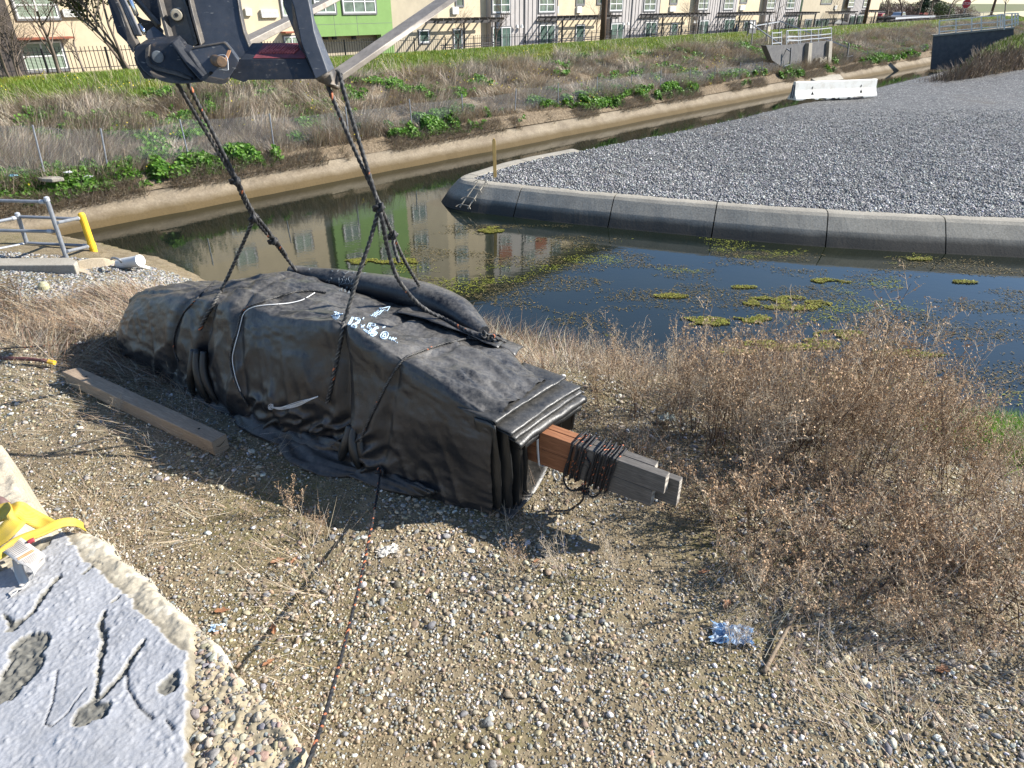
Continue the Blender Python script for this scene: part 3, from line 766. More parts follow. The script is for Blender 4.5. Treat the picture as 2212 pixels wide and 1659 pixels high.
# stations: s, then (w,h) of eight rim points from the near foot over the top to the far foot
ST = [
 (0.00, [(-.02, .02), (.00, .30), (.02, .62), (.07, .81), (.40, .83), (.74, .80), (.90, .52), (.86, .10)]),
 (0.42, [(-.07, .0), (-.02, .30), (.02, .68), (.08, .94), (.45, .90), (.92, .82), (1.08, .45), (1.05, .0)]),
 (0.82, [(-.12, .0), (-.06, .30), (.02, .74), (.09, 1.03), (.52, .93), (1.12, .82), (1.30, .42), (1.28, -.05)]),
 (1.15, [(-.12, .0), (-.09, .30), (.01, .80), (.09, 1.11), (.58, .93), (1.28, .82), (1.44, .42), (1.42, -.08)]),
 (1.42, [(-.10, .0), (-.02, .32), (.05, .84), (.10, 1.175), (.60, .94), (1.30, .84), (1.46, .42), (1.45, -.08)]),
 (1.75, [(-.14, .0), (-.12, .32), (-.02, .82), (.08, 1.12), (.62, .93), (1.20, .84), (1.42, .42), (1.42, -.08)]),
 (2.10, [(-.16, .0), (-.16, .32), (-.05, .80), (.07, 1.06), (.55, 1.00), (1.12, .86), (1.32, .42), (1.34, -.06)]),
 (2.47, [(-.16, .0), (-.18, .32), (-.07, .78), (.08, 1.03), (.48, 1.04), (1.02, .92), (1.24, .44), (1.24, -.05)]),
 (2.80, [(-.16, .0), (-.15, .30), (-.03, .74), (.08, 1.01), (.45, 1.08), (.94, .98), (1.14, .44), (1.16, -.03)]),
 (3.05, [(-.18, .0), (-.10, .28), (-.01, .70), (.08, .96), (.42, 1.04), (.86, .95), (1.06, .42), (1.10, .0)]),
 (3.50, [(-.16, .0), (-.15, .26), (-.06, .66), (.08, .905), (.38, .94), (.76, .84), (.96, .38), (1.0, .0)]),
 (4.00, [(-.12, .0), (-.13, .24), (-.05, .58), (.08, .80), (.34, .84), (.66, .76), (.86, .34), (.9, .0)]),
 (4.45, [(-.09, .0), (-.10, .20), (-.03, .48), (.10, .67), (.30, .72), (.56, .66), (.76, .30), (.8, .0)]),
 (4.72, [(-.05, .0), (-.05, .17), (.02, .40), (.14, .54), (.30, .58), (.50, .52), (.68, .26), (.7, .0)]),
 (4.98, [(.02, .0), (.04, .12), (.10, .26), (.20, .34), (.31, .37), (.44, .34), (.56, .18), (.58, .0)]),
 (5.14, [(.12, .0), (.16, .05), (.20, .10), (.26, .12), (.31, .13), (.38, .12), (.43, .06), (.44, .0)]),
]
def crm(a, b, c, d, t): return .5 * (2 * b + (c - a) * t + (2 * a - 5 * b + 4 * c - d) * t * t + (3 * b - a - 3 * c + d) * t ** 3)
ss = np.array([q[0] for q in ST]); WH = np.array([q[1] for q in ST], float)      # (n,8,2)
NS, KA = 330, 22
sv = np.linspace(0, 5.14, NS)
prof = np.zeros((NS, 8, 2))
for i, s in enumerate(sv):
    k = min(max(np.searchsorted(ss, s, 'right') - 1, 0), len(ss) - 2); t = (s - ss[k]) / (ss[k + 1] - ss[k])
    prof[i] = crm(WH[max(k - 1, 0)], WH[k], WH[k + 1], WH[min(k + 2, len(ss) - 1)], t)
rows = []
for j in range(7):
    a, b, c, d = prof[:, max(j - 1, 0)], prof[:, j], prof[:, j + 1], prof[:, min(j + 2, 7)]
    for q in range(KA):
        t = q / KA
        cr = crm(a, b, c, d, t); li = b + (c - b) * t
        rows.append(.62 * cr + .38 * li)
rows.append(prof[:, 7]); G = np.stack(rows, 1)            # (NS, NA, 2)
NA = G.shape[1]; ai = np.linspace(0, 7, NA)
# outward direction in the section plane
dG = np.gradient(G, axis=1); nW, nH = -dG[..., 1], dG[..., 0]
ln = np.hypot(nW, nH) + 1e-9; nW, nH = nW / ln, nH / ln
S2, A2 = np.meshgrid(sv, ai, indexing='ij')
near = smooth(3.3, 2.6, A2); topm = smooth(2.8, 3.4, A2) * smooth(5.6, 4.6, A2)
disp = np.zeros_like(S2)
# hanging folds on the near face: diagonal ridges
q = S2 * 2.6 + A2 * .55 + 1.2 * (fbm(S2 * 1.3, A2 * .8, 3.) - .5)
rid = 1 - np.abs(2 * vnoise(q, A2 * .35, 1.) - 1)
disp += near * (rid ** 3 - .3) * .040 * smooth(2.9, .8, A2)
q = S2 * 6.5 - A2 * .9
disp += near * ((1 - np.abs(2 * vnoise(q, A2 * .5, 6.) - 1)) ** 4 - .2) * .016 * smooth(3.0, 1.2, A2)
disp += (fbm(S2 * 1.6, A2 * 1.1, 11.) - .5) * .07
# crumpled top
disp += topm * (fbm(S2 * 5, A2 * 4.2, 21.) - .5) * .075 + topm * ((1 - np.abs(2 * vnoise(S2 * 3.2 + A2, A2 * 2.2, 31.) - 1)) ** 3) * .022
disp += (fbm(S2 * 13, A2 * 8, 41.) - .5) * .012
# loose gathered cloth low on the near face, between s .9 and 2.3
lowg = smooth(1.5, .9, A2) * smooth(2.6, 2.2, S2) * smooth(.75, 1.1, S2)
disp += lowg * ((1 - np.abs(2 * vnoise(S2 * 9 + A2 * 4, A2 * 3 - S2 * 2, 51.) - 1)) ** 2 - .5) * .07
# pinched by the lashings (s at the foot, s at the ridge, depth)
for sf, sr, dp, wd in ((1.30, 1.42, .045, .055), (1.0, .84, .022, .04), (2.42, 2.62, .03, .05), (3.72, 3.42, .022, .04), (3.28, 2.98, .05, .07)):
    sc = sf + (sr - sf) * np.clip(A2 / 3, 0, 1.6)
    disp -= dp * np.exp(-((S2 - sc) / wd) ** 2) * smooth(5.2, 4.4, A2)
    disp += dp * .5 * np.exp(-((S2 - sc - .11) / .07) ** 2) * near
# step where one sheet laps over the other (s about 2.95 at the ridge)
sc = 3.24 - .26 * np.clip(A2 / 3, 0, 2)
disp += .05 * smooth(-.05, .02, -(S2 - sc)) * smooth(.75, .2, np.abs(S2 - sc)) * smooth(.3, .8, A2) * smooth(5, 4, A2)
# lap on the near face at s about 1.4: right hand sheet stands proud
sc = 1.33 + .03 * A2
disp += .035 * smooth(-.01, .03, -(S2 - sc)) * smooth(.6, .1, np.abs(S2 - sc)) * near
Wd = G[..., 0] + nW * disp * 1.0; Hd = G[..., 1] + nH * disp
Hd = np.maximum(Hd, -.1)
P3 = np.array(BO)[None, None] + S2[..., None] * np.array(B1) + Wd[..., None] * np.array(B2) + Hd[..., None] * np.array([0, 0, 1.0])
idx = np.arange(NS * NA).reshape(NS, NA)
F = np.stack([idx[:-1, :-1], idx[:-1, 1:], idx[1:, 1:], idx[1:, :-1]], -1).reshape(-1, 4)
F = F[:, ::-1]
main = npobj('tarp', P3.reshape(-1, 3), F, M['tarp'], smooth=True, parent=bundle)
# rolled flap along the far side of the top
b = MB(); Gr = []
fl = [(2.98, .92, 1.02, .05), (2.75, 1.02, .97, .09), (2.4, 1.10, .95, .125), (2.0, 1.20, .93, .145), (1.6, 1.27, .91, .15), (1.25, 1.27, .87, .14), (1.0, 1.17, .84, .11), (.82, 1.08, .84, .07)]
fp = catmull([(a, c, d) for a, c, d, e in fl], 10); fr = np.interp(np.linspace(0, 1, len(fp)), np.linspace(0, 1, len(fl)), [e for *_, e in fl])
for i, (p, r) in enumerate(zip(fp, fr)):
    row = []
    for k in range(28):
        a = 2 * math.pi * k / 28
        rr = r * (1 + .18 * (float(fbm(p[0] * 2, a * 1.3, 3.)) - .5) * 2 + .25 * max(0, math.cos(a - 2.2)) ** 3)
        row.append(L(p[0], p[1] + math.cos(a) * rr * 1.15, p[2] + math.sin(a) * rr * .92))
    Gr.append(row)
b.grid(Gr, close=True); b.add(Gr[0], [tuple(range(28))]); b.add(Gr[-1], [tuple(range(28))])
flap = b.build('rolled_flap', M['tarp'], bundle, smooth=True)
# folded lip between flap and top, open towards the right
b = MB()
for (s0, s1, w0, w1, h, k) in ((1.62, .52, .98, .98, .925, 0), (1.30, .40, 1.10, 1.05, .90, 1)):
    Gr = []
    for i in range(30):
        t = i / 29; s = s0 + (s1 - s0) * t; row = []
        for j in range(9):
            q = j / 8; ww = (w0 - .12) + .34 * q; bulge = math.sin(t * math.pi) ** .7 * .05
            row.append(L(s + .12 * q, ww + (w1 - w0) * t, h - .05 * t - .10 * q * q - .03 * k + bulge * (1 - q) + (float(fbm(s * 6, q * 3, k)) - .5) * .03))
        Gr.append(row)
    b.grid(Gr)
o = b.build('folded_lip', M['tarp'], bundle, smooth=True)
sm_ = o.modifiers.new('thickness', 'SOLIDIFY'); sm_.thickness = .006
# loose flaps trailing on the ground along the near foot
def loose(name, s0, s1, wa, wb, seed, amp=.05, lift=.05):
    b = MB(); Gr = []; n = 60
    for i in range(n):
        t = i / (n - 1); s = s0 + (s1 - s0) * t; row = []
        outw = (wa + (wb - wa) * t) * (math.sin(math.pi * min(1, t * 1.02)) ** .45 + .02) * (.8 + .5 * float(fbm(s * 2.2, seed)))
        for j in range(14):
            q = j / 13
            z = lift * (1 - q) ** 1.5 * 2.2 + amp * max(0, float(1 - abs(2 * vnoise(s * 4 + q * 2, q * 3, seed) - 1)) - .45) * (1 - q * .5) + .012 + .02 * math.sin(q * math.pi) 
            row.append(L(s + .10 * q, -.10 - outw * q, z))
        Gr.append(row)
    b.grid(Gr); o = b.build(name, M['tarp_end'], bundle, smooth=True)
    m = o.modifiers.new('thickness', 'SOLIDIFY'); m.thickness = .005
loose('loose_flap', .42, 1.62, .10, .16, 2.2, .06, .04); loose('loose_flap', 1.35, 2.75, .18, .20, 4.7, .09, .06); loose('loose_flap', 2.5, 3.75, .14, .07, 6.1, .08, .07)
loose('loose_flap', 1.05, 2.1, .27, .22, 8.8, .07, .03)
# gathered pleats hanging where two sheets meet
def pleats(name, c, axis, n, spread, h0, h1, seed, rad=.03):
    b = MB()
    for k in range(n):
        t = (k + .5) / n - .5; pts = []
        for j in range(9):
            q = j / 8
            pts.append(c + axis * (t * spread * (.5 + .9 * q)) + B2 * (-.03 - .07 * math.sin(q * 2.6) + .02 * math.sin(seed + k * 3)) + Vector((0, 0, h0 + (h1 - h0) * q)) + B1 * .02 * math.sin(q * 5 + k))
        b.tube(catmull(pts, 3), [rad * (.5 + .7 * math.sin(math.pi * min(1, .15 + .85 * j / 24))) for j in range(25)], 9)
    b.build(name, M['tarp_end'], bundle, smooth=True)
pleats('gathered_fold', L(3.13, -.10, 0), B1, 4, .30, .55, .02, 1.0, .034)
pleats('gathered_fold', L(1.22, -.06, 0), B1, 4, .26, .40, .02, 2.0, .034)
# ---- right hand end: stacked folds over an open mouth
def sheet(name, Gr, th=.005, mat='tarp_end', cast=bundle):
    b = MB(); b.grid(Gr); o = b.build(name, M[mat], cast, smooth=True)
    m = o.modifiers.new('thickness', 'SOLIDIFY'); m.thickness = th
    return o
def fold_layer(seed, s_in, s_out, w0, w1, h_in, drop, curl):
    Gr = []
    for i in range(40):
        t = i / 39; w_ = w0 + (w1 - w0) * t; row = []
        so = s_out + (float(fbm(w_ * 4, seed)) - .5) * .03 - .06 * t
        for j in range(12):
            q = j / 11
            if q < .7: r = q / .7; s = s_in + (so - s_in) * r; h = h_in - drop * r * r
            else:
                a = (q - .7) / .3 * math.pi * .95; s = so - math.sin(a) * curl; h = h_in - drop - curl + math.cos(a) * curl
            row.append(L(s, w_, h - .035 * t * t + (float(fbm(w_ * 7, q * 3, seed)) - .5) * .022))
        Gr.append(row)
    return sheet('end_fold', Gr)
fold_layer(1., .30, -.015, .03, .90, .835, .012, .014)
fold_layer(2., .24, -.13, .045, .93, .785, .02, .016)
fold_layer(3., .22, -.145, .06, .94, .752, .03, .018)
fold_layer(4., .20, -.16, .09, .95, .712, .04, .030)
fold_layer(5., .18, -.125, .20, .93, .655, .05, .034)
def curtain(name, plan, h_top, h_bot, seed, tw=.02, nh=22):
    pl = catmull([Vector((a, c, 0)) for a, c in plan], 7); Gr = []
    for j in range(nh):
        q = j / (nh - 1); h = h_top + (h_bot - h_top) * q; row = []
        for i, p in enumerate(pl):
            k = (float(fbm(i * .17, h * 3, seed)) - .5)
            row.append(L(p.x + k * tw * 1.6 - .03 * math.sin(q * 3) * math.sin(i * .5 + seed), p.y + (float(fbm(i * .17 + 9, h * 2.4, seed)) - .5) * tw * 2 + .03 * q * q, h))
        Gr.append(row)
    return sheet(name, Gr)
curtain('side_pleat', [(.16, .03), (.02, .02), (-.03, .035), (.10, .085), (.12, .10)], .80, .015, 1.)
curtain('side_pleat', [(.10, .09), (-.04, .085), (-.085, .10), (.02, .15), (.08, .16)], .765, .02, 2.)
curtain('side_pleat', [(.06, .15), (-.08, .15), (-.125, .175), (-.09, .24), (.0, .27), (.10, .28)], .74, .03, 3.)
curtain('side_pleat', [(.08, .27), (-.08, .265), (-.12, .30), (-.04, .345), (.06, .35)], .67, .05, 4.)
curtain('side_pleat', [(.16, .72), (-.03, .74), (-.11, .80), (.0, .84), (.04, .88)], .70, .24, 5., .03)
curtain('side_pleat', [(.10, .84), (-.06, .85), (-.15, .91), (-.04, .94), (.10, .95)], .72, .30, 6., .03)
# floor of the mouth and a sagging inner sheet
Gr = [[L(.45 - .60 * q + .10 * t * t, .04 + .84 * t, .02 + .24 * t ** 3 * q + .05 * (1 - q) + (float(fbm(q * 4, t * 5, 8.)) - .5) * .05) for t in np.linspace(0, 1, 22)] for q in np.linspace(0, 1, 14)]
sheet('mouth_floor', Gr)
Gr = [[L(.34 - .10 * math.sin(t * 6 + q * 2), .05 + .83 * t, .05 + .66 * q + (float(fbm(q * 4, t * 5, 18.)) - .5) * .06) for t in np.linspace(0, 1, 26)] for q in np.linspace(0, 1, 12)]
sheet('inner_fold', Gr)

# ------------------------------------------------------------------ ray casting onto the finished bundle (chalk and ropes lie on its surface)
bpy.context.view_layer.update()
dg = bpy.context.evaluated_depsgraph_get()
def bvh_of(objs):
    V = []; F = []
    for o in objs:
        e = o.evaluated_get(dg); me = e.to_mesh(); k = len(V); mw = e.matrix_world
        V += [mw @ v.co for v in me.vertices]; F += [[i + k for i in p.vertices] for p in me.polygons]; e.to_mesh_clear()
    return BVHTree.FromPolygons(V, F)
BB = bvh_of([o for o in bundle.children])
def on_bundle(u, v, off=.0):
    r = ray(u, v).normalized(); h = BB.ray_cast(CAM, r)
    if h[0] is None: return None
    nrm = h[1] if h[1].dot(r) < 0 else -h[1]
    return h[0] + nrm * off
def chalk(strokes, w, mat, name):
    b = MB()
    for st in strokes:
        d = []
        for i in range(len(st) - 1):
            (x0, y0), (x1, y1) = st[i], st[i + 1]; n = max(2, int(math.hypot(x1 - x0, y1 - y0) / 2.0))
            d += [(x0 + (x1 - x0) * k / n, y0 + (y1 - y0) * k / n) for k in range(n)]
        d.append(st[-1])
        P = [on_bundle(u, v, .004) for u, v in d]; P = [p for p in P if p is not None]
        if len(P) >= 2: b.tube(P, [w * (.8 + .4 * random.random()) for _ in P], 5)
    return b.build(name, M[mat], bundle)
# ------------------------------------------------------------------ chalk marks on the tarp
random.seed(5)
def c1(*pts): return [((1280 + x * .25197) / 1.808, (1180 + y * .25197) / 1.808) for x, y in pts]
def c2(*pts): return [((1150 + x * .23622) / 1.808, (1030 + y * .23622) / 1.808) for x, y in pts]
def arc(cx, cy, rx, ry, a0, a1, n=12, rot=0):
    o = []
    for k in range(n + 1):
        a = math.radians(a0 + (a1 - a0) * k / n); x, y = rx * math.cos(a), ry * math.sin(a); r = math.radians(rot)
        o.append((cx + x * math.cos(r) - y * math.sin(r), cy + x * math.sin(r) + y * math.cos(r)))
    return o
one = [(310, 352), (378, 243), (402, 248), (338, 355), (310, 352)]
two = [(418, 268), (440, 250), (478, 252), (497, 280), (480, 320), (412, 368), (445, 378), (432, 402), (366, 382), (374, 362), (455, 312), (470, 285), (455, 272), (430, 282), (418, 268)]
five = [(668, 335), (738, 352), (726, 376), (662, 362), (640, 392), (672, 410), (682, 450), (660, 484), (620, 490), (552, 440), (564, 428), (620, 462), (650, 452), (655, 425), (632, 408), (604, 400), (636, 336), (668, 335)]
six = [(786, 408), (772, 388), (728, 402), (680, 450), (650, 500), (660, 522), (688, 535), (740, 512), (760, 480), (740, 462), (705, 470), (688, 490), (700, 502), (722, 495), (735, 482), (720, 478)]
six2 = [(786, 408), (745, 418), (700, 462), (672, 500), (684, 512)]
chalk([c1(*one), c1(*two), c1(*five), c1(*six), c1(*six2), c1((560, 246), (540, 272)), c1((512, 360), (548, 408)), c1((568, 364), (510, 398)), c1((848, 402), (886, 388)),
       c1(*arc(875, 520, 62, 52, 0, 360, 26, -35)), c1((872, 488), (845, 545)), c1(*arc(880, 500, 18, 14, -90, 100, 8, 20)), c1(*arc(873, 530, 24, 16, -80, 110, 8, 20)), c1((845, 545), (868, 550)),
       c1((948, 582), (968, 545), (985, 594), (1012, 556)), c1((1062, 568), (1030, 574), (1012, 598), (1050, 615)), c1((1072, 630), (1078, 636))], .0048, 'chalk', 'chalk_lettering')
chalk([c1((95, 160), (130, 158), (112, 178), (135, 188), (115, 205), (90, 200)), c1((140, 168), (172, 172), (138, 222)), c1(*arc(172, 208, 16, 22, 0, 360, 14, 20)), c1((205, 186), (200, 198)), c1((228, 184), (222, 196)),
       c1((60, 215), (168, 252)), c1((78, 240), (150, 262)), c1((92, 262), (128, 274))], .0038, 'chalk', 'chalk_lettering')
# arrow with the word Unroll
chalk([c1((706, 228), (735, 240), (760, 205), (800, 195), (848, 140), (878, 122), (918, 145), (965, 72), (840, 102), (800, 98), (820, 118), (838, 130), (790, 165), (740, 195), (706, 228)),
       c1((655, 205), (668, 218), (690, 214), (692, 196)), c1((700, 205), (700, 188), (718, 196), (716, 178)), c1((724, 192), (720, 165), (738, 168), (728, 180), (744, 186)), c1(*arc(756, 164, 8, 9, 0, 360, 10)), c1((772, 160), (766, 138)), c1((788, 152), (780, 128)), c1((806, 145), (826, 132))], .0036, 'chalk', 'chalk_lettering')
chalk([c2((738, 235), (746, 385)), c2((765, 265), (790, 250), (800, 275), (760, 345), (828, 328)), c2((822, 212), (818, 238)), c2((835, 262), (860, 340)), c2((872, 238), (828, 335)), c2((940, 222), (898, 228), (892, 270), (918, 285), (910, 325), (882, 335)), c2((970, 258), (938, 300), (940, 338), (975, 330)),
       c2((752, 425), (742, 460)), c2((790, 405), (772, 430), (780, 465)), c2((815, 420), (840, 428), (822, 445), (845, 455), (826, 475)), c2((862, 378), (858, 410)), c2((880, 374), (876, 405)), c2((905, 450), (880, 500)), c2((950, 390), (918, 420), (905, 495))], .0028, 'chalk_faint', 'chalk_lettering')
chalk([c2((772, 146), (800, 142), (842, 172), (905, 130)), c2((652, 108), (624, 118), (630, 140)), c2((735, 108), (705, 135)), c2((990, 140), (960, 150), (985, 160)), c2((1075, 140), (1102, 152), (1085, 170)), c2((1145, 165), (1180, 152)), c2((520, 285), (545, 272)), c2((575, 270), (570, 300), (590, 310)), c2((600, 235), (598, 260)), c2((620, 230), (618, 255)), c2((240, 105), (262, 82), (290, 88))], .0026, 'chalk_faint', 'chalk_lettering')

# ------------------------------------------------------------------ ropes
BLACKR, GREYR, ORANGE, PINK = (.024, .024, .026), (.20, .19, .17), (.52, .16, .07), (.55, .35, .30)
def rope_geo(path, r, pitch=7.5, fleck=.0, grey=.35, tracer=ORANGE, lobes=3, ns=12, seed=0):
    P = resample(path, r * .62); n = len(P); T = np.gradient(P, axis=0); T /= np.linalg.norm(T, axis=1, keepdims=True) + 1e-9
    u = np.cross(T[0], [0.3, .2, 1]); u /= np.linalg.norm(u); U = np.zeros_like(P)
    for i in range(n):
        u = u - T[i] * u.dot(T[i]); u /= np.linalg.norm(u) + 1e-9; U[i] = u
    B_ = np.cross(T, U); s = np.arange(n) * r * .62
    th = np.arange(ns) * 2 * np.pi / ns; tw = s / (r * pitch) * 2 * np.pi
    ph = lobes * (th[None] - tw[:, None])
    rad = r * (.86 + .22 * np.cos(ph))
    V = P[:, None] + (U[:, None] * np.cos(th)[None, :, None] + B_[:, None] * np.sin(th)[None, :, None]) * rad[..., None]
    rs = np.random.RandomState(seed)
    g = vnoise(s[:, None] * 90, th[None] * 1.3, seed) ; lay = (np.cos(ph) > .25)
    C = np.array(BLACKR)[None, None] * np.ones((n, ns, 1)) * (.7 + .9 * g[..., None])
    gm = (np.clip(np.cos(ph) - .1, 0, 1) * (vnoise(s[:, None] * 38, th[None] * .9, seed + 3) > (1 - grey)))[..., None]
    C = C * (1 - gm) + gm * np.array(GREYR)
    strand = np.floor(ph / (2 * np.pi)) % 3
    fl = ((np.abs(((th[None] - tw[:, None]) / (2 * np.pi) * lobes) % lobes - 1.0) < .30) & (vnoise(s[:, None] / r * .5, 0 * th[None], seed + 9) > 1 - fleck))[..., None]
    C = np.where(fl, np.array(tracer), C)
    idx = np.arange(n * ns).reshape(n, ns); a = idx[:-1]; b = idx[1:]
    F = np.stack([a, np.roll(a, -1, 1), np.roll(b, -1, 1), b], -1).reshape(-1, 4)
    return V.reshape(-1, 3), F, C.reshape(-1, 3)
def rope(name, paths, r, parent=None, **k):
    if not hasattr(paths[0][0], '__len__') or len(paths[0]) == 3 and not hasattr(paths[0][0], '__len__'): paths = [paths]
    VV, FF, CC = [], [], []; o = 0
    for i, p in enumerate(paths):
        V, F, C = rope_geo([tuple(q) for q in p], r, seed=i + 1, **k); VV.append(V); FF.append(F + o); CC.append(C); o += len(V)
    return npobj(name, np.concatenate(VV), np.concatenate(FF), M['rope'], np.concatenate(CC), smooth=True, parent=parent)
def knot(c, size, ax=(0, 0, 1)):
    """overhand knot"""
    c = Vector(c); z = Vector(ax).normalized(); x = z.orthogonal().normalized(); y = z.cross(x); o = []
    for k in range(41):
        a = 2 * math.pi * k / 40
        o.append(c + (x * (math.sin(a) + 2 * math.sin(2 * a)) + y * (math.cos(a) - 2 * math.cos(2 * a))) * size * .33 - z * math.sin(3 * a) * size * .5)
    return [tuple(q) for q in o]
def free(*pts): return [at_t(u, v, t) for u, v, t in pts]
def lay(off, *pts):
    o = []
    for i in range(len(pts) - 1):
        (x0, y0), (x1, y1) = pts[i], pts[i + 1]; n = max(1, int(math.hypot(x1 - x0, y1 - y0) / 7))
        for k in range(n):
            p = on_bundle(x0 + (x1 - x0) * k / n, y0 + (y1 - y0) * k / n, off)
            if p is not None: o.append(p)
    p = on_bundle(*pts[-1], off)
    if p is not None: o.append(p)
    # pull taut: light smoothing
    A = np.array([tuple(q) for q in o])
    for _ in range(2):
        A[1:-1] = .25 * A[:-2] + .5 * A[1:-1] + .25 * A[2:]
    return [Vector(q) for q in A]
def cm(P, k=6): return [tuple(p) for p in catmull(P, k)]
RR = .0165
# left hand sling
def depth(p): return (Vector(p) - CAM).dot(Vector((0, cT, -sT)))
t1 = depth(on_bundle(640, 588, 0) or L(2.98, .92, 1.02)); 
e1 = on_bundle(641, 586, .01); eL = on_bundle(478, 632, .012); tL = depth(eL)
k1, k2, k3 = at_t(508, 390, 5.45), at_t(548, 471, 5.72), at_t(590, 520, 6.0)
sl = thing('lifting_rope', 'black twisted rope tied to the left end of the steel attachment, with three knots', 'rope', k2)
A = cm(free((382, 176, 4.98), (385, 184, 4.99)) + [k1], 8); Bp = cm(free((404, 174, 5.0), (409, 186, 5.02)) + [k1 + Vector((.012, 0, .01))], 8)
rope('strand', [A, Bp], RR, sl, fleck=.10)
rope('strand', [cm([k1, at_t(527, 432, 5.6), k2]), cm([k1 + Vector((.02, 0, 0)), at_t(531, 430, 5.6), k2 + Vector((.02, 0, .01))]), cm([k2, at_t(569, 497, 5.87), k3]), cm([k2 + Vector((.02, 0, .015)), at_t(574, 492, 5.87), k3 + Vector((.015, 0, 0))])], RR, sl, fleck=.10)
rope('strand', [cm([k3, at_t(612, 549, 6.25), e1]), cm([k3 + Vector((.02, 0, 0)), at_t(609, 538, 6.15), at_t(618, 552, 6.25)])], RR, sl, fleck=.10)
rope('strand', [cm([k2, at_t(522, 532, 5.72 + (tL - 5.72) * .45), at_t(498, 585, 5.72 + (tL - 5.72) * .8), eL]) + lay(.010, (478, 632), (468, 648), (455, 668), (442, 690), (432, 712))], RR, sl, fleck=.10, grey=.6)
for c, a in ((k1, (.3, .2, -1)), (k3, (.4, .1, -.9)), (k2, (1, .2, -1))):
    rope('knot', knot(c, .038, a), RR, sl, fleck=.10)
# right hand sling
eR = on_bundle(742, 697, .013); tR = depth(eR); eM = on_bundle(955, 690, .013); tM = depth(eM); eF = on_bundle(905, 619, .012); tF = depth(eF)
q1 = at_t(819, 448, 4.95); q2 = at_t(848, 508, 5.05 + (tF - 5.05) * .3)
sr = thing('lifting_rope', 'black twisted rope looped over the steel fork heel, spreading to the bundle middle', 'rope', q1)
rope('strand', [cm(free((728, 150, 4.60), (736, 168, 4.62), (745, 205, 4.64)) + [at_t(780, 320, 4.78), q1], 6), cm(free((706, 178, 4.66), (709, 188, 4.68)) + [at_t(760, 310, 4.8), q1 + Vector((.012, 0, .01))], 8)], RR, sr, fleck=.10)
rope('strand', [cm([q1, at_t(799, 520, 4.95 + (tR - 4.95) * .3), at_t(772, 600, 4.95 + (tR - 4.95) * .65), eR]) + lay(.010, (742, 697), (736, 735), (727, 785), (718, 830), (707, 868))], RR, sr, fleck=.10, grey=.6)
rope('strand', [cm([q1, at_t(826, 478, 4.97), at_t(838, 540, 4.95 + (tM - 4.95) * .25), at_t(858, 600, 4.95 + (tM - 4.95) * .5), at_t(895, 648, 4.95 + (tM - 4.95) * .75), at_t(925, 672, tM - .06), eM]) + lay(.012, (955, 690), (985, 705), (1010, 720), (1040, 731), (1052, 735))], RR * 1.1, sr, fleck=.10)
rope('strand', [cm([q1 + Vector((.01, 0, 0)), q2]), cm([q2, at_t(873, 562, q2 and 5.05 + (tF - 5.05) * .65), eF]), cm([q2, at_t(852, 535, depth(q2)), at_t(862, 567, depth(q2))])], RR, sr, fleck=.10, grey=.5)
rope('knot', knot(q1, .040, (.3, .1, -1)), RR, sr, fleck=.10); rope('knot', knot(q2, .040, (.6, .1, -1)), RR, sr, fleck=.10)
# lashings round the bundle
lash = 'rope lashings round the tarp bundle'
o = rope('lashing_rope', [lay(.010, (1092, 741), (1070, 733), (1042, 729), (1005, 734), (960, 744), (915, 758), (880, 771), (868, 780), (852, 800), (832, 838), (808, 886), (790, 925), (778, 955)),
                          lay(.022, (1010, 732), (1030, 724), (1050, 730), (1035, 738), (1012, 734)), lay(.03, (1052, 731), (1072, 728), (1088, 738), (1080, 744), (1062, 736))], .010, fleck=.10, grey=.6)
tag(o, 'grey and black lashing rope from the tangled knot at the bundle far edge', 'rope', lash)
k5 = on_bundle(1045, 731, .03); 
o2 = rope('knot', [knot(k5, .032, (1, -.3, .2)), knot(k5 + Vector((.07, -.02, -.02)), .028, (1, .5, .2))], .010, o, fleck=.10, grey=.5)
o = rope('lashing_rope', lay(.009, (704, 634), (680, 629), (640, 631), (590, 645), (552, 660), (528, 667), (520, 676), (514, 710), (502, 745), (498, 775), (508, 825), (520, 850), (537, 876)), .0095, fleck=.10, grey=.6)
tag(o, 'black lashing rope running beside a white cord down the middle of the bundle', 'rope', lash)
b = MB(); b.tube(lay(.009, (680, 634), (655, 650), (625, 657), (580, 660), (548, 664), (529, 672), (523, 690), (517, 715), (508, 745), (503, 775), (510, 815), (520, 845)), .0042, 6)
tag(b.build('braided_line', M['wframe'], smooth=True), 'thin white cord lying beside the middle lashing rope on the bundle', 'cord')
o = rope('lashing_rope', lay(.008, (462, 612), (440, 632), (422, 651), (404, 668), (390, 688), (379, 715), (374, 740), (378, 760), (387, 780)), .0075, fleck=.15, grey=.2)
tag(o, 'thin dark lashing rope near the left end of the bundle', 'rope', lash)
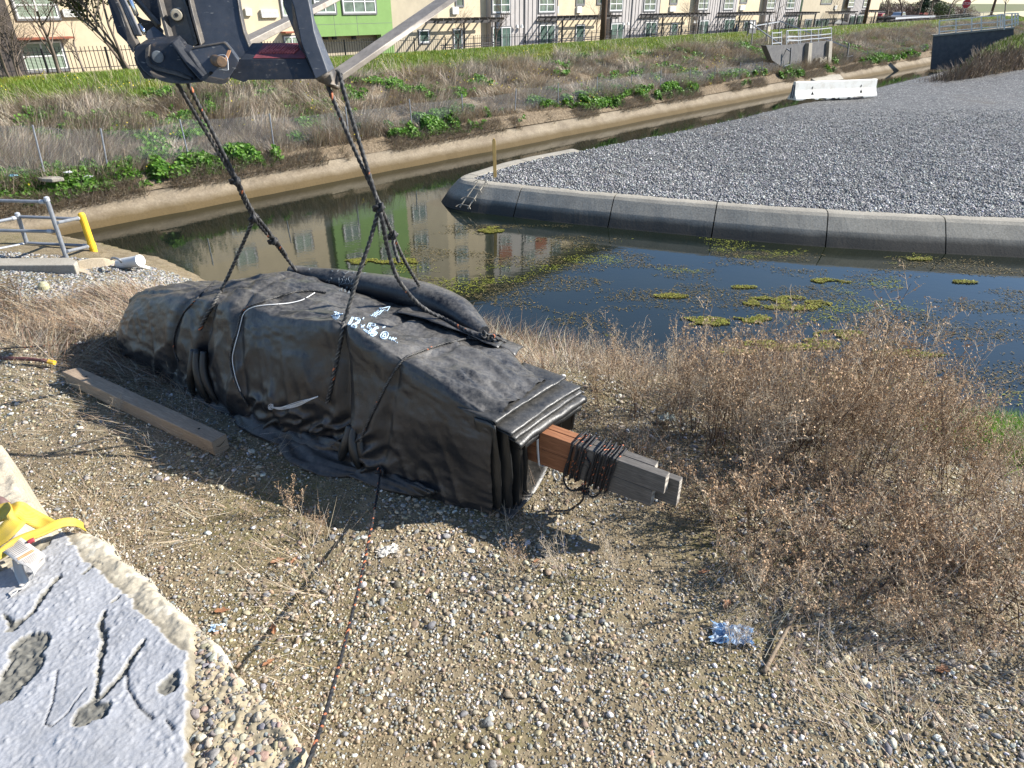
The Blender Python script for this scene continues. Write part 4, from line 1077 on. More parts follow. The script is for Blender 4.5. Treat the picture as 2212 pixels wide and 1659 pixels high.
# tag line to the concrete block
tl = [on_bundle(822, 1026, .02)] + [at_z(u, v, z) for u, v, z in ((812, 1085, .13), (800, 1150, .24), (783, 1235, .38), (762, 1323, .53), (740, 1410, .68), (718, 1490, .80), (694, 1570, .90), (667, 1645, .985), (640, 1700, .985), (590, 1740, .97))]
o = rope('tag_rope', cm(tl), .0095, fleck=.34, grey=.05, lobes=2, pitch=9)
tag(o, 'taut black rope with orange flecks from the bundle to the near concrete slab', 'rope')
rope('knot', [knot(tl[0] + Vector((0, 0, .02)), .035, (.2, .3, -1))], .0095, o, fleck=.4, grey=.05)
def zg(p, dz=0): return Vector((p[0], p[1], float(z_near(p[0], p[1])) + dz))
gp = [zg(at_z(u, v, 0), .03) for u, v in ((-20, 762), (40, 758), (107, 754), (168, 750), (198, 748), (226, 755), (240, 765), (262, 778))]
o = rope('ground_rope', cm(gp), .0085, fleck=.5, grey=.1)
tag(o, 'black rope with orange flecks lying in the dead grass left of the bundle', 'rope')
# pale twine bunched at the foot of the near face
b = MB(); random.seed(2)
for k in range(7):
    p = [on_bundle(x, y + (k - 3) * 1.3 * math.sin(math.pi * i / 5) + random.uniform(-1, 1), .012) for i, (x, y) in enumerate(((588, 878), (605, 880), (628, 877), (650, 870), (668, 863), (688, 855)))]
    p = [q for q in p if q is not None]
    if len(p) > 2: b.tube(catmull(p, 4), .0024, 5)
p = on_bundle(586, 878, .015)
for k in range(3): b.tube([p + Vector((math.cos(a) * .022, math.sin(a) * .012, math.sin(a + k) * .02)) for a in np.linspace(0, 6, 12)], .0022, 5)
tag(b.build('twine', M['wframe'], smooth=True), 'tangle of pale twine at the foot of the near side of the bundle', 'twine')
# ------------------------------------------------------------------ boards in the mouth of the bundle
def oriented(name, origin, mat, mb, parent=None, rotz=None, bevel=0.004):
    o = mb.build(name, mat, None, bevel=bevel)
    o.location = origin; o.rotation_euler = (0, 0, math.atan2(-B1.y, -B1.x) if rotz is None else rotz)
    if parent: o.parent = parent
    return o
g = NG('weathered_board'); v = g.map((1, 1, 1)); m_ = g.map((.5, 9, 9))
n = g.noise(7, 6, .65, m_, 1.2); n2 = g.noise(40, 4, .6, g.map((.4, 4, 4))); x = g.sep(g.tc.outputs['Object'])[0]
grey = g.ramp(n, [(.3, (.19, .175, .16)), (.5, (.10, .093, .085)), (.6, (.17, .157, .143)), (.75, (.09, .083, .077))])
red = g.ramp(n, [(.3, (.40, .19, .095)), (.55, (.26, .11, .055)), (.75, (.36, .17, .08))])
f = g.ramp(g.math('ADD', x, g.math('MULTIPLY', g.noise(9, 4, .6), .16)), [(.50, 0), (.58, 1)])
c = g.mix(f, red, grey); c = g.mix(.5, c, g.ramp(n2, [(.35, .6), (.65, 1.15)]), 'MULTIPLY')
g.set(Base_Color=c, Roughness=.78, Normal=g.bump(n2, .35, .003)); g.p.inputs['Specular IOR Level'].default_value = .25; M['board2'] = g.m
bd = [('upper front board sticking out of the bundle, its pale end grain facing right', 1.13, .375, .445, .462, .602),
      ('lower front board under the rope coil, its end set back from the others', 1.05, .378, .448, .318, .457),
      ('rear board of the bundle, its end reaching farthest out to the right', 1.20, .456, .516, .335, .545),
      ('short hidden board behind the upper front board in the bundle mouth', 1.02, .456, .520, .550, .598)]
for lab, x1, w0, w1, h0, h1 in bd:
    b = MB(); b.abox(-.55, x1, 0, w1 - w0, 0, h1 - h0)
    t = oriented('board', L(0, w0, h0), M['board2'], b); tag(t, lab, 'board', 'boards in the bundle')
    # local +X points out of the mouth; local +Y towards the far side
    if L(0, w0, h0).dot(B2) is not None:
        b = MB(); b.abox(x1, x1 + .002, .004, w1 - w0 - .004, .004, h1 - h0 - .004)
        oriented('end_grain', (0, 0, 0), M['board_end'], b, t, 0, 0)
# rope coil wound round the boards
path = []; turns = 21
for k in range(turns * 24):
    a = 2 * math.pi * k / 24; q = k / (turns * 24)
    ca, sa = math.cos(a), math.sin(a); m_ = max(abs(ca), abs(sa)) ** .78
    pos = .40 + .30 * (q * 1.02) + .012 * math.sin(a * .37) + .014 * ca * 0
    sec = .012 * math.sin(q * 40) 
    x = -(pos + .035 * sa + (.05 if q > .45 else 0) + sec)
    layer = .012 * (1 if int(q * turns) % 3 == 1 else 0)
    path.append(tuple(L(x, .447 + (ca / m_) * (.085 + layer), .458 + (sa / m_) * (.158 + layer))))
path = [tuple(p) for p in path]
cl_ = rope('rope_coil', path, .0078, fleck=.25, grey=.12)
tag(cl_, 'black rope with orange flecks coiled round the boards at the bundle mouth', 'rope coil')
c0 = L(-.52, .44, .19)
rope('loop', [cm([L(-.40, .37, .40), L(-.39, .36, .28), L(-.44, .38, .19), c0, L(-.60, .42, .17), L(-.66, .43, .25), L(-.62, .42, .33)], 6), cm([c0, L(-.53, .44, .26), L(-.53, .43, .33)], 5), knot(c0, .045, (.4, .3, 1)), cm([c0, L(-.52, .43, .10), L(-.47, .40, .03), L(-.44, .36, .012), L(-.36, .30, .012)], 5)], .0085, cl_, fleck=.2, grey=.1)
# white strap on the boards
b = MB(); pts = [L(-.155, .372, .605), L(-.16, .365, .56), L(-.165, .366, .45), L(-.175, .37, .33), L(-.18, .38, .305), L(-.22, .42, .295), L(-.25, .46, .25), L(-.24, .47, .19), L(-.27, .48, .14), L(-.30, .47, .19), L(-.27, .46, .25)]
pp = catmull(pts, 6)
b.grid([[p + B1 * .009, p - B1 * .009] for p in pp]); o = b.build('white_strap', M['wframe'], smooth=True)
m = o.modifiers.new('t', 'SOLIDIFY'); m.thickness = .003
tag(o, 'narrow white strap round the boards at the bundle mouth with a hanging end', 'strap')
# ------------------------------------------------------------------ timber beam on the gravel
p0 = at_z(466, 988, 0); p1 = at_z(145.5, 832, 0); ax = (p1 - p0); Lb = ax.length; ax.normalize()
b = MB(); n = 26
G = []
for i in range(n):
    t = i / (n - 1); row = []
    for a, c in ((0, 0), (0, .07), (0, .14), (.07, .142), (.14, .14), (.14, .07), (.14, 0), (.07, 0)):
        k = Vector((t * Lb, -a + (random.random() - .5) * .004, c + (random.random() - .5) * .004)); 
        if i == n - 1: k.x -= .05 * (a / .14)
        row.append(k)
    G.append(row)
b.grid(G, close=True); b.add(G[0], [tuple(range(8))]); b.add(G[-1], [tuple(range(8))])
t = b.build('timber_beam', M['beam'] , None, bevel=.006)
t.location = p0 + Vector((0, 0, .012)); t.rotation_euler = (0, 0, math.atan2(ax.y, ax.x))
tag(t, 'square brown timber beam with cracked end lying on the gravel beside the bundle', 'beam')
g = NG('fir_beam'); m_ = g.map((.5, 8, 8)); n_ = g.noise(5, 6, .65, m_, 1.6); n2 = g.noise(30, 4, .6, g.map((.35, 4, 4))); n3 = g.noise(2.4, 4)
c = g.ramp(n_, [(.3, (.44, .34, .24)), (.5, (.31, .23, .16)), (.6, (.42, .32, .225)), (.75, (.33, .245, .17))])
c = g.mix(.55, c, g.ramp(n2, [(.35, .6), (.65, 1.15)]), 'MULTIPLY'); c = g.mix(.5, c, g.ramp(n3, [(.3, .75), (.7, 1.15)]), 'MULTIPLY')
g.set(Base_Color=c, Roughness=.8, Normal=g.bump(n2, .35, .003)); t.data.materials[0] = g.m
b = MB(); b.abox(-.003, .0, -.134, -.006, .006, .134); e = b.build('end_grain', M['beam_end'], t); e.matrix_parent_inverse.identity()
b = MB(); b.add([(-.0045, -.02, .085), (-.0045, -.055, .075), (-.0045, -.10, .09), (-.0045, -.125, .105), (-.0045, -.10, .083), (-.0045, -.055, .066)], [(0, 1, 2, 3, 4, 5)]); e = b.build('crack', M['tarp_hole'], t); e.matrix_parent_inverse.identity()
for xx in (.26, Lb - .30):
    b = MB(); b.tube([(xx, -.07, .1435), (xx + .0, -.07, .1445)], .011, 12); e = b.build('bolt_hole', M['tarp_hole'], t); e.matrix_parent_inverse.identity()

# ------------------------------------------------------------------ broken concrete block, painted grey, in the near corner
ZB = .95
def XB(u, v, z=ZB): p = at_z(u, v, z); return (p.x, p.y)
outer = [XB(u, v) for u, v in ((-330, 1330), (-130, 1240), (-10, 1205), (60, 1165), (150, 1132), (200, 1140), (243, 1172), (290, 1218), (338, 1265), (380, 1305), (416, 1337), (465, 1390), (516, 1449), (560, 1495), (607, 1538), (645, 1595), (680, 1655), (740, 1760), (700, 1900), (300, 2050), (-500, 1900))]
rim_in = [XB(u, v) for u, v in ((100, 1185), (130, 1150), (150, 1165), (195, 1222), (228, 1245), (260, 1274), (290, 1312), (320, 1340), (377, 1393), (405, 1420), (400, 1480), (408, 1560), (400, 1650), (405, 1800))]
paint_poly = rim_in + [XB(300, 1950), XB(-480, 1850), XB(-320, 1345), XB(-120, 1262), XB(0, 1235), XB(60, 1212)]
agg_poly = [XB(u, v) for u, v in ((408, 1421), (418, 1338), (470, 1400), (516, 1452), (607, 1540), (680, 1655), (740, 1760), (600, 1900), (405, 1850), (405, 1560))]
xs = np.arange(-2.75, -.22, .0052); ys = np.arange(.66, 2.6, .0052)
Xg, Yg = np.meshgrid(xs, ys)
Do = in_poly(Xg, Yg, outer) + (fbm(Xg * 9, Yg * 9, 1.) - .5) * .05
Dp = in_poly(Xg, Yg, paint_poly) + (fbm(Xg * 14, Yg * 14, 2.) - .5) * .045 + (fbm(Xg * 50, Yg * 50, 5.) - .5) * .02
Da = in_poly(Xg, Yg, agg_poly) + (fbm(Xg * 10, Yg * 10, 3.) - .5) * .05
def seg_d(polys):
    D = np.full(Xg.shape, 9.)
    for pl, wd in polys:
        for i in range(len(pl) - 1):
            (x1, y1), (x2, y2) = XB(*pl[i]), XB(*pl[i + 1]); L2 = (x2 - x1) ** 2 + (y2 - y1) ** 2
            t = np.clip(((Xg - x1) * (x2 - x1) + (Yg - y1) * (y2 - y1)) / L2, 0, 1)
            D = np.minimum(D, np.hypot(Xg - x1 - t * (x2 - x1), Yg - y1 - t * (y2 - y1)) - wd[0] - (wd[1] - wd[0]) * t)
    return D
K = lambda *p: [(x * .4333, 940.3 + y * .4333) for x, y in p]
cr = seg_d([(K((520, 880), (505, 960), (528, 1020), (505, 1110), (490, 1240), (470, 1380)), (.008, .014)), (K((728, 1030), (655, 1130), (610, 1200), (500, 1330), (460, 1390)), (.008, .013)),
            (K((440, 1400), (490, 1390)), (.05, .04)), (K((15, 890), (70, 965), (160, 890), (240, 770), (285, 720)), (.006, .016)), (K((60, 960), (100, 930)), (.02, .02)), (K((840, 1260), (870, 1210)), (.04, .02)), (K((150, 1060), (120, 1160), (40, 1270)), (.075, .055)),
            (K((0, 1300), (60, 1240)), (.04, .06)), (K((560, 830), (590, 800)), (.004, .012)), (K((420, 690), (480, 640)), (.004, .02))]) + (fbm(Xg * 34, Yg * 34, 7.) - .5) * .026 + (fbm(Xg * 90, Yg * 90, 9.) - .5) * .012
thin = seg_d([(K((635, 1160), (640, 1270), (700, 1370), (760, 1420)), (.0, .004)), (K((290, 1180), (265, 1330), (225, 1440), (260, 1455), (340, 1390), (430, 1270)), (.0, .0)), (K((830, 1430), (870, 1480)), (.0, .004))])
chip = smooth(.0025, -.0025, cr) ; thn = smooth(.005, .001, thin)
rough_band = fbm(Xg * 7, Yg * 7, 31.)
bumps = fbm(Xg * 60, Yg * 60, 13., 3)
z = ZB + (fbm(Xg * 2.2, Yg * 2.2, 4.) - .5) * .05
pm = smooth(-.004, .006, Dp) * (1 - chip)
z = z + pm * (.009 + np.clip(bumps - .5, 0, 1) * .020 * smooth(.36, .52, rough_band) + (fbm(Xg * 130, Yg * 130, 19., 2) - .5) * .006) - thn * .008 - chip * (.006 - (fbm(Xg * 60, Yg * 60, 3.) - .5) * .03)
z = z + (1 - smooth(-.01, .01, Dp)) * (fbm(Xg * 26, Yg * 26, 21.) - .5) * .03
am = smooth(-.01, .02, Da) * (1 - pm)
z = z - am * .03 + am * (fbm(Xg * 18, Yg * 18, 23.) - .5) * .05
z = z - smooth(.05, -.0, Do) ** 2 * .05
z = np.where(Do < 0, ZB - .03 + Do * 14, z); z = np.maximum(z, -.1)
colc = np.zeros(Xg.shape + (3,)); nn = fbm(Xg * 12, Yg * 12, 43.)[..., None]; n5 = fbm(Xg * 70, Yg * 70, 47.)[..., None]
conc = np.array([.40, .355, .27]) * (.72 + .55 * nn) * (.75 + .5 * n5); white_s = smooth(.60, .68, fbm(Xg * 16, Yg * 16, 51.))[..., None]
conc = conc * (1 - white_s * .6) + white_s * .6 * np.array([.62, .58, .48])
aggc = np.array([.33, .275, .18]) * (.65 + .7 * n5) * (.8 + .4 * nn)
paint = np.array([.33, .335, .35]) * (.80 + .35 * nn) * (.85 + .3 * n5)
dk = np.array([.15, .145, .125]) * (.5 + .9 * n5)
colc = conc * (1 - am[..., None]) + aggc * am[..., None]
edge_dark = (smooth(.05, .0, np.abs(Dp)) * (1 - pm))[..., None]; colc = colc * (1 - .45 * edge_dark)  # bare concrete darker along the edge of the paint
colc = colc * (1 - pm[..., None]) + paint * pm[..., None]
colc = colc * (1 - chip[..., None] * smooth(-.01, .02, Dp)[..., None]) + dk * chip[..., None] * smooth(-.01, .02, Dp)[..., None]
colc = colc * (1 - .6 * thn[..., None])
ok = Do > -.085
nx = Xg.shape[1]; i, j = np.meshgrid(np.arange(nx - 1), np.arange(Xg.shape[0] - 1)); a = (j * nx + i).ravel()
F = np.stack([a, a + 1, a + nx + 1, a + nx], 1); okf = ok.ravel()[F].all(1); F = F[okf]
used = np.unique(F); remap = -np.ones(Xg.size, int); remap[used] = np.arange(len(used))
V = np.stack([Xg, Yg, z], -1).reshape(-1, 3)[used]
g = NG('block_surface'); a_ = g.attr(); n_ = g.noise(160, 3, .6)
isgrey = g.ramp(g.sep(a_)[2], [(.30, 0), (.36, 1)])
g.set(Base_Color=g.mix(.5, a_, g.ramp(n_, [(.3, .75), (.7, 1.15)]), 'MULTIPLY'), Roughness=g.ramp(isgrey, [(0, .9), (1, .30)]), Normal=g.bump(n_, .25, .003))
M['block'] = g.m
blk = npobj('concrete_block', V, remap[F], M['block'], colc.reshape(-1, 3)[used], smooth=False)
tag(blk, 'broken concrete slab with peeling grey paint and a pebbly broken corner, nearest to the viewer', 'concrete slab')
# stones bared in the broken corner
sp = []; R2 = np.random.RandomState(3)
while len(sp) < 1500:
    x, y = R2.uniform(-1.6, -.3), R2.uniform(.7, 2.2)
    ii, jj = int((y - .66) / .0052), int((x + 2.75) / .0052)
    if 0 <= ii < Xg.shape[0] and 0 <= jj < nx and Da[ii, jj] > .006 and Do[ii, jj] > .02 and pm[ii, jj] < .2: sp.append((x, y, z[ii, jj] + .001))
sp = np.array(sp); sz = .004 + .017 * R2.rand(len(sp)) ** 4
V, F, C = stones(sp, sz, pick([(.36, .30, .21), (.27, .265, .25), (.40, .34, .25), (.33, .23, .18), (.24, .21, .18), (.45, .40, .31), (.22, .22, .215), (.34, .28, .19)], len(sp)), ICO2, .55)
npobj('bared_stones', V, F, M['stone'], C, smooth=True, parent=blk)['kind'] = 'stuff'
# second piece of concrete behind the sling
poly = [XB(u, v, .80) for u, v in ((-200, 880), (-60, 925), (0, 960), (10, 985), (22, 1005), (34, 1050), (60, 1078), (72, 1100), (40, 1150), (-60, 1190), (-260, 1150))]
xs2 = np.arange(-3.9, -1.7, .016); ys2 = np.arange(1.9, 4.0, .016); X2, Y2 = np.meshgrid(xs2, ys2)
D2 = in_poly(X2, Y2, poly) + (fbm(X2 * 9, Y2 * 9, 61.) - .5) * .06
z2 = .80 + (fbm(X2 * 6, Y2 * 6, 3.) - .5) * .07 + (fbm(X2 * 24, Y2 * 24, 9.) - .5) * .03; z2 = np.where(D2 < 0, .77 + D2 * 9, z2); z2 = np.maximum(z2, -.1)
nx2 = X2.shape[1]; i, j = np.meshgrid(np.arange(nx2 - 1), np.arange(X2.shape[0] - 1)); a = (j * nx2 + i).ravel()
F = np.stack([a, a + 1, a + nx2 + 1, a + nx2], 1); F = F[(D2 > -.12).ravel()[F].all(1)]
used = np.unique(F); remap = -np.ones(X2.size, int); remap[used] = np.arange(len(used))
tag(npobj('concrete_chunk', np.stack([X2, Y2, z2], -1).reshape(-1, 3)[used], remap[F], concrete('rough_concrete', (.40, .34, .25), (.52, .46, .36), None, 5)), 'rough tan piece of broken concrete at the left edge behind the yellow sling', 'concrete chunk')
# yellow webbing sling and its label
sg = thing('lifting_sling', 'yellow webbing sling with a sewn white label, draped over the broken concrete slab', 'sling', at_z(60, 1180, .98))
g = NG('yellow_webbing'); wv = g.n('ShaderNodeTexWave'); wv.inputs['Scale'].default_value = 60; g.l(g.map((1, 1, .3), (0, 0, .6)), wv.inputs['Vector'])
c = g.mix(g.ramp(g.noise(9, 5, .7), [(.4, 0), (.7, .6)]), (.60, .42, .05), (.42, .31, .11)); c = g.mix(.35, c, g.ramp(wv.outputs['Fac'], [(.3, .6), (.7, 1.1)]), 'MULTIPLY')
g.set(Base_Color=c, Roughness=.75, Normal=g.bump(wv.outputs['Fac'], .2, .003)); M['web'] = g.m
def band(name, pts, width, side, mat, th=.006, parent=None, tw=0):
    P = catmull(pts, 8); b = MB(); Gr = []
    for i, p in enumerate(P):
        d = (P[min(i + 1, len(P) - 1)] - P[max(i - 1, 0)]).normalized(); s_ = Vector(side); s_ = (s_ - d * s_.dot(d)).normalized()
        if tw: s_ = Matrix.Rotation(tw * i / len(P), 3, d) @ s_
        Gr.append([p + s_ * width * (k / 4 - .5) + d.cross(s_) * .003 * math.cos(k / 4 * math.pi * 2) for k in range(5)])
    b.grid(Gr); o = b.build(name, mat, parent, smooth=True); m = o.modifiers.new('t', 'SOLIDIFY'); m.thickness = th; return o
D = CAM - at_z(60, 1180, .98); D.normalize()
zz = lambda u, v, z: at_z(u, v, z)
band('webbing', [zz(-60, 1215, 1.02), zz(-10, 1205, 1.04), zz(40, 1170, 1.05), zz(90, 1150, 1.05), zz(130, 1132, 1.05), zz(160, 1130, 1.02), zz(180, 1140, .93)], .052, (-.5, .7, .35), M['web'], .007, sg)
band('webbing', [zz(-80, 1140, 1.02), zz(-20, 1125, 1.08), zz(18, 1105, 1.14), zz(40, 1100, 1.15), zz(60, 1112, 1.10), zz(85, 1126, 1.05), zz(110, 1140, 1.03)], .075, (.2, .9, .5), M['web'], .007, sg)
band('webbing', [zz(-60, 1190, 1.04), zz(-10, 1165, 1.08), zz(20, 1140, 1.12), zz(36, 1118, 1.14), zz(22, 1104, 1.12), zz(-10, 1112, 1.10), zz(-60, 1130, 1.05)], .085, (-.6, .5, .5), M['web'], .007, sg)
M['label'] = plain('sewn_label', (.66, .62, .56), (.52, .48, .43), 6, .7, .05); M['label_ink'] = plain('label_print', (.20, .19, .19), (.16, .15, .15), 5, .8, 0); M['label_orange'] = plain('label_orange', (.60, .30, .08), (.5, .25, .07), 5, .8, 0)
lp = [zz(14, 1170, 1.035), zz(34, 1182, 1.06), zz(58, 1200, 1.065), zz(78, 1212, 1.055), zz(84, 1226, 1.02), zz(78, 1238, .99)]
lb = band('label', lp, .092, zz(60, 1150, 1.05) - zz(22, 1196, 1.05), M['label'], .003, sg)
PL = catmull(lp, 8); sd = (zz(60, 1150, 1.05) - zz(22, 1196, 1.05))
for mat, lo, hi, st, nm in ((M['label_ink'], 3, 28, 1, 'printed_lines'), (M['label_orange'], 15, 17, 1, 'orange_line')):
    b = MB()
    for i in range(lo, hi):
        if nm == 'printed_lines' and 14 <= i <= 17: continue
        p = PL[i]; d = (PL[i + 1] - PL[i - 1]).normalized(); s_ = (sd - d * sd.dot(d)).normalized(); nv = s_.cross(d); nv = nv if nv.dot(D) > 0 else -nv
        b.box(p + nv * .0042 + s_ * (random.random() - .5) * .008, (s_ * (.030 + .008 * random.random()), d * (.0011 if nm == 'printed_lines' else .003), nv * .0004))
    b.build(nm, mat, lb)
band('hanging_end', [zz(36, 1205, 1.0), zz(42, 1235, .98), zz(52, 1262, .975), zz(34, 1275, .97), zz(20, 1285, .965)], .04, (.8, .4, .2), M['label'], .005, sg)
b = MB(); b.tube(catmull([zz(62, 1172, 1.065), zz(68, 1168, 1.07), zz(74, 1166, 1.07)], 3), .012, 8); b.build('red_core', M['reddark'], sg, smooth=True)
b = MB(); b.tube([zz(-20, 1078, .86), zz(2, 1085, .86), zz(14, 1095, .84)], .03, 8); tag(b.build('handle_stub', plain('mauve_rubber', (.20, .12, .11), None, 8, .6), smooth=True), 'dull red brown rod end poking in at the left edge beside the tan concrete', 'rod')
# ------------------------------------------------------------------ steel fork attachment of the lifting machine
mc = thing('fork_attachment', 'worn black steel fork attachment of a lifting machine holding the ropes above the bundle', 'fork attachment', at_t(560, 150, 4.8))
EX = Vector((.10, .96, .26)).normalized()
def m1(*p): return [(221 + x * .2613, y * .2613) for x, y in p]              # measured in a close view of the coupler
def m2(*p): return [(497.8 + x * .196, 83 + y * .196) for x, y in p]
def m3(*p): return [(553 + x * .2033, y * .2033) for x, y in p]
def plate(name, poly, t, th, mat, bev=.004, ext=EX, parent=None):
    tt = t if hasattr(t, '__len__') else [t] * len(poly)
    b = MB(); b.prism([at_t(u, v, q) for (u, v), q in zip(poly, tt)], ext * th)
    return b.build(name, M[mat], parent or mc, bevel=bev, seg=2)
# boom side plates and hoses on the left
plate('boom_side', m1((-60, -260), (40, 0), (120, 270), (200, 350), (250, 440), (262, 400), (215, 310), (150, 110), (105, -20), (30, -260)), 4.86, .10, 'bsteel')
plate('boom_side', m1((-30, -260), (80, -20), (150, 100), (180, 190), (205, 330), (250, 400), (285, 370), (240, 290), (150, 60), (110, -20), (50, -260)), 4.80, .05, 'bsteel_worn')
for k in range(5):
    b = MB(); b.tube([at_t(u, v, 4.84 - .006 * k) for u, v in m1((16 + k * 21, -260), (108 + k * 18, -10), (180 + k * 19, 150), (246 + k * 18, 292))], .0105, 8)
    b.build('hose', plain('hose_rubber', (.20, .20, .21), (.13, .13, .14), 20, .55, .1) if k == 0 else bpy.data.materials['hose_rubber'], mc, smooth=True)
for a in (((120, -260), (282, 122)), ((306, 205), (352, 278))):
    b = MB(); b.tube([at_t(u, v, 4.86) for u, v in m1(*a)], .017, 14); b.build('piston_rod', M['chrome'], mc, smooth=True)
plate('inner_web', m1((150, -260), (262, -60), (345, 60), (440, 190), (480, 215), (470, 90), (440, -60), (420, -260)), 5.02, .02, 'bsteel')
plate('inner_web', m1((270, 130), (330, 165), (400, 180), (460, 215), (500, 260), (490, 330), (420, 330), (330, 250)), 4.99, .02, 'bsteel_worn')
b = MB(); b.bar(at_t(*m1((205, -90))[0], 4.93), at_t(*m1((470, 215))[0], 4.93), .035, .03); b.build('brace', M['bsteel_worn'], mc, bevel=.005)
plate('gusset', m1((365, 262), (398, 235), (520, 330), (516, 347), (400, 358), (352, 300)), 4.84, .05, 'bsteel_blue')
# main uprights
plate('upright', m1((440, -260), (640, -260), (655, 0), (690, 110), (765, 380), (700, 395), (598, 388), (552, 300), (490, 60), (460, -20)), 4.86, .05, 'bsteel_worn')
plate('upright_edge', m1((425, -260), (446, -260), (470, 0), (512, 160), (556, 312), (560, 352), (528, 330), (495, 200), (452, 20)), 4.82, .10, 'bsteel_worn')
plate('slot_wall', m1((640, -260), (705, -260), (718, 0), (745, 110), (818, 376), (762, 388), (700, 150), (655, 0)), 4.96, .03, 'bsteel')
plate('slot_edge', m1((690, -260), (712, -260), (724, 0), (752, 120), (820, 372), (806, 382), (735, 140), (708, 10)), 4.83, .12, 'bsteel_worn')
plate('face_plate', m1((708, -260), (1085, -260), (1112, 0), (1140, 130), (1168, 270), (1228, 425), (1222, 440), (1118, 492), (1060, 420), (1000, 352), (818, 378), (748, 120)), 4.87, .035, 'bsteel_blue')
plate('face_plate_edge', m1((1104, -40), (1116, -40), (1142, 130), (1172, 268), (1232, 428), (1222, 432), (1162, 280), (1130, 140)), 4.862, .05, 'bsteel_worn')
c = at_t(*m1((612, 123))[0], 4.845)
b = MB(); n_ = -(c - CAM).normalized(); n_ = Vector((n_.x, n_.y, n_.z * .4)).normalized()
b.tube([c + n_ * -.02, c + n_ * .022, c + n_ * .03], [.040, .040, .036], 28); bo = b.build('bushing', plain('worn_steel', (.42, .38, .30), (.28, .24, .18), 20, .5, .2, metal=.3), mc, smooth=False, bevel=.002)
b = MB(); b.tube([c + n_ * .029, c + n_ * .0335], [.015, .013], 18); b.build('bolt', M['bsteel'], bo)
b = MB(); b.tube([c + n_ * .0330, c + n_ * .0345], [.007, .006], 12); b.build('bolt_socket', M['tarp_hole'], bo)
# lower lobe with round cap
lob = m1((262, 395), (330, 372), (395, 362), (560, 352), (610, 400), (700, 545), (792, 668), (664, 692), (560, 686), (480, 668), (400, 640), (335, 590), (285, 520), (258, 460))
plate('pivot_housing', lob, 4.72, .16, 'bsteel', .012)
plate('pivot_rim', m1((352, 405), (390, 372), (385, 420), (378, 480), (400, 530), (460, 560), (600, 590), (740, 650), (732, 664), (600, 622), (450, 585), (372, 540), (350, 470)), 4.705, .06, 'bsteel_worn', .006)
plate('pivot_rim', m1((260, 470), (285, 520), (335, 590), (400, 640), (430, 650), (436, 655), (345, 652), (318, 600), (275, 530)), 4.80, .12, 'bsteel_worn', .006)
plate('bottom_lip', m1((385, 590), (450, 620), (560, 655), (660, 676), (800, 668), (826, 680), (664, 696), (560, 690), (486, 672), (420, 640)), 4.69, .18, 'bsteel_worn', .008)
c = at_t(*m1((458, 470))[0], 4.70); b = MB(); b.tube([c - n_ * .03, c + n_ * .004, c + n_ * .006], [.0385, .0385, .034], 30); b.build('pivot_cap', plain('pivot_grey', (.14, .16, .18), (.09, .10, .115), 30, .5, .2), mc)
plate('rib', m1((560, 352), (582, 348), (640, 430), (740, 560), (838, 668), (815, 672), (700, 545), (610, 420)), 4.66, .10, 'bsteel', .006)
plate('rib', m1((610, 392), (650, 400), (720, 430), (800, 560), (880, 650), (836, 672), (720, 540)), 4.70, .10, 'bsteel', .006)
# hexagonal latch plate with its pin
hexp = m1((728, 408), (745, 396), (870, 374), (1000, 354), (1018, 362), (1064, 418), (1124, 500), (1126, 530), (1048, 642), (1030, 664), (1000, 668), (882, 632), (868, 600), (782, 482))
plate('latch_plate', hexp, 4.60, .035, 'bsteel_blue', .004)
plate('latch_edge', m1((868, 600), (882, 632), (1000, 656), (1046, 642), (1050, 655), (1020, 690), (985, 699), (870, 684), (800, 660), (838, 640)), 4.595, .10, 'bsteel_worn', .006)
plate('latch_trim', m1((728, 408), (748, 394), (1000, 350), (1020, 360), (1066, 416), (1058, 420), (1012, 368), (998, 360), (752, 404), (735, 416)), 4.596, .02, 'bsteel_worn', .002)
c = at_t(*m1((940, 500))[0], 4.60); ax_ = (at_t(*m1((985, 512))[0], 4.46) - c)
b = MB(); b.tube([c - ax_ * .2, c + ax_, c + ax_ * 1.03], [.036, .035, .030], 24); pn = b.build('latch_pin', plain('rusty_pin', (.19, .12, .07), (.10, .07, .05), 25, .6, .3, metal=.2), mc, smooth=False, bevel=.003)
b = MB(); P0 = [at_t(u, v, 4.50) for u, v in catmull([Vector((x, y, 0)) for x, y in m1((955, 460), (1010, 455), (1034, 490), (1040, 560), (1034, 580), (970, 574))], 4) and [(q.x, q.y) for q in catmull([Vector((x, y, 0)) for x, y in m1((955, 460), (1010, 455), (1034, 490), (1040, 560), (1034, 580), (970, 574))], 5)]]
b.tube(P0, .003, 6); b.build('clip_wire', M['galv_light'], pn, smooth=True)
b = MB(); b.bar(at_t(*m1((1052, 418))[0], 4.57), at_t(*m1((1000, 548))[0], 4.48), .018, .008); b.build('latch_flag', plain('orange_rust', (.40, .20, .09), (.28, .15, .08), 20, .7, .2), mc)
b = MB(); c = at_t(*m1((900, 607))[0], 4.598); b.tube([c, c + n_ * .003], [.014, .014], 18); b.build('latch_hole', M['tarp_hole'], mc)
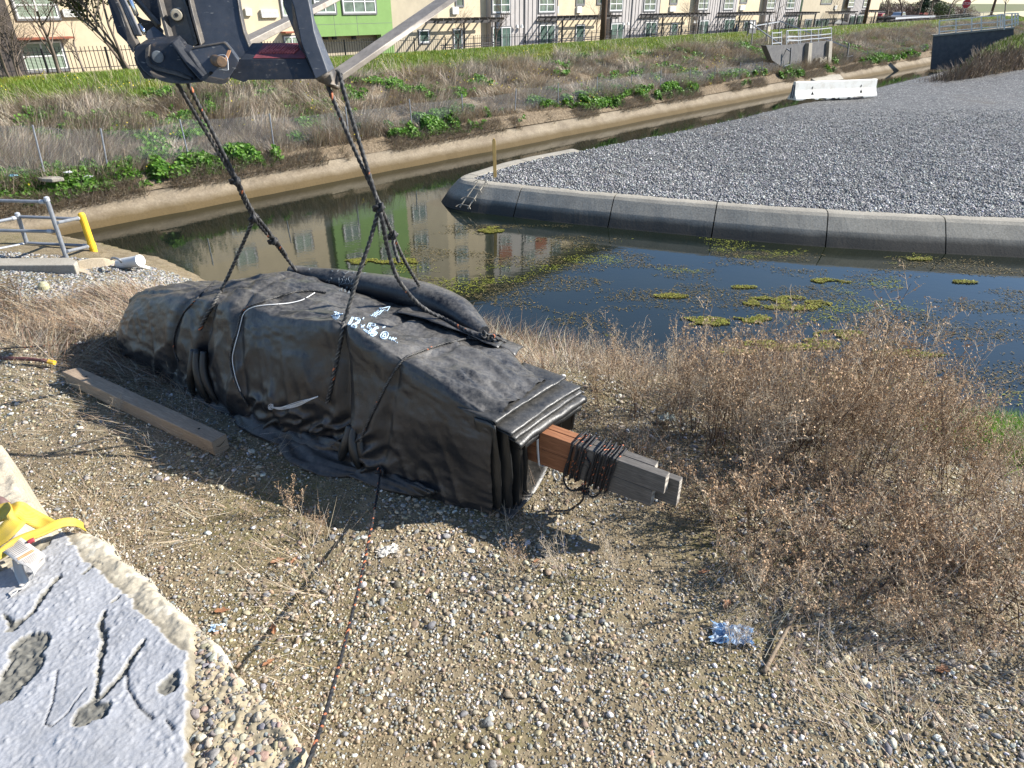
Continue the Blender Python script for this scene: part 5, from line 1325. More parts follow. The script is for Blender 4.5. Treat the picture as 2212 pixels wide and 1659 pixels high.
# cross beam with red faded lettering on its top
xb = plate('cross_beam', m2((96, 232), (835, 232), (945, 452), (190, 462), (165, 480), (140, 484), (-10, 430)), 4.60, .26, 'bsteel', .006, Vector((.10, .90, .34)).normalized())
E2 = Vector((.10, .90, .34)).normalized() * .26
def xt(u, v):   # a point on the beam's top face, from its place along (0..1) and across (0..1)
    a = at_t(*m2((96, 232))[0], 4.60) + (at_t(*m2((835, 232))[0], 4.60) - at_t(*m2((96, 232))[0], 4.60)) * u
    return a + E2 * v + Vector((0, 0, .004))
b = MB(); b.grid([[xt(u, v) for v in np.linspace(.05, .93, 6)] for u in np.linspace(.20, .97, 12)]); rp = b.build('red_panel', M['redpaint'], xb)
m = rp.modifiers.new('t', 'SOLIDIFY'); m.thickness = .003
b = MB(); random.seed(8)
for k in range(13):                                               # worn slanting red marks, as worn as on the beam itself
    u0 = .25 + .042 * k
    b.tube([xt(u0, .30) + Vector((0, 0, .002)), xt(u0 + .035, .55 + random.random() * .1) + Vector((0, 0, .002)), xt(u0 + .05, .8) + Vector((0, 0, .002))], .0065, 5)
    if k % 2: b.tube([xt(u0 + .01, .5) + Vector((0, 0, .002)), xt(u0 + .06, .42) + Vector((0, 0, .002))], .006, 5)
b.build('worn_lettering', plain('worn_red', (.50, .13, .13), (.34, .08, .08), 20, .7, .1), xb, smooth=True)
# near fork: shank, heel, blade
fk = thing('fork', None, None, at_t(700, 165, 4.62)); adopt(fk, mc)
sh_ext = at_t(*m3((555, 100))[0], 4.66) - at_t(*m3((430, 200))[0], 4.58)
plate('shank', m3((250, -300), (362, -300), (378, 0), (405, 80), (430, 200), (480, 450), (560, 660), (632, 838), (575, 760), (490, 600), (400, 330), (290, 60)), [4.62] * 3 + [4.58] * 5 + [4.66, 4.68, 4.70, 4.72], .04, 'bsteel', .003, parent=fk)
plate('shank', m3((362, -300), (545, -300), (556, 0), (585, 135), (615, 330), (660, 480), (762, 768), (632, 838), (560, 660), (480, 450), (430, 200), (405, 80), (378, 0)), 4.57, .05, 'bsteel_blue', .006, parent=fk)
b = MB()
fr_ = m3((545, -300), (556, 0), (585, 135), (615, 330), (660, 480), (762, 768)); bk = m3((590, -300), (600, 130), (632, 240), (690, 380), (742, 520), (832, 728))
b.grid([[at_t(u, v, 4.58) for u, v in fr_], [at_t(u, v, 4.70) for u, v in bk]]); o = b.build('shank_side', M['bsteel_blue'], fk); m = o.modifiers.new('t', 'SOLIDIFY'); m.thickness = .01; m.offset = 1
heel = MB()
H0 = [(762, 768), (775, 800), (800, 850), (840, 890), (880, 902), (900, 900)]; Hin = [(700, 690), (760, 720), (800, 745), (835, 770), (880, 780), (915, 770)]; Hl = [(632, 838), (665, 868), (712, 890), (770, 903), (850, 906), (880, 904)]
heel.grid([[at_t(*m3(p)[0], 4.575 + .02 * i) for i, p in enumerate(Hl)], [at_t(*m3(p)[0], 4.575 + .03 * i) for i, p in enumerate(H0)], [at_t(*m3((p))[0], 4.60 + .04 * i) for i, p in enumerate(((762, 768), (800, 745), (832, 728), (850, 745), (890, 790), (915, 770)))]])
o = heel.build('heel', M['bsteel_worn'], fk, smooth=True); m = o.modifiers.new('t', 'SOLIDIFY'); m.thickness = .03; m.offset = 1
def blade(name, near, far, t0, t1, parent):
    """near/far: image corners of the blade's top-left, crease and bottom edges at both ends"""
    b = MB(); Gn = []; n = 24
    for i in range(n):
        q = i / (n - 1); t = t0 + (t1 - t0) * q; row = []
        for k in range(3):
            u = near[k][0] + (far[k][0] - near[k][0]) * q; v = near[k][1] + (far[k][1] - near[k][1]) * q
            row.append(at_t(u, v, t + (.10 if k == 0 else 0)))
        row.append(row[2] + (row[0] - row[1])); Gn.append(row)
    b.grid(Gn, close=True); b.add(Gn[0], [(0, 1, 2, 3)]); b.add(Gn[-1], [(0, 1, 2, 3)])
    return b.build(name, M['fork'], parent, bevel=.006)
blade('blade', [(722, 148), (741, 160), (728, 184)], [(1000, -42), (1040, -50), (1062, -52)], 4.66, 6.0, fk)
f2 = thing('fork', None, None, at_t(500, 120, 5.3)); adopt(f2, mc)
blade('blade', [(505, 88), (512, 101), (508, 122)], [(730, -16), (790, -40), (790, -28)], 5.35, 6.6, f2)
b = MB(); b.bar(at_t(500, 108, 5.3), at_t(450, -60, 5.2), .10, .05); b.build('shank', M['bsteel'], f2, bevel=.005)
# rope bight round the heel
b = MB()
# ------------------------------------------------------------------ whitewashed concrete barrier on the pad
pl_, pr_ = at_z(1718, 222, -1.07), at_z(1894, 209, -1.0); d_ = (pr_ - pl_).normalized(); nrm_ = Vector((d_.y, -d_.x, 0)).normalized()   # nrm_ faces the viewer
bar = thing('concrete_barrier', 'long whitewashed concrete traffic barrier with chipped foot on the grey gravel pad', 'barrier', pl_)
Lb_ = (pr_ - pl_).length; prof_ = [(.30, 0), (.305, .07), (.185, .26), (.12, .45), (.085, .78), (.06, .82)]
ring = [(a, h) for a, h in prof_] + [(-a, h) for a, h in reversed(prof_)]
b = MB(); Gr = []
for i in range(61):
    t = i / 60; chipf = max(0, float(fbm(t * 16, 2.2)) - .52) * .8 * (1 if .12 < t < .85 else .2) + (.10 if .70 < t < .76 else 0) + (.06 if .28 < t < .36 else 0)
    lift_ = .10 * (1 - t) ** 1.3
    row = []
    for a, h in ring:
        hh = h + (chipf if h < .05 and a > 0 else 0) + (float(vnoise(t * 40, h * 9, a)) - .5) * .012
        row.append(pl_ + d_ * (Lb_ * t) + nrm_ * (a - .30 - (chipf * .25 if h < .05 and a > 0 else 0)) + Vector((0, 0, hh + lift_)))
    Gr.append(row)
b.grid(Gr, close=True); b.add(Gr[0], [tuple(range(len(ring)))]); b.add(Gr[-1], [tuple(range(len(ring)))])
b.build('body', M['conc_white'], bar)
for t in (.20, .80):
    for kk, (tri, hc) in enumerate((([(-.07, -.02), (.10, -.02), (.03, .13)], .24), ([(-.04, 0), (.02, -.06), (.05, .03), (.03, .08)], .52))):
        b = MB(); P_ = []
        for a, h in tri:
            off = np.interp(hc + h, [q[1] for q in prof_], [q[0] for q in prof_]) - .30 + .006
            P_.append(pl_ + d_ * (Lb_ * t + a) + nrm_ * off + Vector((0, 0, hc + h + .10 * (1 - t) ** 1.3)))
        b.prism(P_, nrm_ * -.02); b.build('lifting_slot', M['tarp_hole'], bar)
for sgn in (-1, 1):
    b = MB(); b.box(pl_ - d_ * .02 + nrm_ * (-.30 + .07 * sgn) + Vector((0, 0, .48)), (d_ * .02, nrm_ * .028, Vector((0, 0, .30)))); b.build('end_key', M['conc_dark'], bar, bevel=.01)
# stake and ladder on the tongue of the pad
sb = at_z(1069.5, 384, ZP + .03); b = MB(); b.abox(-.045, .045, -.02, .02, -.15, 1.0); b.prism([(-.045, -.02, 1.0), (.045, -.02, 1.0), (.02, -.02, 1.06), (-.02, -.02, 1.06)], (0, .04, 0))
st = b.build('stake', M['stake'], bevel=.004); st.location = sb; st.rotation_euler = (.0, -.02, .2); tag(st, 'single pale wooden stake standing on the tip of the gravel pad', 'stake')
ld = thing('ladder', 'thin metal ladder lying down the sloped concrete tip below the stake', 'ladder', at_z(1040, 400, ZP))
def onkerb(u, v): 
    q = (v - 395) / 50; return at_z(u, v, -1.03 - .62 * max(0, min(1, q)))
A0, A1 = onkerb(1033, 396), onkerb(993, 452); C0, C1 = onkerb(1049, 398), onkerb(1010, 455)
for p, q in ((A0, A1), (C0, C1)):
    b = MB(); b.tube([p + Vector((0, 0, .06)), q + Vector((0, 0, .05))], .018, 8); b.build('rail', plain('ladder_metal', (.42, .38, .30), (.26, .22, .17), 9, .5, .1, metal=.2) if p is A0 else bpy.data.materials['ladder_metal'], ld)
for t in (.02, .36, .68, .97):
    b = MB(); a_ = A0.lerp(A1, t); c_ = C0.lerp(C1, t); b.tube(catmull([a_ + Vector((-.12, 0, .05)), a_ + Vector((0, .03, .10)), c_ + Vector((0, .03, .10)), c_ + Vector((.07, -.08, .04))], 5), .013, 6); b.build('rung', bpy.data.materials['ladder_metal'], ld)
# ------------------------------------------------------------------ left quay: wall, apron, railing, yellow post, pipes
def quad_top(name, pts, th, mat, lab, cat, bev=.015):
    b = MB(); b.prism(pts, (0, 0, -th)); o = b.build(name, M[mat], bevel=bev); return tag(o, lab, cat)
zq = -.12
quad_top('concrete_wall', [at_z(-240, 573, zq), at_z(0, 573, zq), at_z(160, 572, zq), at_z(167, 564, zq), at_z(147, 556, zq), at_z(0, 557.5, zq), at_z(-240, 559, zq)], 1.6, 'conc', 'low pale concrete wall carrying the pipe railing at the left edge', 'wall')
b = MB(); P_ = [at_z(135, 575, -.22), at_z(168, 563, -.16), at_z(196, 557, -.16), at_z(224, 556, -.20), at_z(250, 563, -.36), at_z(277, 574, -.62), at_z(330, 592, -1.05), at_z(402, 612, -1.6), at_z(330, 622, -.95), at_z(262, 612, -.42), at_z(222, 603, -.32), at_z(185, 590, -.27)]
cc = sum(P_, Vector()) / len(P_) + Vector((-.3, 0, .12)); k = len(P_)
b.add(P_ + [cc] + [p - Vector((0, 0, 1.3)) for p in P_], [(i, (i + 1) % k, k) for i in range(k)] + [(i, k + 1 + i, k + 1 + (i + 1) % k, (i + 1) % k) for i in range(k)])
tag(b.build('concrete_apron', M['conc_tan'] if 'conc_tan' in M else concrete('tan_concrete', (.36, .30, .215), (.45, .385, .29), None, 4), bevel=.03), 'sloping tan concrete apron beside the yellow post, running down to the water', 'concrete apron')
rl = thing('pipe_railing', 'grey pipe railing on the low concrete wall at the left edge', 'railing', at_z(143, 556, zq))
YA, YB_ = 10.38, 11.2
def ptube(name, pts, r, mat, parent): b = MB(); b.tube(pts, r, 12); return b.build(name, M[mat], parent, smooth=False)
def post(u0, v0, u1, v1, y, r=.03, deep=.5):
    p, q = at_y(u0, v0, y), at_y(u1, v1, y); d = (q - p).normalized(); o = ptube('post', [p, q + d * deep], r, 'galv', rl)
    b = MB(); b.tube([p - d * .02, p - d * .005, p + d * .05], [.012, r * 1.15, r * 1.15], 12); b.build('cap', M['galv_light'], o)
post(100, 427, 143, 556, YA, .034, .1); post(37, 461, 68, 556, YB_, .034, .8)
for p, q, y0, y1 in (((-90, 431), (100, 436), YA, YA), ((-90, 496), (117, 500), YA, YA), ((42, 468), (173, 473), YB_, YB_), ((62, 525), (193, 531), YB_, YB_), ((124, 481), (172, 471), YA, YB_), ((145, 543), (192, 532), YA, YB_), ((-60, 490), (36, 470), YA, YB_), ((-60, 548), (54, 527), YA, YB_)):
    a_, c_ = at_y(*p, y0), at_y(*q, y1); o = ptube('rail', [a_, c_], .026, 'galv', rl)
    dd = (c_ - a_).normalized(); b = MB(); b.tube([c_ - dd * .10, c_ - dd * .03], .033, 12); b.build('fitting', M['galv_light'], o)
p, q = at_y(175.5, 463, YB_), at_y(208, 558, YB_); dd = (q - p).normalized()
b = MB(); b.tube([p - dd * .03, p - dd * .02, p, p + dd * .03, q + dd * .8], [.02, .045, .055, .058, .058], 16); yp = b.build('yellow_post', M['yellow'], smooth=False); tag(yp, 'round yellow painted steel post at the end of the grey pipe railing', 'post')
m_ = p.lerp(q, .70); b = MB(); b.tube([m_ - dd * .05, m_ + dd * .05], .064, 16); b.build('collar', M['yellow'], yp)
b = MB(); a_, c_ = at_z(268, 569, -.30), at_z(303, 563, -.22); dd = (c_ - a_).normalized(); b.tube([a_ - dd * .1, c_], .085, 20); b.tube([c_ - dd * .04, c_ + dd * .004], .092, 20); o = b.build('white_pipe', M['white'], smooth=False); tag(o, 'short fat white plastic pipe sticking out beside the concrete apron', 'pipe')
b = MB(); b.tube(catmull([at_z(240, 560, -.2), at_z(246, 557, -.14), at_z(258, 561, -.12), at_z(262, 566, -.2)], 4), .018, 8); tag(b.build('pipe_hoop', M['galv'], smooth=True), 'small bent metal hoop behind the fat white pipe', 'hoop')
b = MB(); b.tube([at_z(300, 573, -.35), at_z(345, 588, -.75), at_z(392, 603, -1.35), at_z(430, 618, -1.75)], .032, 12); b.tube([at_z(296, 571, -.33), at_z(303, 574, -.37)], .045, 12); tag(b.build('thin_pipe', M['white'], smooth=True), 'long thin white pipe running down the bank into the water', 'pipe')
b = MB(); c = zg(at_z(92, 613, -.12)); b.tube([c + Vector((0, 0, -.05)), c + Vector((0, 0, .05)), c + Vector((0, 0, .075))], [.07, .07, .055], 18); b.tube([c + Vector((0, 0, .075)), c + Vector((0, 0, .10))], [.05, .03], 16)
tag(b.build('survey_cap', plain('olive_cap', (.42, .40, .24), (.34, .32, .2), 9, .6), bevel=.004), 'small pale domed cap standing in the gravel by the low wall', 'cap')
# red-brown pole with yellow end on the grass
b = MB(); pp = [zg(at_z(u, v, 0), .06) for u, v in ((-60, 782), (0, 786), (40, 790), (80, 793), (118, 797))]; b.tube(catmull(pp, 5), .021, 10); o = b.build('wooden_pole', plain('mahogany_pole', (.17, .06, .05), (.10, .04, .035), 8, .5, .1), smooth=True); tag(o, 'dark red wooden pole with a yellow tip lying in the dead grass', 'pole')
b = MB(); b.tube([pp[-1] - (pp[-1] - pp[-2]).normalized() * .04, pp[-1] + (pp[-1] - pp[-2]).normalized() * .03], .024, 10); b.build('tip', M['yellow'], o)
# ------------------------------------------------------------------ litter
def crumple(name, c, rx, ry, rz, seed, mat, lab, cat, n=14, rot=0):
    b = MB(); rs = random.Random(seed); Gr = []
    for i in range(n):
        row = []
        for j in range(n):
            x, y = (i / (n - 1) - .5) * 2, (j / (n - 1) - .5) * 2; r = 1 - .35 * rs.random()
            xr, yr = x * rx * r, y * ry * r
            zz_ = rz * (.15 + .95 * abs(2 * float(vnoise(x * 2.6 + seed, y * 2.6, seed)) - 1) * (1 - .6 * max(abs(x), abs(y)))) + rs.random() * rz * .22
            row.append(c + Vector((xr * math.cos(rot) - yr * math.sin(rot), xr * math.sin(rot) + yr * math.cos(rot), zz_)))
        Gr.append(row)
    b.grid(Gr); o = b.build(name, mat, smooth=False); m = o.modifiers.new('t', 'SOLIDIFY'); m.thickness = .0015; return tag(o, lab, cat)
g = NG('clear_wrap'); g.set(Base_Color=g.ramp(g.noise(14, 5, .6), [(.45, (.55, .60, .66)), (.60, (.12, .30, .55)), (.68, (.70, .74, .78))]), Roughness=.18, Alpha=.75); M['wrap'] = g.m
crumple('plastic_wrap', zg(at_z(1578, 1378, 0)), .14, .085, .08, 3, M['wrap'], 'crumpled clear plastic wrap with blue print on the gravel at lower right', 'plastic wrap', 18, -.2)
crumple('plastic_scrap', zg(at_z(470, 1357, 0)), .05, .035, .03, 4, plain('blue_film', (.25, .45, .68), (.55, .65, .75), 20, .4), 'small scrap of light blue plastic beside the concrete slab', 'scrap', 10)
crumple('rag', zg(at_z(838, 1192, 0)), .085, .05, .05, 5, plain('white_rag', (.68, .66, .60), (.50, .47, .42), 30, .9), 'frayed white rag on the gravel right of the taut rope', 'rag', 16, .5)
crumple('paper_scrap', zg(at_z(176, 745, 0)), .05, .04, .05, 6, M['white'], 'white paper scrap beside the black rope in the dead grass', 'paper', 8)
crumple('paper_scrap', zg(at_z(254, 847, 0)), .07, .02, .02, 7, M['white'], 'thin white paper scrap between the beam and the bundle', 'paper', 8, -.2)
crumple('plastic_bag', zg(at_z(1436, 937, -.2), .03), .09, .05, .09, 8, plain('bag_film', (.60, .66, .64), (.35, .42, .40), 20, .3), 'pale crumpled plastic bag among the dead weeds right of the bundle', 'plastic bag', 14)
for k, (u, v, c_, lab) in enumerate(((30, 384, (.25, .45, .5), 'bluish litter at the foot of the mesh fence, far left'), (148, 377, (.75, .75, .74), 'white plastic litter at the foot of the mesh fence'), (192, 386, (.7, .7, .68), 'small white litter scrap on the bare earth below the fence'))):
    crumple('litter_scrap', at_n(u, v, 20.2) + Vector((0, 0, .02)), .12, .08, .09, 10 + k, plain('litter_%s' % ('blue', 'white', 'pale')[k], c_, None, 9, .5), lab, 'litter', 8)
# fallen brown leaves
def leaf_obj(u, v, s, lab, rot):
    c = zg(at_z(u, v, 0), .012); b = MB(); rs = random.Random(int(u)); Gr = []
    out_ = [(-1, 0), (-.6, .35), (-.2, .25), (.1, .5), (.4, .25), (1, .05), (.45, -.25), (.1, -.5), (-.2, -.22), (-.6, -.38)]
    P_ = [c + Vector(((x * math.cos(rot) - y * math.sin(rot)) * s, (x * math.sin(rot) + y * math.cos(rot)) * s, s * (.35 * abs(y) + .1 * rs.random()))) for x, y in out_]
    b.add(P_ + [c], [(i, (i + 1) % 10, 10) for i in range(10)]); o = b.build('dead_leaf', M['deadleaf']); return tag(o, lab, 'leaf', 'fallen brown leaves on the gravel')
M['deadleaf'] = plain('dead_leaf', (.36, .17, .08), (.22, .11, .06), 25, .8, .2)
for u, v, s, lab, r in ((600, 1212, .05, 'curled orange brown leaf left of the taut rope near its shadow', .4), (636, 1210, .04, 'brown leaf lying just right of the rope shadow', 1.2), (480, 1320, .05, 'brown leaf at the edge of the concrete slab, above the blue scrap', .1), (590, 1355, .045, 'dark orange leaf between the rope shadow and the rope', 2.), (580, 1430, .04, 'orange leaf in the straw below the rope shadow', .7), (1520, 1238, .05, 'rusty leaf half under dead stems near the lower right', .3), (1570, 1310, .05, 'dark brown leaf above the plastic wrap', .9), (2035, 1455, .06, 'pale brown leaf at the lower right edge of the brush', .2), (1160, 1000 + 212, .03, 'small orange leaf under the board ends', .5)):
    leaf_obj(u, v, s, lab, r)
# ------------------------------------------------------------------ dead weed bushes on the near bank
def polytubes(segs, ns=3):
    """segs: list of (points, radii, colour) -> one mesh, fast"""
    V = []; F = []; C = []; o = 0
    ang = np.arange(ns) * 2 * np.pi / ns
    for P, Rr, col in segs:
        P = np.asarray(P, float); n = len(P); T = np.gradient(P, axis=0); T /= np.linalg.norm(T, axis=1, keepdims=True) + 1e-9
        ref = np.where(np.abs(T[:, 2:3]) > .9, np.array([[1., 0, 0]]), np.array([[0, 0, 1.]]))
        U = np.cross(T, ref); U /= np.linalg.norm(U, axis=1, keepdims=True) + 1e-9; W_ = np.cross(T, U)
        v = P[:, None] + (U[:, None] * np.cos(ang)[None, :, None] + W_[:, None] * np.sin(ang)[None, :, None]) * np.asarray(Rr)[:, None, None]
        V.append(v.reshape(-1, 3)); idx = o + np.arange(n * ns).reshape(n, ns); a, b = idx[:-1], idx[1:]
        F.append(np.stack([a, np.roll(a, -1, 1), np.roll(b, -1, 1), b], -1).reshape(-1, 4)); C.append(np.repeat([col], n * ns, 0)); o += n * ns
    return np.concatenate(V), np.concatenate(F), np.concatenate(C)
def curve(p, d, L_, n, rs, wig=.12, up=.0):
    P = [np.array(p, float)]; d = np.array(d, float)
    for i in range(n):
        d = d + rs.randn(3) * wig + np.array([0, 0, up]); d /= np.linalg.norm(d); P.append(P[-1] + d * L_ / n)
    return np.array(P), d
STEMC = [(.13, .08, .055), (.18, .115, .075), (.10, .065, .05), (.24, .165, .11)]
TWC = [(.46, .35, .23), (.37, .265, .17), (.54, .43, .30), (.30, .21, .135)]
PALE = [(.52, .44, .33), (.45, .36, .26), (.60, .52, .41)]
def bush_mesh(seed, H, nst, spread, pale=.0, seeds=True):
    rs = np.random.RandomState(seed); segs = []; tips = []
    for k in range(nst):
        az = rs.rand() * 6.28; ln = spread * (.2 + .8 * rs.rand()); d = [math.cos(az) * ln, math.sin(az) * ln, 1]
        h = H * (.6 + .45 * rs.rand()); P, _ = curve([rs.randn() * .06, rs.randn() * .06, 0], d, h, 9, rs, .05, .02)
        isp = rs.rand() < pale; sc = (PALE if isp else STEMC)[rs.randint(3)]
        segs.append((P, np.linspace(.0042, .0014, 10), sc))
        nb = int(15 * h / 1.0)
        for j in range(nb):
            t = .22 + .78 * (j + rs.rand()) / nb; i = t * 9; a = int(min(i, 8.99)); p = P[a] + (P[a + 1] - P[a]) * (i - a)
            az2 = rs.rand() * 6.28; d2 = [math.cos(az2) * .75, math.sin(az2) * .75, .9]
            l2 = h * (.10 + .24 * (1 - t) + .06 * rs.rand()); Q, dd = curve(p, d2, l2, 4, rs, .13, .05)
            tc = (PALE if isp else TWC)[rs.randint(3)]
            segs.append((Q, np.linspace(.0022, .0010, 5), tc))
            for m in range(rs.randint(3, 6)):
                i2 = 1 + rs.rand() * 3; a2 = int(min(i2, 3.99)); p2 = Q[a2] + (Q[a2 + 1] - Q[a2]) * (i2 - a2)
                az3 = rs.rand() * 6.28; Q3, _ = curve(p2, [math.cos(az3), math.sin(az3), .7], l2 * .33, 2, rs, .2)
                segs.append((Q3, (.0016, .0011, .0008), tc)); tips += [Q3[-1], Q3[1]]
            tips.append(Q[-1])
    V, F, C = polytubes(segs)
    if seeds and tips:
        T = np.array(tips); T = T[rs.rand(len(T)) < .8]
        T = T + rs.randn(*T.shape) * .006; k = len(T); s = (.004 + .004 * rs.rand(k))[:, None]
        a = rs.randn(k, 3); a /= np.linalg.norm(a, axis=1, keepdims=True); b = np.cross(a, rs.randn(k, 3)); b /= np.linalg.norm(b, axis=1, keepdims=True)
        SV = np.stack([T - a * s * 1.5, T - b * s, T + a * s * 1.5, T + b * s], 1).reshape(-1, 3)
        SF = (np.arange(k) * 4)[:, None] + np.array([[0, 1, 2, 3]]) + len(V)
        SC = np.repeat(np.array([(.44, .29, .17), (.35, .22, .13), (.52, .38, .25)])[rs.randint(0, 3, k)], 4, 0)
        V = np.concatenate([V, SV]); F = np.concatenate([F, SF]); C = np.concatenate([C, SC])
    return V, F, C
tall = []; low = []
for k in range(4):
    V, F, C = bush_mesh(100 + k, 1.25, 9, .42, .18); tall.append(npmesh('dead_bush', V, F, M['twig'], C))
for k in range(3):
    V, F, C = bush_mesh(200 + k, .62, 10, 1.5, .5); low.append(npmesh('dead_weed', V, F, M['twig'], C))
pale_ = []
for k in range(2):
    V, F, C = bush_mesh(300 + k, .95, 6, .4, 1.0, False); pale_.append(npmesh('pale_weed', V, F, M['twig'], C))
rb = random.Random(4)
def plant(name, me, p, sc, lab, cat, grp, tilt=.12):
    o = link(bpy.data.objects.new(name, me)); o.location = p; o.scale = (sc, sc, sc * rb.uniform(.9, 1.1)); o.rotation_euler = (rb.uniform(-tilt, tilt), rb.uniform(-tilt, tilt), rb.uniform(0, 6.28))
    return tag(o, lab, cat, grp)
def shore_pt(u, v):
    """where the line of sight meets the near bank"""
    r = ray(u, v); t = 1.5
    for _ in range(400):
        p = CAM + r * t
        if p.z <= float(z_near(p.x, p.y)): break
        t += .04
    return p
LT = 'tall dead brown weed bush in the thicket between the boards and the pond'
for (u, v, s) in [(1290, 880, .62), (1330, 850, .62), (1370, 905, .7), (1420, 930, .85), (1460, 890, .8), (1500, 940, .95), (1540, 980, 1.0), (1555, 900, .9), (1590, 950, 1.05), (1620, 1000, 1.1), (1640, 930, 1.05), (1670, 990, 1.15), (1700, 940, 1.1), (1720, 1010, 1.1), (1750, 970, 1.15), (1780, 920, 1.05), (1800, 1010, 1.1),
                  (1830, 960, 1.1), (1860, 1030, 1.1), (1890, 960, 1.15), (1920, 1020, 1.1), (1945, 960, 1.1), (1980, 1040, 1.0), (2000, 980, 1.0), (2040, 1060, .9), (2060, 1000, .8), (2100, 1080, .75), (1480, 860, .65), (1600, 880, .85), (1700, 890, .95), (1850, 900, .95), (1770, 1060, .7), (1950, 1100, .75), (2080, 1130, .7), (2140, 1180, .75), (2190, 1220, .7)]:
    plant('dead_bush', tall[rb.randrange(4)], shore_pt(u, v), s * rb.uniform(.85, 1.05), LT, 'dead bush', 'dead bushes in the thicket')
LL = 'low sprawling dead weed with pale twisted stems, at the near foot of the thicket'
for (u, v, s) in [(1500, 1130, .8), (1560, 1090, .9), (1600, 1180, 1.0), (1660, 1120, 1.0), (1700, 1220, 1.1), (1740, 1150, 1.0), (1800, 1230, 1.1), (1840, 1130, 1.0), (1880, 1200, 1.1), (1930, 1270, 1.1), (1960, 1180, 1.0), (2010, 1300, 1.1), (2040, 1210, 1.0), (2090, 1280, 1.1), (2130, 1340, 1.0), (2170, 1260, 1.0), (2200, 1380, 1.0), (1650, 1290, .8), (1760, 1330, .8), (1870, 1330, .85), (1990, 1390, .8), (1560, 1240, .7), (2110, 1430, .7), (1450, 1060, .6), (1390, 1000, .6), (1340, 960, .6), (1700, 1060, .8), (1600, 1050, .7)]:
    plant('dead_weed', low[rb.randrange(3)], shore_pt(u, v), s * rb.uniform(.8, 1.1), LL, 'dead weed', 'low dead weeds below the thicket', .3)
for (u, v, s) in [(1330, 800, .7), (1450, 830, .75), (1380, 830, .7), (1520, 850, .75), (1700, 1000, .9), (1630, 1030, .7), (2200, 1010, .7), (2160, 1000, .6)]:
    plant('pale_weed', pale_[rb.randrange(2)], shore_pt(u, v), s, 'slender straw coloured weed standing pale among the brown bushes by the pond', 'dry weed', 'pale weeds by the pond')
# single weeds on the open gravel
for (u, v, s, lab) in [(640, 1110, .42, 'wiry dead weed on the gravel in front of the bundle, left of the taut rope'), (700, 1160, .34, 'small pale dead weed just left of the taut rope'), (1130, 1230, .45, 'thin dead weed on the gravel under the board ends'), (1215, 1260, .5, 'thin dead weed on the gravel below the hanging rope loop'), (1320, 1250, .42, 'sparse dead weed right of the hanging rope loop'), (1575, 1430, .5, 'stalky dead weed growing in front of the plastic wrap'), (255, 905, .30, 'little dead sprig leaning on the middle of the beam'), (1330, 1480 - 70, .28, 'low dead sprig on the gravel at lower middle'), (560, 1120, .3, 'low dead weed at the edge of the bundle shadow'), (870, 1240, .26, 'tiny dead weed right of the white rag')]:
    plant('dry_weed', (pale_ + low)[rb.randrange(5)], zg(at_z(u, v, 0)), s, lab, 'dry weed', None, .3)
for (u, v, s, lab) in [(60, 700, .5, 'dead brown weed in the straw left of the bundle, nearest the left edge'), (120, 735, .45, 'dead brown weed in the straw just above the black ground rope'), (150, 680, .4, 'dead weed in the straw left of the bundle, farthest from the rope'), (205, 715, .4, 'dead weed against the left end of the bundle'), (15, 745, .4, 'dark dead weed at the left edge above the red pole')]:
    plant('dry_weed', low[rb.randrange(3)], zg(at_z(u, v, -.05)), s * 1.3, lab, 'dry weed', None, .2)
# thick dead stalk lying in the foreground at the right
b = MB(); pts = [zg(at_z(u, v, 0), dz) for u, v, dz in ((1648, 1460, .01), (1690, 1385, .05), (1735, 1310, .10), (1775, 1245, .16), (1808, 1200, .2))]
b.tube(catmull(pts, 6), list(np.linspace(.013, .006, 25)), 8); tag(b.build('dead_stalk', plain('stalk', (.33, .26, .18), (.14, .10, .07), 25, .9, .3), smooth=True), 'thick dead stalk lying diagonally on the gravel right of the plastic wrap', 'stalk')
b = MB(); pts = [shore_pt(u, v) + Vector((0, 0, dz)) for u, v, dz in ((1890, 1290, .05), (1960, 1235, .15), (2030, 1200, .25), (2100, 1165, .3))]
b.tube(catmull(pts, 6), .006, 8); tag(b.build('dead_stalk', M['bark'], smooth=True), 'dark thin branch slanting through the low weeds at the right', 'branch')
b = MB(); pts = [zg(at_z(u, v, 0), dz) for u, v, dz in ((1410, 1430, .04), (1480, 1425, .08), (1560, 1432, .09), (1640, 1415, .14), (1690, 1390, .18))]
# ------------------------------------------------------------------ chain link fence along the channel
NF = 20.5
cf = thing('chain_link_fence', 'sagging grey chain link fence running along the far bank above the channel', 'fence', SN(20, NF, -.7))
FP = [((-60, 262), (-35, 400)), ((70, 270), (97, 385)), ((217, 277), (235, 378)), ((388, 258), (408, 340)), ((582, 245), (592, 320)), ((746, 229), (753, 290)), ((884, 214), (891, 284)), ((997, 203), (1002, 270)), ((1115, 191), (1112, 254)), ((1206, 180), (1205, 245)), ((1290, 166), (1289, 228)), ((1365, 161), (1362, 218)), ((1428, 152), (1426, 201)), ((1491, 149), (1490, 194)), ((1545, 142), (1543, 182)), ((1600, 135), (1596, 180)), ((1647, 132), (1644, 173)), ((1693, 130), (1691, 163))]
def fence_run(fp, parent):
    tops = []; bots = []
    for (a, c) in fp:
        q = at_n(*c, NF); p = at_n(*a, NF); q = Vector((q.x, q.y, min(q.z, float(z_bank(q.dot(AB), NF)) - .05)))
        b = MB(); b.tube([q - (p - q).normalized() * .2, p], .022, 8); o = b.build('post', M['galv'], parent)
        tops.append(p); bots.append(q)
    return tops, bots
tops, bots = fence_run(FP, cf)
b = MB(); V = []; Fq = []
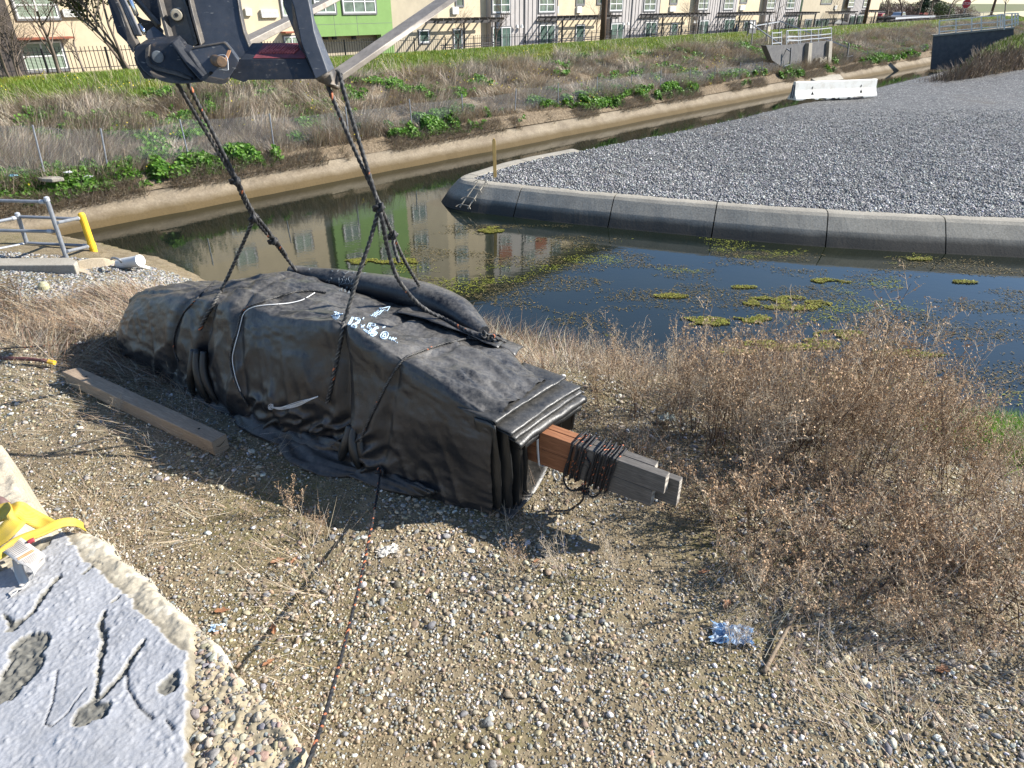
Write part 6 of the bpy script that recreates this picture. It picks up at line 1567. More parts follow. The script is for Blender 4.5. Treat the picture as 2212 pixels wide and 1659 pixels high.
def chain(tops, bots, cell=.062, wd=.0016):
    V = []; F = []
    for i in range(len(tops) - 1):
        a0, a1, c0, c1 = bots[i], bots[i + 1], tops[i], tops[i + 1]; Lx = ((a1 - a0).length + (c1 - c0).length) / 2; Hh = ((c0 - a0).length + (c1 - a1).length) / 2
        nx = max(4, int(Lx / cell)); ny = max(4, int(Hh / cell)); sag = .05 * math.sin(i * 2.3)
        def pt(x, y):
            p = (a0 * (1 - x) + a1 * x) * (1 - y) + (c0 * (1 - x) + c1 * x) * y
            return p + NB * (sag * math.sin(math.pi * x) * y) - Vector((0, 0, 1)) * (.06 * math.sin(math.pi * x) * y)
        for sg_ in (1, -1):
            for k in range(-ny, nx + ny):
                x0, y0 = k, 0; pts = []
                for j in range(0, ny + 1, 3):
                    xx = k + sg_ * j
                    if 0 <= xx <= nx: pts.append(pt(xx / nx, j / ny))
                for p, q in zip(pts[:-1], pts[1:]):
                    d = (q - p).normalized(); w_ = d.cross(NB).normalized() * wd; o = len(V)
                    V += [p - w_, p + w_, q + w_, q - w_]; F.append((o, o + 1, o + 2, o + 3))
    return V, F
V, F = chain(tops, bots); npobj('chain_mesh', [tuple(p) for p in V], F, M['galv'], parent=cf)
cf2 = thing('chain_link_fence', 'thin dark post and mesh fence on the far bank, right of the concrete outlet', 'fence', SN(75, NF, -.6))
FP2 = [((1843, 113), (1840, 137)), ((1874, 108), (1871, 140)), ((1903, 105), (1900, 134)), ((1927, 101), (1924, 131)), ((1951, 99), (1948, 127)), ((1975, 96), (1972, 124)), ((1998, 94), (1995, 122)), ((2016, 92), (2013, 120))]
tops, bots = fence_run(FP2, cf2)
V, F = chain(tops, bots, .09, .0018); npobj('chain_mesh', [tuple(p) for p in V], F, M['galv'], parent=cf2)
# flat stone slab under a post
b = MB(); c = at_n(110, 391, 20.15); b.prism([c + Vector((math.cos(a) * r_, math.sin(a) * r_ * .6, 0)) for a, r_ in ((0, .35), (1, .28), (2, .33), (3.1, .36), (4.2, .26), (5.2, .32))], (0, 0, .09)); tag(b.build('stone_slab', M['conc'], bevel=.02), 'flat tan stone lying under the second mesh fence post', 'stone')
# ------------------------------------------------------------------ concrete outlet with pipe railing
ol = thing('outlet_structure', 'dark concrete outlet wall with pipe railing at the far end of the channel', 'outlet', SN(51, 20.4, -1.2))
def onn(u, v, n): return at_n(u, v, n)
NO = 20.6
def slab(name, pts, n0, th, mat, parent, bev=.0):
    b = MB(); b.prism([onn(u, v, n0) for u, v in pts], NB * th); return b.build(name, M[mat], parent, bevel=bev)
slab('wing_wall', [(1655, 98), (1712, 97), (1752, 92), (1748, 158), (1705, 155), (1668, 130)], NO + .25, .35, 'conc_dark', ol)
slab('face_wall', [(1752, 92), (1797, 88), (1793, 146), (1748, 150)], NO + .22, .35, 'conc_dark', ol)
slab('buttress', [(1748, 93), (1755, 93), (1751, 150), (1743, 152)], NO, .25, 'conc', ol); slab('buttress', [(1792, 89), (1798.5, 89), (1795, 146), (1788, 147)], NO, .25, 'conc', ol)
slab('sill', [(1740, 148), (1797, 143), (1796, 160), (1739, 166)], NO - .15, .35, 'conc', ol, .01)
slab('flap_gate', [(1762, 126), (1772, 125), (1770, 146), (1760, 147)], NO + .1, .10, 'conc', ol); slab('gate_post', [(1772, 125), (1775, 124), (1779, 129), (1783, 123), (1786, 123), (1783, 160), (1768, 162)], NO - .2, .12, 'conc', ol)
b = MB(); b.grid([[onn(1740, 166, NO - .1), onn(1797, 158, NO - .1)], [onn(1752, 178, NO - 1.1), onn(1812, 168, NO - 1.1)], [onn(1770, 186, NO - 1.5), onn(1818, 176, NO - 1.5)]]); o = b.build('spillway', M['conc'], ol); m = o.modifiers.new('t', 'SOLIDIFY'); m.thickness = .2
def pbar(name, p, q, r, mat, par): b = MB(); b.bar(p, q, r); return b.build(name, M[mat], par)
def rail_run(par, xs, ytop, ybot, n, mat, r=.045, mids=(.0, .45, .72)):
    for x, yt, yb in zip(xs, ytop, ybot): pbar('post', onn(x, yt, n), onn(x - .3, yb, n), r, mat, par)
    for t in mids:
        for i in range(len(xs) - 1):
            pbar('rail', onn(xs[i], ytop[i] + (ybot[i] - ytop[i]) * t, n), onn(xs[i + 1], ytop[i + 1] + (ybot[i + 1] - ytop[i + 1]) * t, n), r * .9, mat, par)
rail_run(ol, [1668, 1688], [68.5, 67], [98, 96.5], NO + .45, 'galv_light', .05, (.1, .45, .85)); rail_run(ol, [1699, 1725, 1752, 1768, 1796], [66, 65, 64, 63, 60], [97, 96, 92, 91, 88], NO + .4, 'galv_light', .05)
rail_run(ol, [1702, 1729], [65.5, 64.5], [93, 96], NO + 1.3, 'galv_light', .045)
# gate post, diagonal braces and signs near the outlet
gf = thing('pipe_gate', 'tall dark steel posts and diagonal braces fencing off the concrete outlet', 'gate', SN(52, 21, .5))
for p, q, n in (((1617, 45), (1614, 78), 24.0), ((1628, 44), (1623, 95), 23.5), ((1659, 48), (1655, 88), 23.0), ((1684, 44), (1682, 92), 24), ((1709, 103), (1705, 163), 20.5), ((1742, 55), (1740, 90), 25), ((1776, 47), (1770, 90), 24.5), ((1834, 93), (1828, 137), 20.5)):
    pbar('post', onn(*p, n), onn(*q, n), .085 if n == 20.5 else .06, 'trim', gf)
pbar('brace', onn(1617, 47, 24), onn(1709, 112, 20.5), .06, 'galv', gf); pbar('brace', onn(1684, 45, 24), onn(1834, 104, 20.5), .06, 'galv', gf); pbar('rail', onn(1617, 58, 24), onn(1684, 47, 24), .05, 'galv_light', gf)
pbar('strut', onn(1694, 143, 20.5), onn(1708, 138, 20.5), .05, 'galv', gf); pbar('strut', onn(1829, 123, 20.5), onn(1842, 120, 20.5), .05, 'galv', gf)
b = MB(); b.prism([onn(1620, 43, 23.9), onn(1634, 43, 23.9), onn(1632, 72, 23.9), onn(1618, 72, 23.9)], NB * .05); sgn = b.build('notice_sign', M['trim']); tag(sgn, 'white notice on a tall frame at the left end of the outlet braces', 'sign')
b = MB(); b.prism([onn(1621.5, 47, 23.85), onn(1631, 47, 23.85), onn(1630, 61, 23.85), onn(1620.5, 61, 23.85)], NB * .02); b.build('sign_face', M['white'], sgn)
b = MB(); b.prism([onn(1658, 57, 23.2), onn(1665, 57, 23.2), onn(1664, 68, 23.2), onn(1657, 68, 23.2)], NB * .03); b.bar(onn(1661, 60, 23.3), onn(1659, 95, 23.3), .05); tag(b.build('small_sign', plain('tan_sign', (.52, .46, .33), None, 9)), 'small tan board sign on a post behind the outlet railing', 'sign')
# ------------------------------------------------------------------ bridge wing wall with white railing, far right
YW = 60
bw = thing('bridge_abutment', 'dark concrete bridge abutment with a white pipe railing at the upper right', 'bridge abutment', at_y(2030, 110, YW))
W2 = [at_y(u, v, YW) for u, v in ((2016, 78), (2100, 71), (2190, 62), (2190, 120), (2100, 150), (2010, 150))]
b = MB(); b.prism(W2, (.3, .6, 0)); b.build('wall', M['conc_dark'], bw)
b = MB(); b.prism([at_y(u, v, YW - .1) for u, v in ((2015, 75.5), (2192, 58), (2192, 62), (2016, 79))], (.3, .8, 0)); b.build('coping', M['conc'], bw)
def wr(xs, yt, yb, y, r=.075):
    for x, t, q in zip(xs, yt, yb): pbar('post', at_y(x, t, y), at_y(x - .6, q, y), r, 'white', bw)
    for t in (0, .42, .76):
        for i in range(len(xs) - 1): pbar('rail', at_y(xs[i], yt[i] + (yb[i] - yt[i]) * t, y), at_y(xs[i + 1], yt[i + 1] + (yb[i + 1] - yt[i + 1]) * t, y), r * .85, 'white', bw)
wr([2029, 2065, 2099, 2120, 2155, 2161, 2166], [45, 41.5, 39, 36, 34, 31, 30.5], [76, 73, 70, 68, 66, 66, 65], YW + .1); wr([2170, 2186, 2193, 2199], [30, 29, 29, 28.5], [64, 60, 56, 54], YW - 1.2)
# ------------------------------------------------------------------ iron fence in front of the apartments
NI = 37.0
fi = thing('iron_fence', 'long black iron picket fence between the grassy bank and the apartment buildings', 'fence', SN(40, NI, .2))
def ztop(s): return 1.47 + (1.17 - 1.47) * (s - 8.6) / 29.9 if s < 38.5 else 1.17 + (1.30 - 1.17) * (s - 38.5) / 60
s0 = 4.0; sp = 2.55
while s0 < 116:
    pz = float(z_bank(s0, NI)); zt = ztop(s0)
    b = MB(); b.bar(SN(s0, NI, pz - .2), SN(s0, NI, zt + .02), .075); b.build('post', M['blackiron'], fi)
    b = MB(); n = 15
    for k in range(1, n):
        s = s0 + sp * k / n; zt2 = ztop(s); b.bar(SN(s, NI, float(z_bank(s, NI)) - .1), SN(s, NI, zt2), .022)
        b.box(SN(s, NI, zt2 + .03), (AB * .012, NB * .012, Vector((0, 0, .03))))
    for dz in (-.13, -.80): b.bar(SN(s0, NI, ztop(s0) + dz), SN(s0 + sp, NI, ztop(s0 + sp) + dz), .03)
    b.build('picket_panel', M['blackiron'], fi); s0 += sp
# ------------------------------------------------------------------ apartment buildings
NBD = 41.7; ZF = -.15; ZR = 16.2; SH_ = 2.22  # roof height raised so the mirrored roofline fits in the pond
def s_of(u, v=55): return at_n(u, v, NBD).dot(AB)
def z_of(u, v): return at_n(u, v, NBD).z
bl = thing('apartment_building', 'cream and green stucco apartment block with white windows at the upper left', 'building', SN(20, NBD, ZF))
br = thing('apartment_building', 'long apartment row of grey batten siding and cream bays with pergolas, at the top centre', 'building', SN(70, NBD, ZF))
def wall(name, sa, sb, za, zb, mat, par, out=0.0, th=.5):
    b = MB(); b.box(SN((sa + sb) / 2, NBD - out + th / 2, (za + zb) / 2), (AB * ((sb - sa) / 2), NB * (th / 2), Vector((0, 0, (zb - za) / 2)))); return b.build(name, M[mat], par)
def rect(b, sa, sb, za, zb, out, th): b.box(SN((sa + sb) / 2, NBD - out - th / 2, (za + zb) / 2), (AB * ((sb - sa) / 2), NB * (th / 2), Vector((0, 0, (zb - za) / 2))))
def window(sa, sb, za, zb, par, out=0.0, nx=2, ny=2, pane='glass', trim='wframe', sur='trim'):
    w_ = sb - sa; h_ = zb - za; f = min(.075, w_ * .09)
    b = MB(); e = f * .9
    for (x0, x1, y0, y1) in ((sa - e, sb + e, zb, zb + e), (sa - e, sb + e, za - e * 1.4, za), (sa - e, sa, za, zb), (sb, sb + e, za, zb)): rect(b, x0, x1, y0, y1, out, .07)
    fr = b.build('window', M[sur], par)
    b = MB()
    for (x0, x1, y0, y1) in ((sa, sb, zb - f, zb), (sa, sb, za, za + f), (sa, sa + f, za + f, zb - f), (sb - f, sb, za + f, zb - f)): rect(b, x0, x1, y0, y1, out, .055)
    for k in range(1, nx): x = sa + w_ * k / nx; rect(b, x - f * .4, x + f * .4, za + f, zb - f, out, .05)
    for k in range(1, ny): y = za + h_ * k / ny; rect(b, sa + f, sb - f, y - f * .4, y + f * .4, out, .045)
    b.build('frame', M[trim], fr)
    b = MB(); rect(b, sa + f, sb - f, za + f, zb - f, out, .02); b.build('pane', M[pane], fr)
def pwin(u0, u1, v0, v1, par, out=0, **k):
    vm = (v0 + v1) / 2; window(s_of(u0, vm), s_of(u1, vm), z_of((u0 + u1) / 2, v1), z_of((u0 + u1) / 2, v0), par, out, **k)
def unit(u0, u1, v0, v1, par, out=0, name='wall_unit', mat='white'):
    b = MB(); vm = (v0 + v1) / 2; rect(b, s_of(u0, vm), s_of(u1, vm), z_of((u0 + u1) / 2, v1), z_of((u0 + u1) / 2, v0), out, .16); o = b.build(name, M[mat], par, bevel=.015)
    b = MB(); s0, s1, z0, z1 = s_of(u0, vm), s_of(u1, vm), z_of((u0 + u1) / 2, v1), z_of((u0 + u1) / 2, v0)
    for k in range(5): z_ = z0 + (z1 - z0) * (.18 + .16 * k); rect(b, s0 + .06, s1 - .06, z_, z_ + .012, out + .16, .008)
    b.build('louvre', M['trim'], o)
sG0, sG1, sC1 = s_of(655), s_of(841), s_of(946)
wall('wall', -4, sG0, ZF, ZR, 'cream', bl); zS = z_of(740, 77)
wall('green_wall', sG0, sG1, zS, ZR, 'green', bl, .35); 
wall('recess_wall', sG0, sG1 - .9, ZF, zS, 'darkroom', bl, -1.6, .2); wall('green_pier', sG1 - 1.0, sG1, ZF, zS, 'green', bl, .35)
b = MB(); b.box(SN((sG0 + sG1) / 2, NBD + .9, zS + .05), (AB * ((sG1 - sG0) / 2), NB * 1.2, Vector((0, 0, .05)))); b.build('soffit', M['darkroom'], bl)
for u in (722, 764, 703): b = MB(); p = at_n(u, 80, NBD + .3); b.tube([p + Vector((0, 0, -.14)), p + Vector((0, 0, .05))], .17, 12); b.build('downlight', M['blackiron'], bl)
wall('wall', sG1, sC1, ZF, ZR, 'greige', bl)
for z_ in (z_of(700, 53),): 
    b = MB(); rect(b, sG0, sG1, z_, z_ + .02, .35, .006); b.build('control_joint', M['trim'], bl)
for u in (716, 765): b = MB(); s_ = s_of(u); rect(b, s_, s_ + .02, zS, ZR, .35, .006); b.build('control_joint', M['trim'], bl)
pwin(671, 716, -22, 28, bl, .35, nx=2, ny=2); pwin(732, 803, -22, 28, bl, .35, nx=3, ny=2); pwin(905, 926, 65, 92, bl, 0, nx=1, ny=1)
pwin(606, 650, -30, 35, bl, 0, pane='blind'); pwin(614, 648, 78, 108, bl, 0, pane='blind', ny=1)
pwin(24, 116, -50, 40, bl, 0, nx=2, ny=3, pane='blind'); pwin(46, 140, 90, 152, bl, 0, nx=2, ny=2, pane='blind'); pwin(-90, -30, 90, 150, bl, 0, pane='blind')
unit(562, 598, 21, 38, bl); unit(134, 180, 20, 37, bl); unit(528, 541, 18, 34, bl)
b = MB(); s_ = (s_of(20, 82), s_of(152, 82)); rect(b, s_[0], s_[1], z_of(90, 84), z_of(90, 80), 0, .7); b.build('awning', M['maroon'], bl)
b = MB(); rect(b, s_of(606, 70), s_of(632, 70), z_of(618, 71), z_of(618, 68), 0, .6); b.build('awning', M['maroon'], bl)
b = MB(); rect(b, s_of(-80), s_of(16), ZF, ZR, .9, .1); b.build('brown_bay', plain('brown_panel', (.085, .07, .062), (.06, .05, .045), 3, .8), bl)
# the long row: grey bays proud of cream bays
GB = [(946, 1051, 'cream'), (1051, 1193, 'siding'), (1193, 1310, 'cream'), (1310, 1412, 'siding'), (1412, 1497, 'cream'), (1497, 1578, 'siding'), (1578, 1642, 'cream'), (1642, 1713, 'siding'), (1713, 1724, 'green'), (1724, 1822, 'greige'), (1822, 1858, 'siding'), (1858, 1890, 'cream')]
for u0, u1, m_ in GB:
    a, c = s_of(u0), s_of(u1); pr = .5 if m_ == 'siding' else 0.0
    wl = wall('siding_bay' if m_ == 'siding' else 'wall', a, c, ZF, ZR, m_, br, pr)
    if m_ == 'siding':
        b = MB(); k = a + .1
        while k < c: rect(b, k, k + .035, ZF, 6.8, pr, .03); k += .50
        b.build('battens', M['batten'], wl)
        b = MB(); rect(b, a, c, 7.2, 7.6, pr, .06); rect(b, a, c, 9.4, 9.7, pr, .06); b.build('band_course', M['trim'], wl)
        for z_ in (7.8, 12.4):
            b = MB(); rect(b, a + .6, a + 2.2, z_, z_ + 1.6, pr, .05); rect(b, c - 2.2, c - .6, z_, z_ + 1.6, pr, .05); b.build('rust_panel', M['maroon'], wl)
for u0, u1, v0, v1 in ((1053, 1091, -24, 27), (1154, 1188, -24, 26), (1308, 1335, -22, 23), (1382, 1407, -20, 23), (1500, 1521, -20, 20), (1556, 1576, -20, 20), (1649, 1666, -18, 18), (1692, 1709, -18, 18), (1826, 1838, -14, 15), (1859, 1872, -14, 15)):
    pwin(u0, u1, v0, v1, br, .5, ny=3)
for u0, u1, v0, v1 in ((1054, 1093, 58, 107), (1155, 1188, 53, 104), (1309, 1336, 50, 96), (1383, 1407, 47, 90), (1500, 1519, 44, 84), (1554, 1576, 41, 78), (1690, 1706, 38, 62), (1827, 1838, 33, 60), (1843, 1858, 32, 55)):
    pwin(u0, u1, v0, v1, br, .5, nx=2, ny=1)
for u0, u1, v0, v1 in ((980, 998, 63, 112), (1243, 1261, 54, 104), (1196, 1204, 55, 100), (1448, 1461, 50, 95), (1605, 1616, 46, 80), (1760, 1790, 42, 58), (1738, 1752, 42, 58)):
    pwin(u0, u1, v0, v1, br, 0, nx=1, ny=1)
for u0, u1, v0, v1 in ((984, 1000, -20, 13), (1192, 1204, -20, 11), (1245, 1262, -20, 10), (1290, 1306, -20, 8), (1448, 1463, -20, 8), (1600, 1614, -18, 6), (1775, 1798, -16, 8)):
    pwin(u0, u1, v0, v1, br, 0, nx=1, ny=1, trim='trim')
for u0, u1, v0, v1 in ((975, 988, 15, 31), (1194, 1204, 14, 29), (1244, 1254, 14, 28), (1445, 1457, 13, 25), (1597, 1607, 11, 22), (1860, 1868, 12, 20), (1801, 1806, 12, 20)): unit(u0, u1, v0, v1, br)
for u in (1122, 1352, 1506, 1540, 1667): 
    b = MB(); s_ = s_of(u); rect(b, s_, s_ + .09, ZF, ZR, .5, .08); b.build('downspout', M['trim'], br)
for u in (1117, 1127, 1347, 1357, 1500, 1507, 1663, 1668):
    b = MB(); c = at_n(u, 53 - (u - 1117) * .022, NBD - .75); b.tube([c, c + Vector((0, 0, -.22))], [.07, .15], 8); b.build('wall_lamp', M['white'], br)
# extra upper floors, out of direct view, added so the pond reflection fits
def fl_windows(par, sa, sb, out, dens, pane='glass'):
    for f in range(2, 7):
        z_ = ZF + SH_ * f + .75; k = sa + .8
        while k + 1.3 < sb: window(k, k + 1.3, z_, z_ + 1.1, par, out, pane=pane); k += dens
fl_windows(bl, 0, sG0, 0, 4.2, 'blind'); fl_windows(bl, sG0, sG1, .35, 3.0); fl_windows(bl, sG1, sC1, 0, 3.2)
for u0, u1, m_ in GB[:8]: fl_windows(br, s_of(u0), s_of(u1), .5 if m_ == 'siding' else 0, 3.3)
for par, a, c in ((bl, -4, sC1), (br, sC1, s_of(1890))):
    b = MB(); b.box(SN((a + c) / 2, NBD + 4.6, ZR + .2), (AB * ((c - a) / 2), NB * 5.9, Vector((0, 0, .2)))); b.build('roof', M['roof'], par)
    b = MB(); b.box(SN((a + c) / 2, NBD + 5.5, (ZR + ZF) / 2), (AB * ((c - a) / 2 - .05), NB * 4.9, Vector((0, 0, (ZR - ZF) / 2)))); b.build('rear_block', M['greige'], par)
# pergolas
grp = 'pergolas in front of the apartment row'
for (u0, u1, v0, v1, pu, lab) in ((949, 1080, 46, 38, (1002, 1070), 'dark wooden pergola at the left end of the apartment row'), (1193, 1334, 41, 32, (1215, 1319), 'dark wooden pergola left of the brown utility pole'), (1412, 1526, 34, 28, (1431, 1473, 1509), 'dark wooden pergola behind the bare street tree, between the pole and the outlet'),
                                (1578, 1666, 30, 26, (1596, 1660), 'dark wooden pergola above the notice sign'), (1722, 1764, 31, 24, (1729, 1758), 'small slatted pergola beside the green strip of wall'), (1813, 1847, 29, 23, (1816, 1845), 'small slatted pergola left of the dark pole at the row\'s right end'), (1883, 1912, 26, 20, (1886, 1908), 'last small slatted pergola right of the apartment row')):
    nP = NBD - 2.0; a = at_n(u0, v0, nP); c = at_n(u1, v1, nP); zp = (a.z + c.z) / 2; sa, sb = a.dot(AB), c.dot(AB)
    pg = thing('pergola', lab, 'pergola', SN((sa + sb) / 2, nP, ZF), grp)
    for nn_ in (nP, nP + 1.3): b = MB(); b.bar(SN(sa - .2, nn_, zp - .14), SN(sb + .2, nn_, zp - .14), .07, .17); b.build('beam', M['pergola'], pg)
    nr_ = max(5, int((sb - sa) / .75))
    for k in range(nr_ + 1): s_ = sa + (sb - sa) * k / nr_; b = MB(); b.bar(SN(s_, nP - .45, zp + .02), SN(s_, NBD - .1, zp + .02), .06, .13); b.build('rafter', M['pergola'], pg)
    for u in pu: s_ = at_n(u, 50, nP).dot(AB); b = MB(); b.bar(SN(s_, nP, ZF - .1), SN(s_, nP, zp - .2), .13); b.build('post', M['pergola'], pg)
    for k in range(3): z_ = .25 + .16 * k; b = MB(); b.bar(SN(sa, nP, z_), SN(sb, nP, z_), .04, .07); b.build('screen_slat', M['pergola'], pg)
# utility poles
def upole(u, v, r, zt, lab, n=36.0):
    p = at_n(u, v, n); b = MB(); z0 = float(z_bank(p.dot(AB), n)) - .3
    b.tube([Vector((p.x, p.y, z0 + (zt - z0) * k / 5)) for k in range(6)], [r * (1.05 - .05 * k) for k in range(6)], 12); return tag(b.build('utility_pole', M['pole'], smooth=True), lab, 'pole')
upole(1303, 60, .22, 12, 'brown wooden utility pole in front of the apartment row, at the top centre'); upole(1869, 40, .22, 11, 'dark utility pole at the right end of the apartment row')
upole(2143, 25, .28, 14, 'brown pole among the far trees at the upper right corner', 44.)
# ------------------------------------------------------------------ trees
def tree_mesh(seed, H, spread, nlev=4, r0=.09, leaf=0, leafcol=None, multi=1, base=.25, wig=.12, dens=1.0):
    rs = np.random.RandomState(seed); segs = []; tips = []
    def grow(p, d, L_, r, lev):
        n = 6 if lev < 2 else 4; P, dd = curve(p, d, L_, n, rs, wig, .03)
        segs.append((P, np.linspace(r, r * .55, n + 1), [(.16, .125, .10), (.20, .16, .13), (.13, .10, .08)][rs.randint(3)]))
        if lev >= nlev: tips.append(P[-1]); tips.append(P[2]); return
        k = int((rs.randint(3, 6) if lev else rs.randint(5, 8)) * dens)
        for j in range(k):
            t = (base if lev == 0 else .25) + (1 - (base if lev == 0 else .25)) * (j + rs.rand()) / k; i = t * n; a = int(min(i, n - .01)); q = P[a] + (P[a + 1] - P[a]) * (i - a)
            az = rs.rand() * 6.28; v = np.array([math.cos(az), math.sin(az), 0]); nd = dd * .75 + v * spread + np.array([0, 0, .22]); grow(q, nd / np.linalg.norm(nd), L_ * (.42 + .25 * rs.rand()), r * (.42 + .16 * rs.rand()) * (1 - .35 * t), lev + 1)
    for m in range(multi):
        az = rs.rand() * 6.28; grow([rs.randn() * .1 * (multi > 1), rs.randn() * .1 * (multi > 1), 0], [math.cos(az) * .3 * (multi > 1), math.sin(az) * .3 * (multi > 1), 1], H * (.62 if multi == 1 else .7), r0, 0)
    return segs, np.array(tips), rs
def tree(name, seed, p, H, spread, lab, cat='tree', grp=None, leaf=0, lcol=None, **k):
    segs, tips, rs = tree_mesh(seed, H, spread, **k)
    t = thing(name, lab, cat, p, grp)
    tr = [s for s in segs if s[1][0] > .022 * H / 5]; cr = [s for s in segs if s[1][0] <= .022 * H / 5]
    for nm, sg_, ns in (('trunk', tr, 6), ('crown', cr, 3)):
        if not sg_: continue
        V, F, C = polytubes(sg_, ns); o = npobj(nm, V, F, M['twig'], C); o.parent = t
    if leaf:
        T = np.repeat(tips, leaf, 0); T = T + rs.randn(*T.shape) * .11 * H / 5; V, F, C = leaves(T, rs.randn(len(T), 3) * .6 + np.array([.3, -.2, .6]), (.05 + .045 * rs.rand(len(T))) * H / 5 * 1.3, np.asarray(lcol)[rs.randint(0, len(lcol), len(T))] * (.7 + .6 * rs.rand(len(T), 1)))
        o = npobj('leaves', V, F, M['leaf'], C); o.parent = t
    return t
def tp(u, n, v=90): p = at_n(u, v, n); return Vector((p.x, p.y, float(z_bank(p.dot(AB), n)) - .05))
tree('bare_tree', 21, tp(108, 35.0), 4.2, .8, 'bare tree with a dark trunk against the cream wall at the upper left', r0=.075, dens=1.1)
tree('bare_tree', 22, tp(-10, 34.6), 3.6, .9, 'tangled bare tree cut off by the upper left corner', r0=.06, dens=1.2, multi=2)
tree('bare_tree', 29, tp(20, 34.4), 2.6, 1.0, 'low tangled bare bush in front of the brown bay at the upper left', r0=.04, dens=1.2, multi=3)
tree('leafy_tree', 23, tp(262, 35.4), 5.6, .55, 'slender tree with sparse dark green leaves left of the fork attachment', leaf=3, lcol=[(.05, .085, .02), (.075, .11, .03), (.10, .13, .04)], r0=.06, multi=4, base=.3)
tree('bare_tree', 24, tp(165, 34.6), 2.3, .8, 'short crooked bare tree leaning by the iron fence', r0=.05)
for sd, u, n, H, lab in ((31, 987, 39.5, 3.0, 'small bare tree in front of the first pergola'), (32, 1070, 39.5, 3.6, 'bare young tree against the left grey bay'), (33, 1285, 39.3, 3.8, 'wide bare tree just left of the brown utility pole'), (34, 1485, 39.2, 3.9, 'bare tree in front of the pergola between pole and outlet'), (35, 1667, 38.8, 3.6, 'bare tree right behind the notice sign and outlet braces'), (36, 1790, 38.8, 4.4, 'bare tree left of the grey patio umbrella')):
    tree('bare_tree', sd, tp(u, n), H, .75, lab, grp='bare trees along the apartment row', r0=.055, nlev=4, dens=1.05)
ET = [(41, 1915, 62, 8.0), (42, 1945, 66, 8.5), (43, 1980, 72, 9.5), (44, 2005, 70, 9.0), (45, 2045, 90, 12), (46, 2165, 95, 11), (47, 2080, 110, 10)]
LB_ = ['bare brown tree right beside the apartment row\'s right end', 'bare brown tree behind the flat roofed shelter', 'bare tree rising above the shelter roof', 'thin bare tree between the shelter and the conifer', 'bare tree just left of the stop sign', 'brown round topped bare tree at the upper right corner', 'distant bare tree left of the far brown pole']
for (sd, u, Y, H), lab in zip(ET, LB_):
    p = at_n(u, 45, 36 + Y * .16); tree('bare_tree', sd, Vector((p.x, p.y, -.1)), H * .85, .7, lab, grp='bare trees on the skyline', r0=.16, nlev=4, dens=1.15)
def conifer(u, Y, H, lab, seed):
    p = at_n(u, 45, Y * .6); rs = np.random.RandomState(seed); t = thing('conifer', lab, 'tree', Vector((p.x, p.y, -.1)))
    b = MB(); b.tube([(0, 0, 0), (0, 0, H)], [.16, .03], 8); o = b.build('trunk', M['bark']); o.parent = t
    N = 5200; h = H * (.1 + .9 * rs.rand(N) ** .8); r = (H - h) * .17 * (.3 + .7 * rs.rand(N)) * (1 + .5 * np.sin(h * 5)) ; a = rs.rand(N) * 6.28
    P = np.stack([np.cos(a) * r, np.sin(a) * r, h], 1); V, F, C = leaves(P, np.stack([np.cos(a), np.sin(a), .4 + 0 * a], 1) + rs.randn(N, 3) * .4, .16 + .1 * rs.rand(N), np.array([(.018, .035, .016), (.028, .05, .02)])[rs.randint(0, 2, N)]); o = npobj('crown', V, F, M['leaf'], C); o.parent = t
conifer(1990, 85, 11, 'narrow dark conifer behind the shelter on the skyline', 5); conifer(2012, 95, 12, 'second narrow dark conifer, right of the shelter on the skyline', 6)
def roundtree(u, v, Y, rx, rz, lab, seed, cols, name='evergreen_bush', cat='bush'):
    p = at_n(u, v, Y * .62); rs = np.random.RandomState(seed); N = 4500; d = rs.randn(N, 3); d /= np.linalg.norm(d, axis=1, keepdims=True)
    cl = (.55 + .45 * rs.rand(N) ** .4) * (.75 + .5 * vnoise(d[:, 0] * 2.2, d[:, 1] * 2.2, d[:, 2] * 2.2 + seed))
    P = np.array(p) + d * cl[:, None] * np.array([rx, rx, rz]); V, F, C = leaves(P, d + rs.randn(N, 3) * .5, .12 + .1 * rs.rand(N), np.asarray(cols)[rs.randint(0, len(cols), N)])
    return tag(npobj(name, V, F, M['leaf'], C), lab, cat)
roundtree(2030, 30, 88, 3.2, 2.6, 'green broad crowned tree left of the stop sign', 7, [(.05, .075, .025), (.07, .10, .03)], 'evergreen_tree', 'tree')
roundtree(2085, 44, 72, 3.0, 1.1, 'dark clipped hedge behind the white bridge railing', 8, [(.025, .035, .014), (.04, .05, .02)], 'hedge', 'hedge'); roundtree(2150, 42, 74, 2.8, 1.2, 'olive clipped hedge at the upper right corner behind the railing', 9, [(.04, .045, .018), (.06, .065, .025)], 'hedge', 'hedge'); roundtree(2195, 44, 74, 2.4, 1.2, 'olive hedge cut off by the right edge at the top', 10, [(.05, .05, .02), (.07, .065, .025)], 'hedge', 'hedge')
for k in range(9):
    u = 1905 + k * 22; p = at_y(u, 48, 100 + 8 * (k % 3)); roundtree(u, 40 - 2 * (k % 2), 88 + 6 * (k % 3), 4.2, 3.0, 'brown leafless thicket along the road behind the shelter', 60 + k, [(.13, .09, .07), (.10, .07, .055), (.16, .115, .09)], 'roadside_thicket', 'thicket')['group'] = 'roadside thicket'
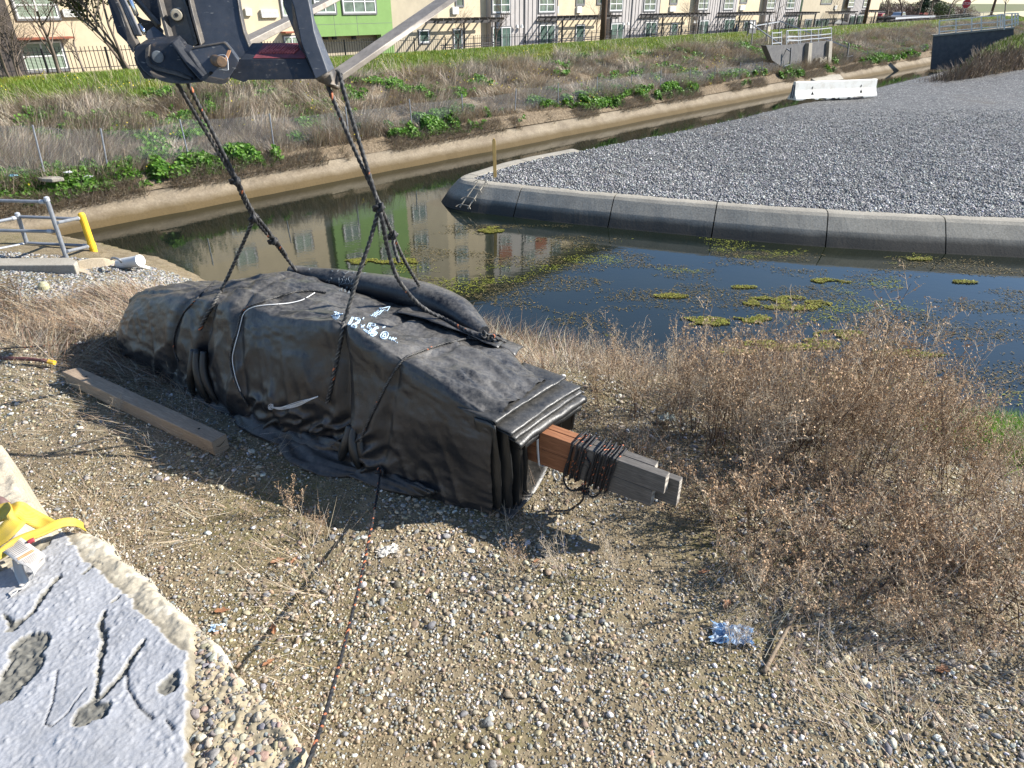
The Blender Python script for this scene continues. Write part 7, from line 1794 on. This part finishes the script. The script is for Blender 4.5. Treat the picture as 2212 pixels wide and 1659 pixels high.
# shelter, umbrella, cars, stop sign, far road fence
sh = thing('shelter', 'flat roofed open shelter on dark posts right of the apartment row', 'shelter', at_n(1960, 70, 44))
NSH = 44.0
ps = [at_n(1925, 44, NSH), at_n(2013, 33, NSH)]; zr = (ps[0].z + ps[1].z) / 2; dS = ps[1] - ps[0]; dS.z = 0
b = MB(); b.box((ps[0] + ps[1]) / 2 + NB * 1.6 + Vector((0, 0, zr + .12 - (ps[0].z + ps[1].z) / 2)), (dS / 2, NB * 2.2, Vector((0, 0, .12)))); b.build('roof', M['pergola'], sh)
b = MB(); b.box((ps[0] + ps[1]) / 2 + NB * -.62 + Vector((0, 0, zr + .05 - (ps[0].z + ps[1].z) / 2)), (dS / 2, NB * .04, Vector((0, 0, .14)))); b.build('fascia', M['galv_light'], sh)
for t in (.08, .36, .66, .92):
    for q in (0, 3.0): p = ps[0] + dS * t + NB * q; b = MB(); b.bar(Vector((p.x, p.y, zr)), Vector((p.x, p.y, -.2)), .16); b.build('post', M['pergola'], sh)
um = thing('patio_umbrella', 'open grey and white patio umbrella beside the far patio, right of the bare tree', 'umbrella', at_n(1812, 70, 39.3))
c = at_n(1813, 41, 39.3); b = MB(); b.tube([Vector((c.x, c.y, -.1)), c], .03, 8); b.build('pole', M['trim'], um)
for k in range(8):
    a0, a1 = k * math.pi / 4, (k + 1) * math.pi / 4; b = MB(); f = lambda a: c + Vector((math.cos(a) * 1.35, math.sin(a) * 1.35, -.50)); b.add([c, f(a0), f(a1), f(a0) - Vector((0, 0, .12)), f(a1) - Vector((0, 0, .12))], [(0, 1, 2), (1, 3, 4, 2)]); b.build('canopy_panel', M['white'] if k % 2 else M['trim'], um)
um2 = thing('closed_umbrella', 'closed dark blue patio umbrella standing left of the notice sign', 'umbrella', at_n(1591, 80, 39.3)); c = at_n(1591, 55, 39.3)
b = MB(); b.tube([c + Vector((0, 0, .25)), c, c - Vector((0, 0, .5)), c - Vector((0, 0, 1.0))], [.02, .10, .19, .24], 10); b.build('canopy', plain('navy_cloth', (.03, .045, .08), None, 9), um2, smooth=True); b = MB(); b.tube([c - Vector((0, 0, .9)), Vector((c.x, c.y, -.1))], .03, 8); b.build('pole', M['trim'], um2)
def car(u, v, Y, col, lab, rz=.78):
    p = at_n(u, v, Y * .75); t = thing('parked_car', lab, 'car', Vector((p.x, p.y, -.1))); t.rotation_euler = (0, 0, rz); b = MB()
    pr = [(-2.1, .35), (-2.15, .75), (-1.5, .85), (-1.0, 1.35), (.5, 1.38), (1.15, .9), (2.0, .78), (2.1, .4)]
    b.prism([(x, -.85, z) for x, z in pr], (0, 1.7, 0)); o = b.build('body', plain('car_paint_%d' % int(u), col, col, 5, .25, 0), bevel=.08); o.parent = t
    b = MB(); b.prism([(-.95, -.86, .92), (-.72, -.86, 1.28), (.42, -.86, 1.3), (.85, -.86, .92)], (0, 1.72, 0)); o = b.build('window_band', M['glass']); o.parent = t
    for x in (-1.35, 1.3):
        for y in (-.82, .82): b = MB(); b.tube([(x, y - .1, .33), (x, y + .1, .33)], .33, 16); o = b.build('wheel', M['blackiron']); o.parent = t
car(1935, 62, 66, (.30, .33, .38), 'silver blue car parked behind the shelter posts'); car(1985, 58, 72, (.40, .05, .06), 'red car parked at the right end of the shelter'); car(1893, 62, 64, (.35, .06, .05), 'red car partly hidden at the right end of the apartment row')
ss_ = thing('stop_sign', 'red octagonal stop sign on the far road at the upper right', 'sign', at_n(2088, 40, 46)); c = at_n(2088, 8, 46)
b = MB(); b.tube([Vector((c.x, c.y + .08, -.2)), c + Vector((0, .08, -.2))], .05, 8); b.build('post', M['galv'], ss_)
oct_ = [(math.cos(math.radians(22.5 + 45 * k)), math.sin(math.radians(22.5 + 45 * k))) for k in range(8)]
b = MB(); b.prism([c + Vector((x * 1.0, 0, z * 1.0)) for x, z in oct_], (0, .03, 0)); fc = b.build('rim', M['white'], ss_)
b = MB(); b.prism([c + Vector((x * .93, -.02, z * .93)) for x, z in oct_], (0, .02, 0)); b.build('plate', plain('sign_red', (.55, .03, .04), None, 3, .5), ss_)
tx = bpy.data.curves.new('lettering', 'FONT'); tx.body = 'STOP'; tx.size = .68; tx.align_x = 'CENTER'; tx.align_y = 'CENTER'; tx.extrude = .004; to = link(bpy.data.objects.new('lettering', tx)); to.location = c + Vector((0, -.03, 0)); to.rotation_euler = (math.pi / 2, 0, 0); me_ = bpy.data.meshes.new_from_object(to.evaluated_get(bpy.context.evaluated_depsgraph_get())); tm = link(bpy.data.objects.new('lettering', me_)); tm.matrix_world = Matrix.LocRotScale(to.location, to.rotation_euler, to.scale); me_.materials.clear(); me_.materials.append(M['white']); bpy.data.objects.remove(to); adopt(tm, ss_)
rf = thing('road_fence', 'dark mesh fence with tall posts along the road behind the bridge railing', 'fence', at_y(2060, 60, 78))
for k in range(13): u = 1915 + k * 19; a_ = at_n(u, 44 - k * 1.6, 42.5); c_ = at_n(u, 66 - k * 1.8, 42.5); pbar('post', a_, c_ - Vector((0, 0, .4)), .07, 'trim', rf)
for k in range(12):
    b = MB(); u = 1915 + k * 19; p0, p1 = at_n(u, 44 - k * 1.6, 42.5), at_n(u + 19, 44 - (k + 1) * 1.6, 42.5); b.bar(p0, p1, .05)
    for j in range(1, 12): q = p0.lerp(p1, j / 12); b.bar(q, q - Vector((0, 0, 1.9)), .022)
    for j in range(1, 6): b.bar(p0 - Vector((0, 0, .35 * j)), p1 - Vector((0, 0, .35 * j)), .022)
    b.build('mesh_panel', M['trim'], rf)
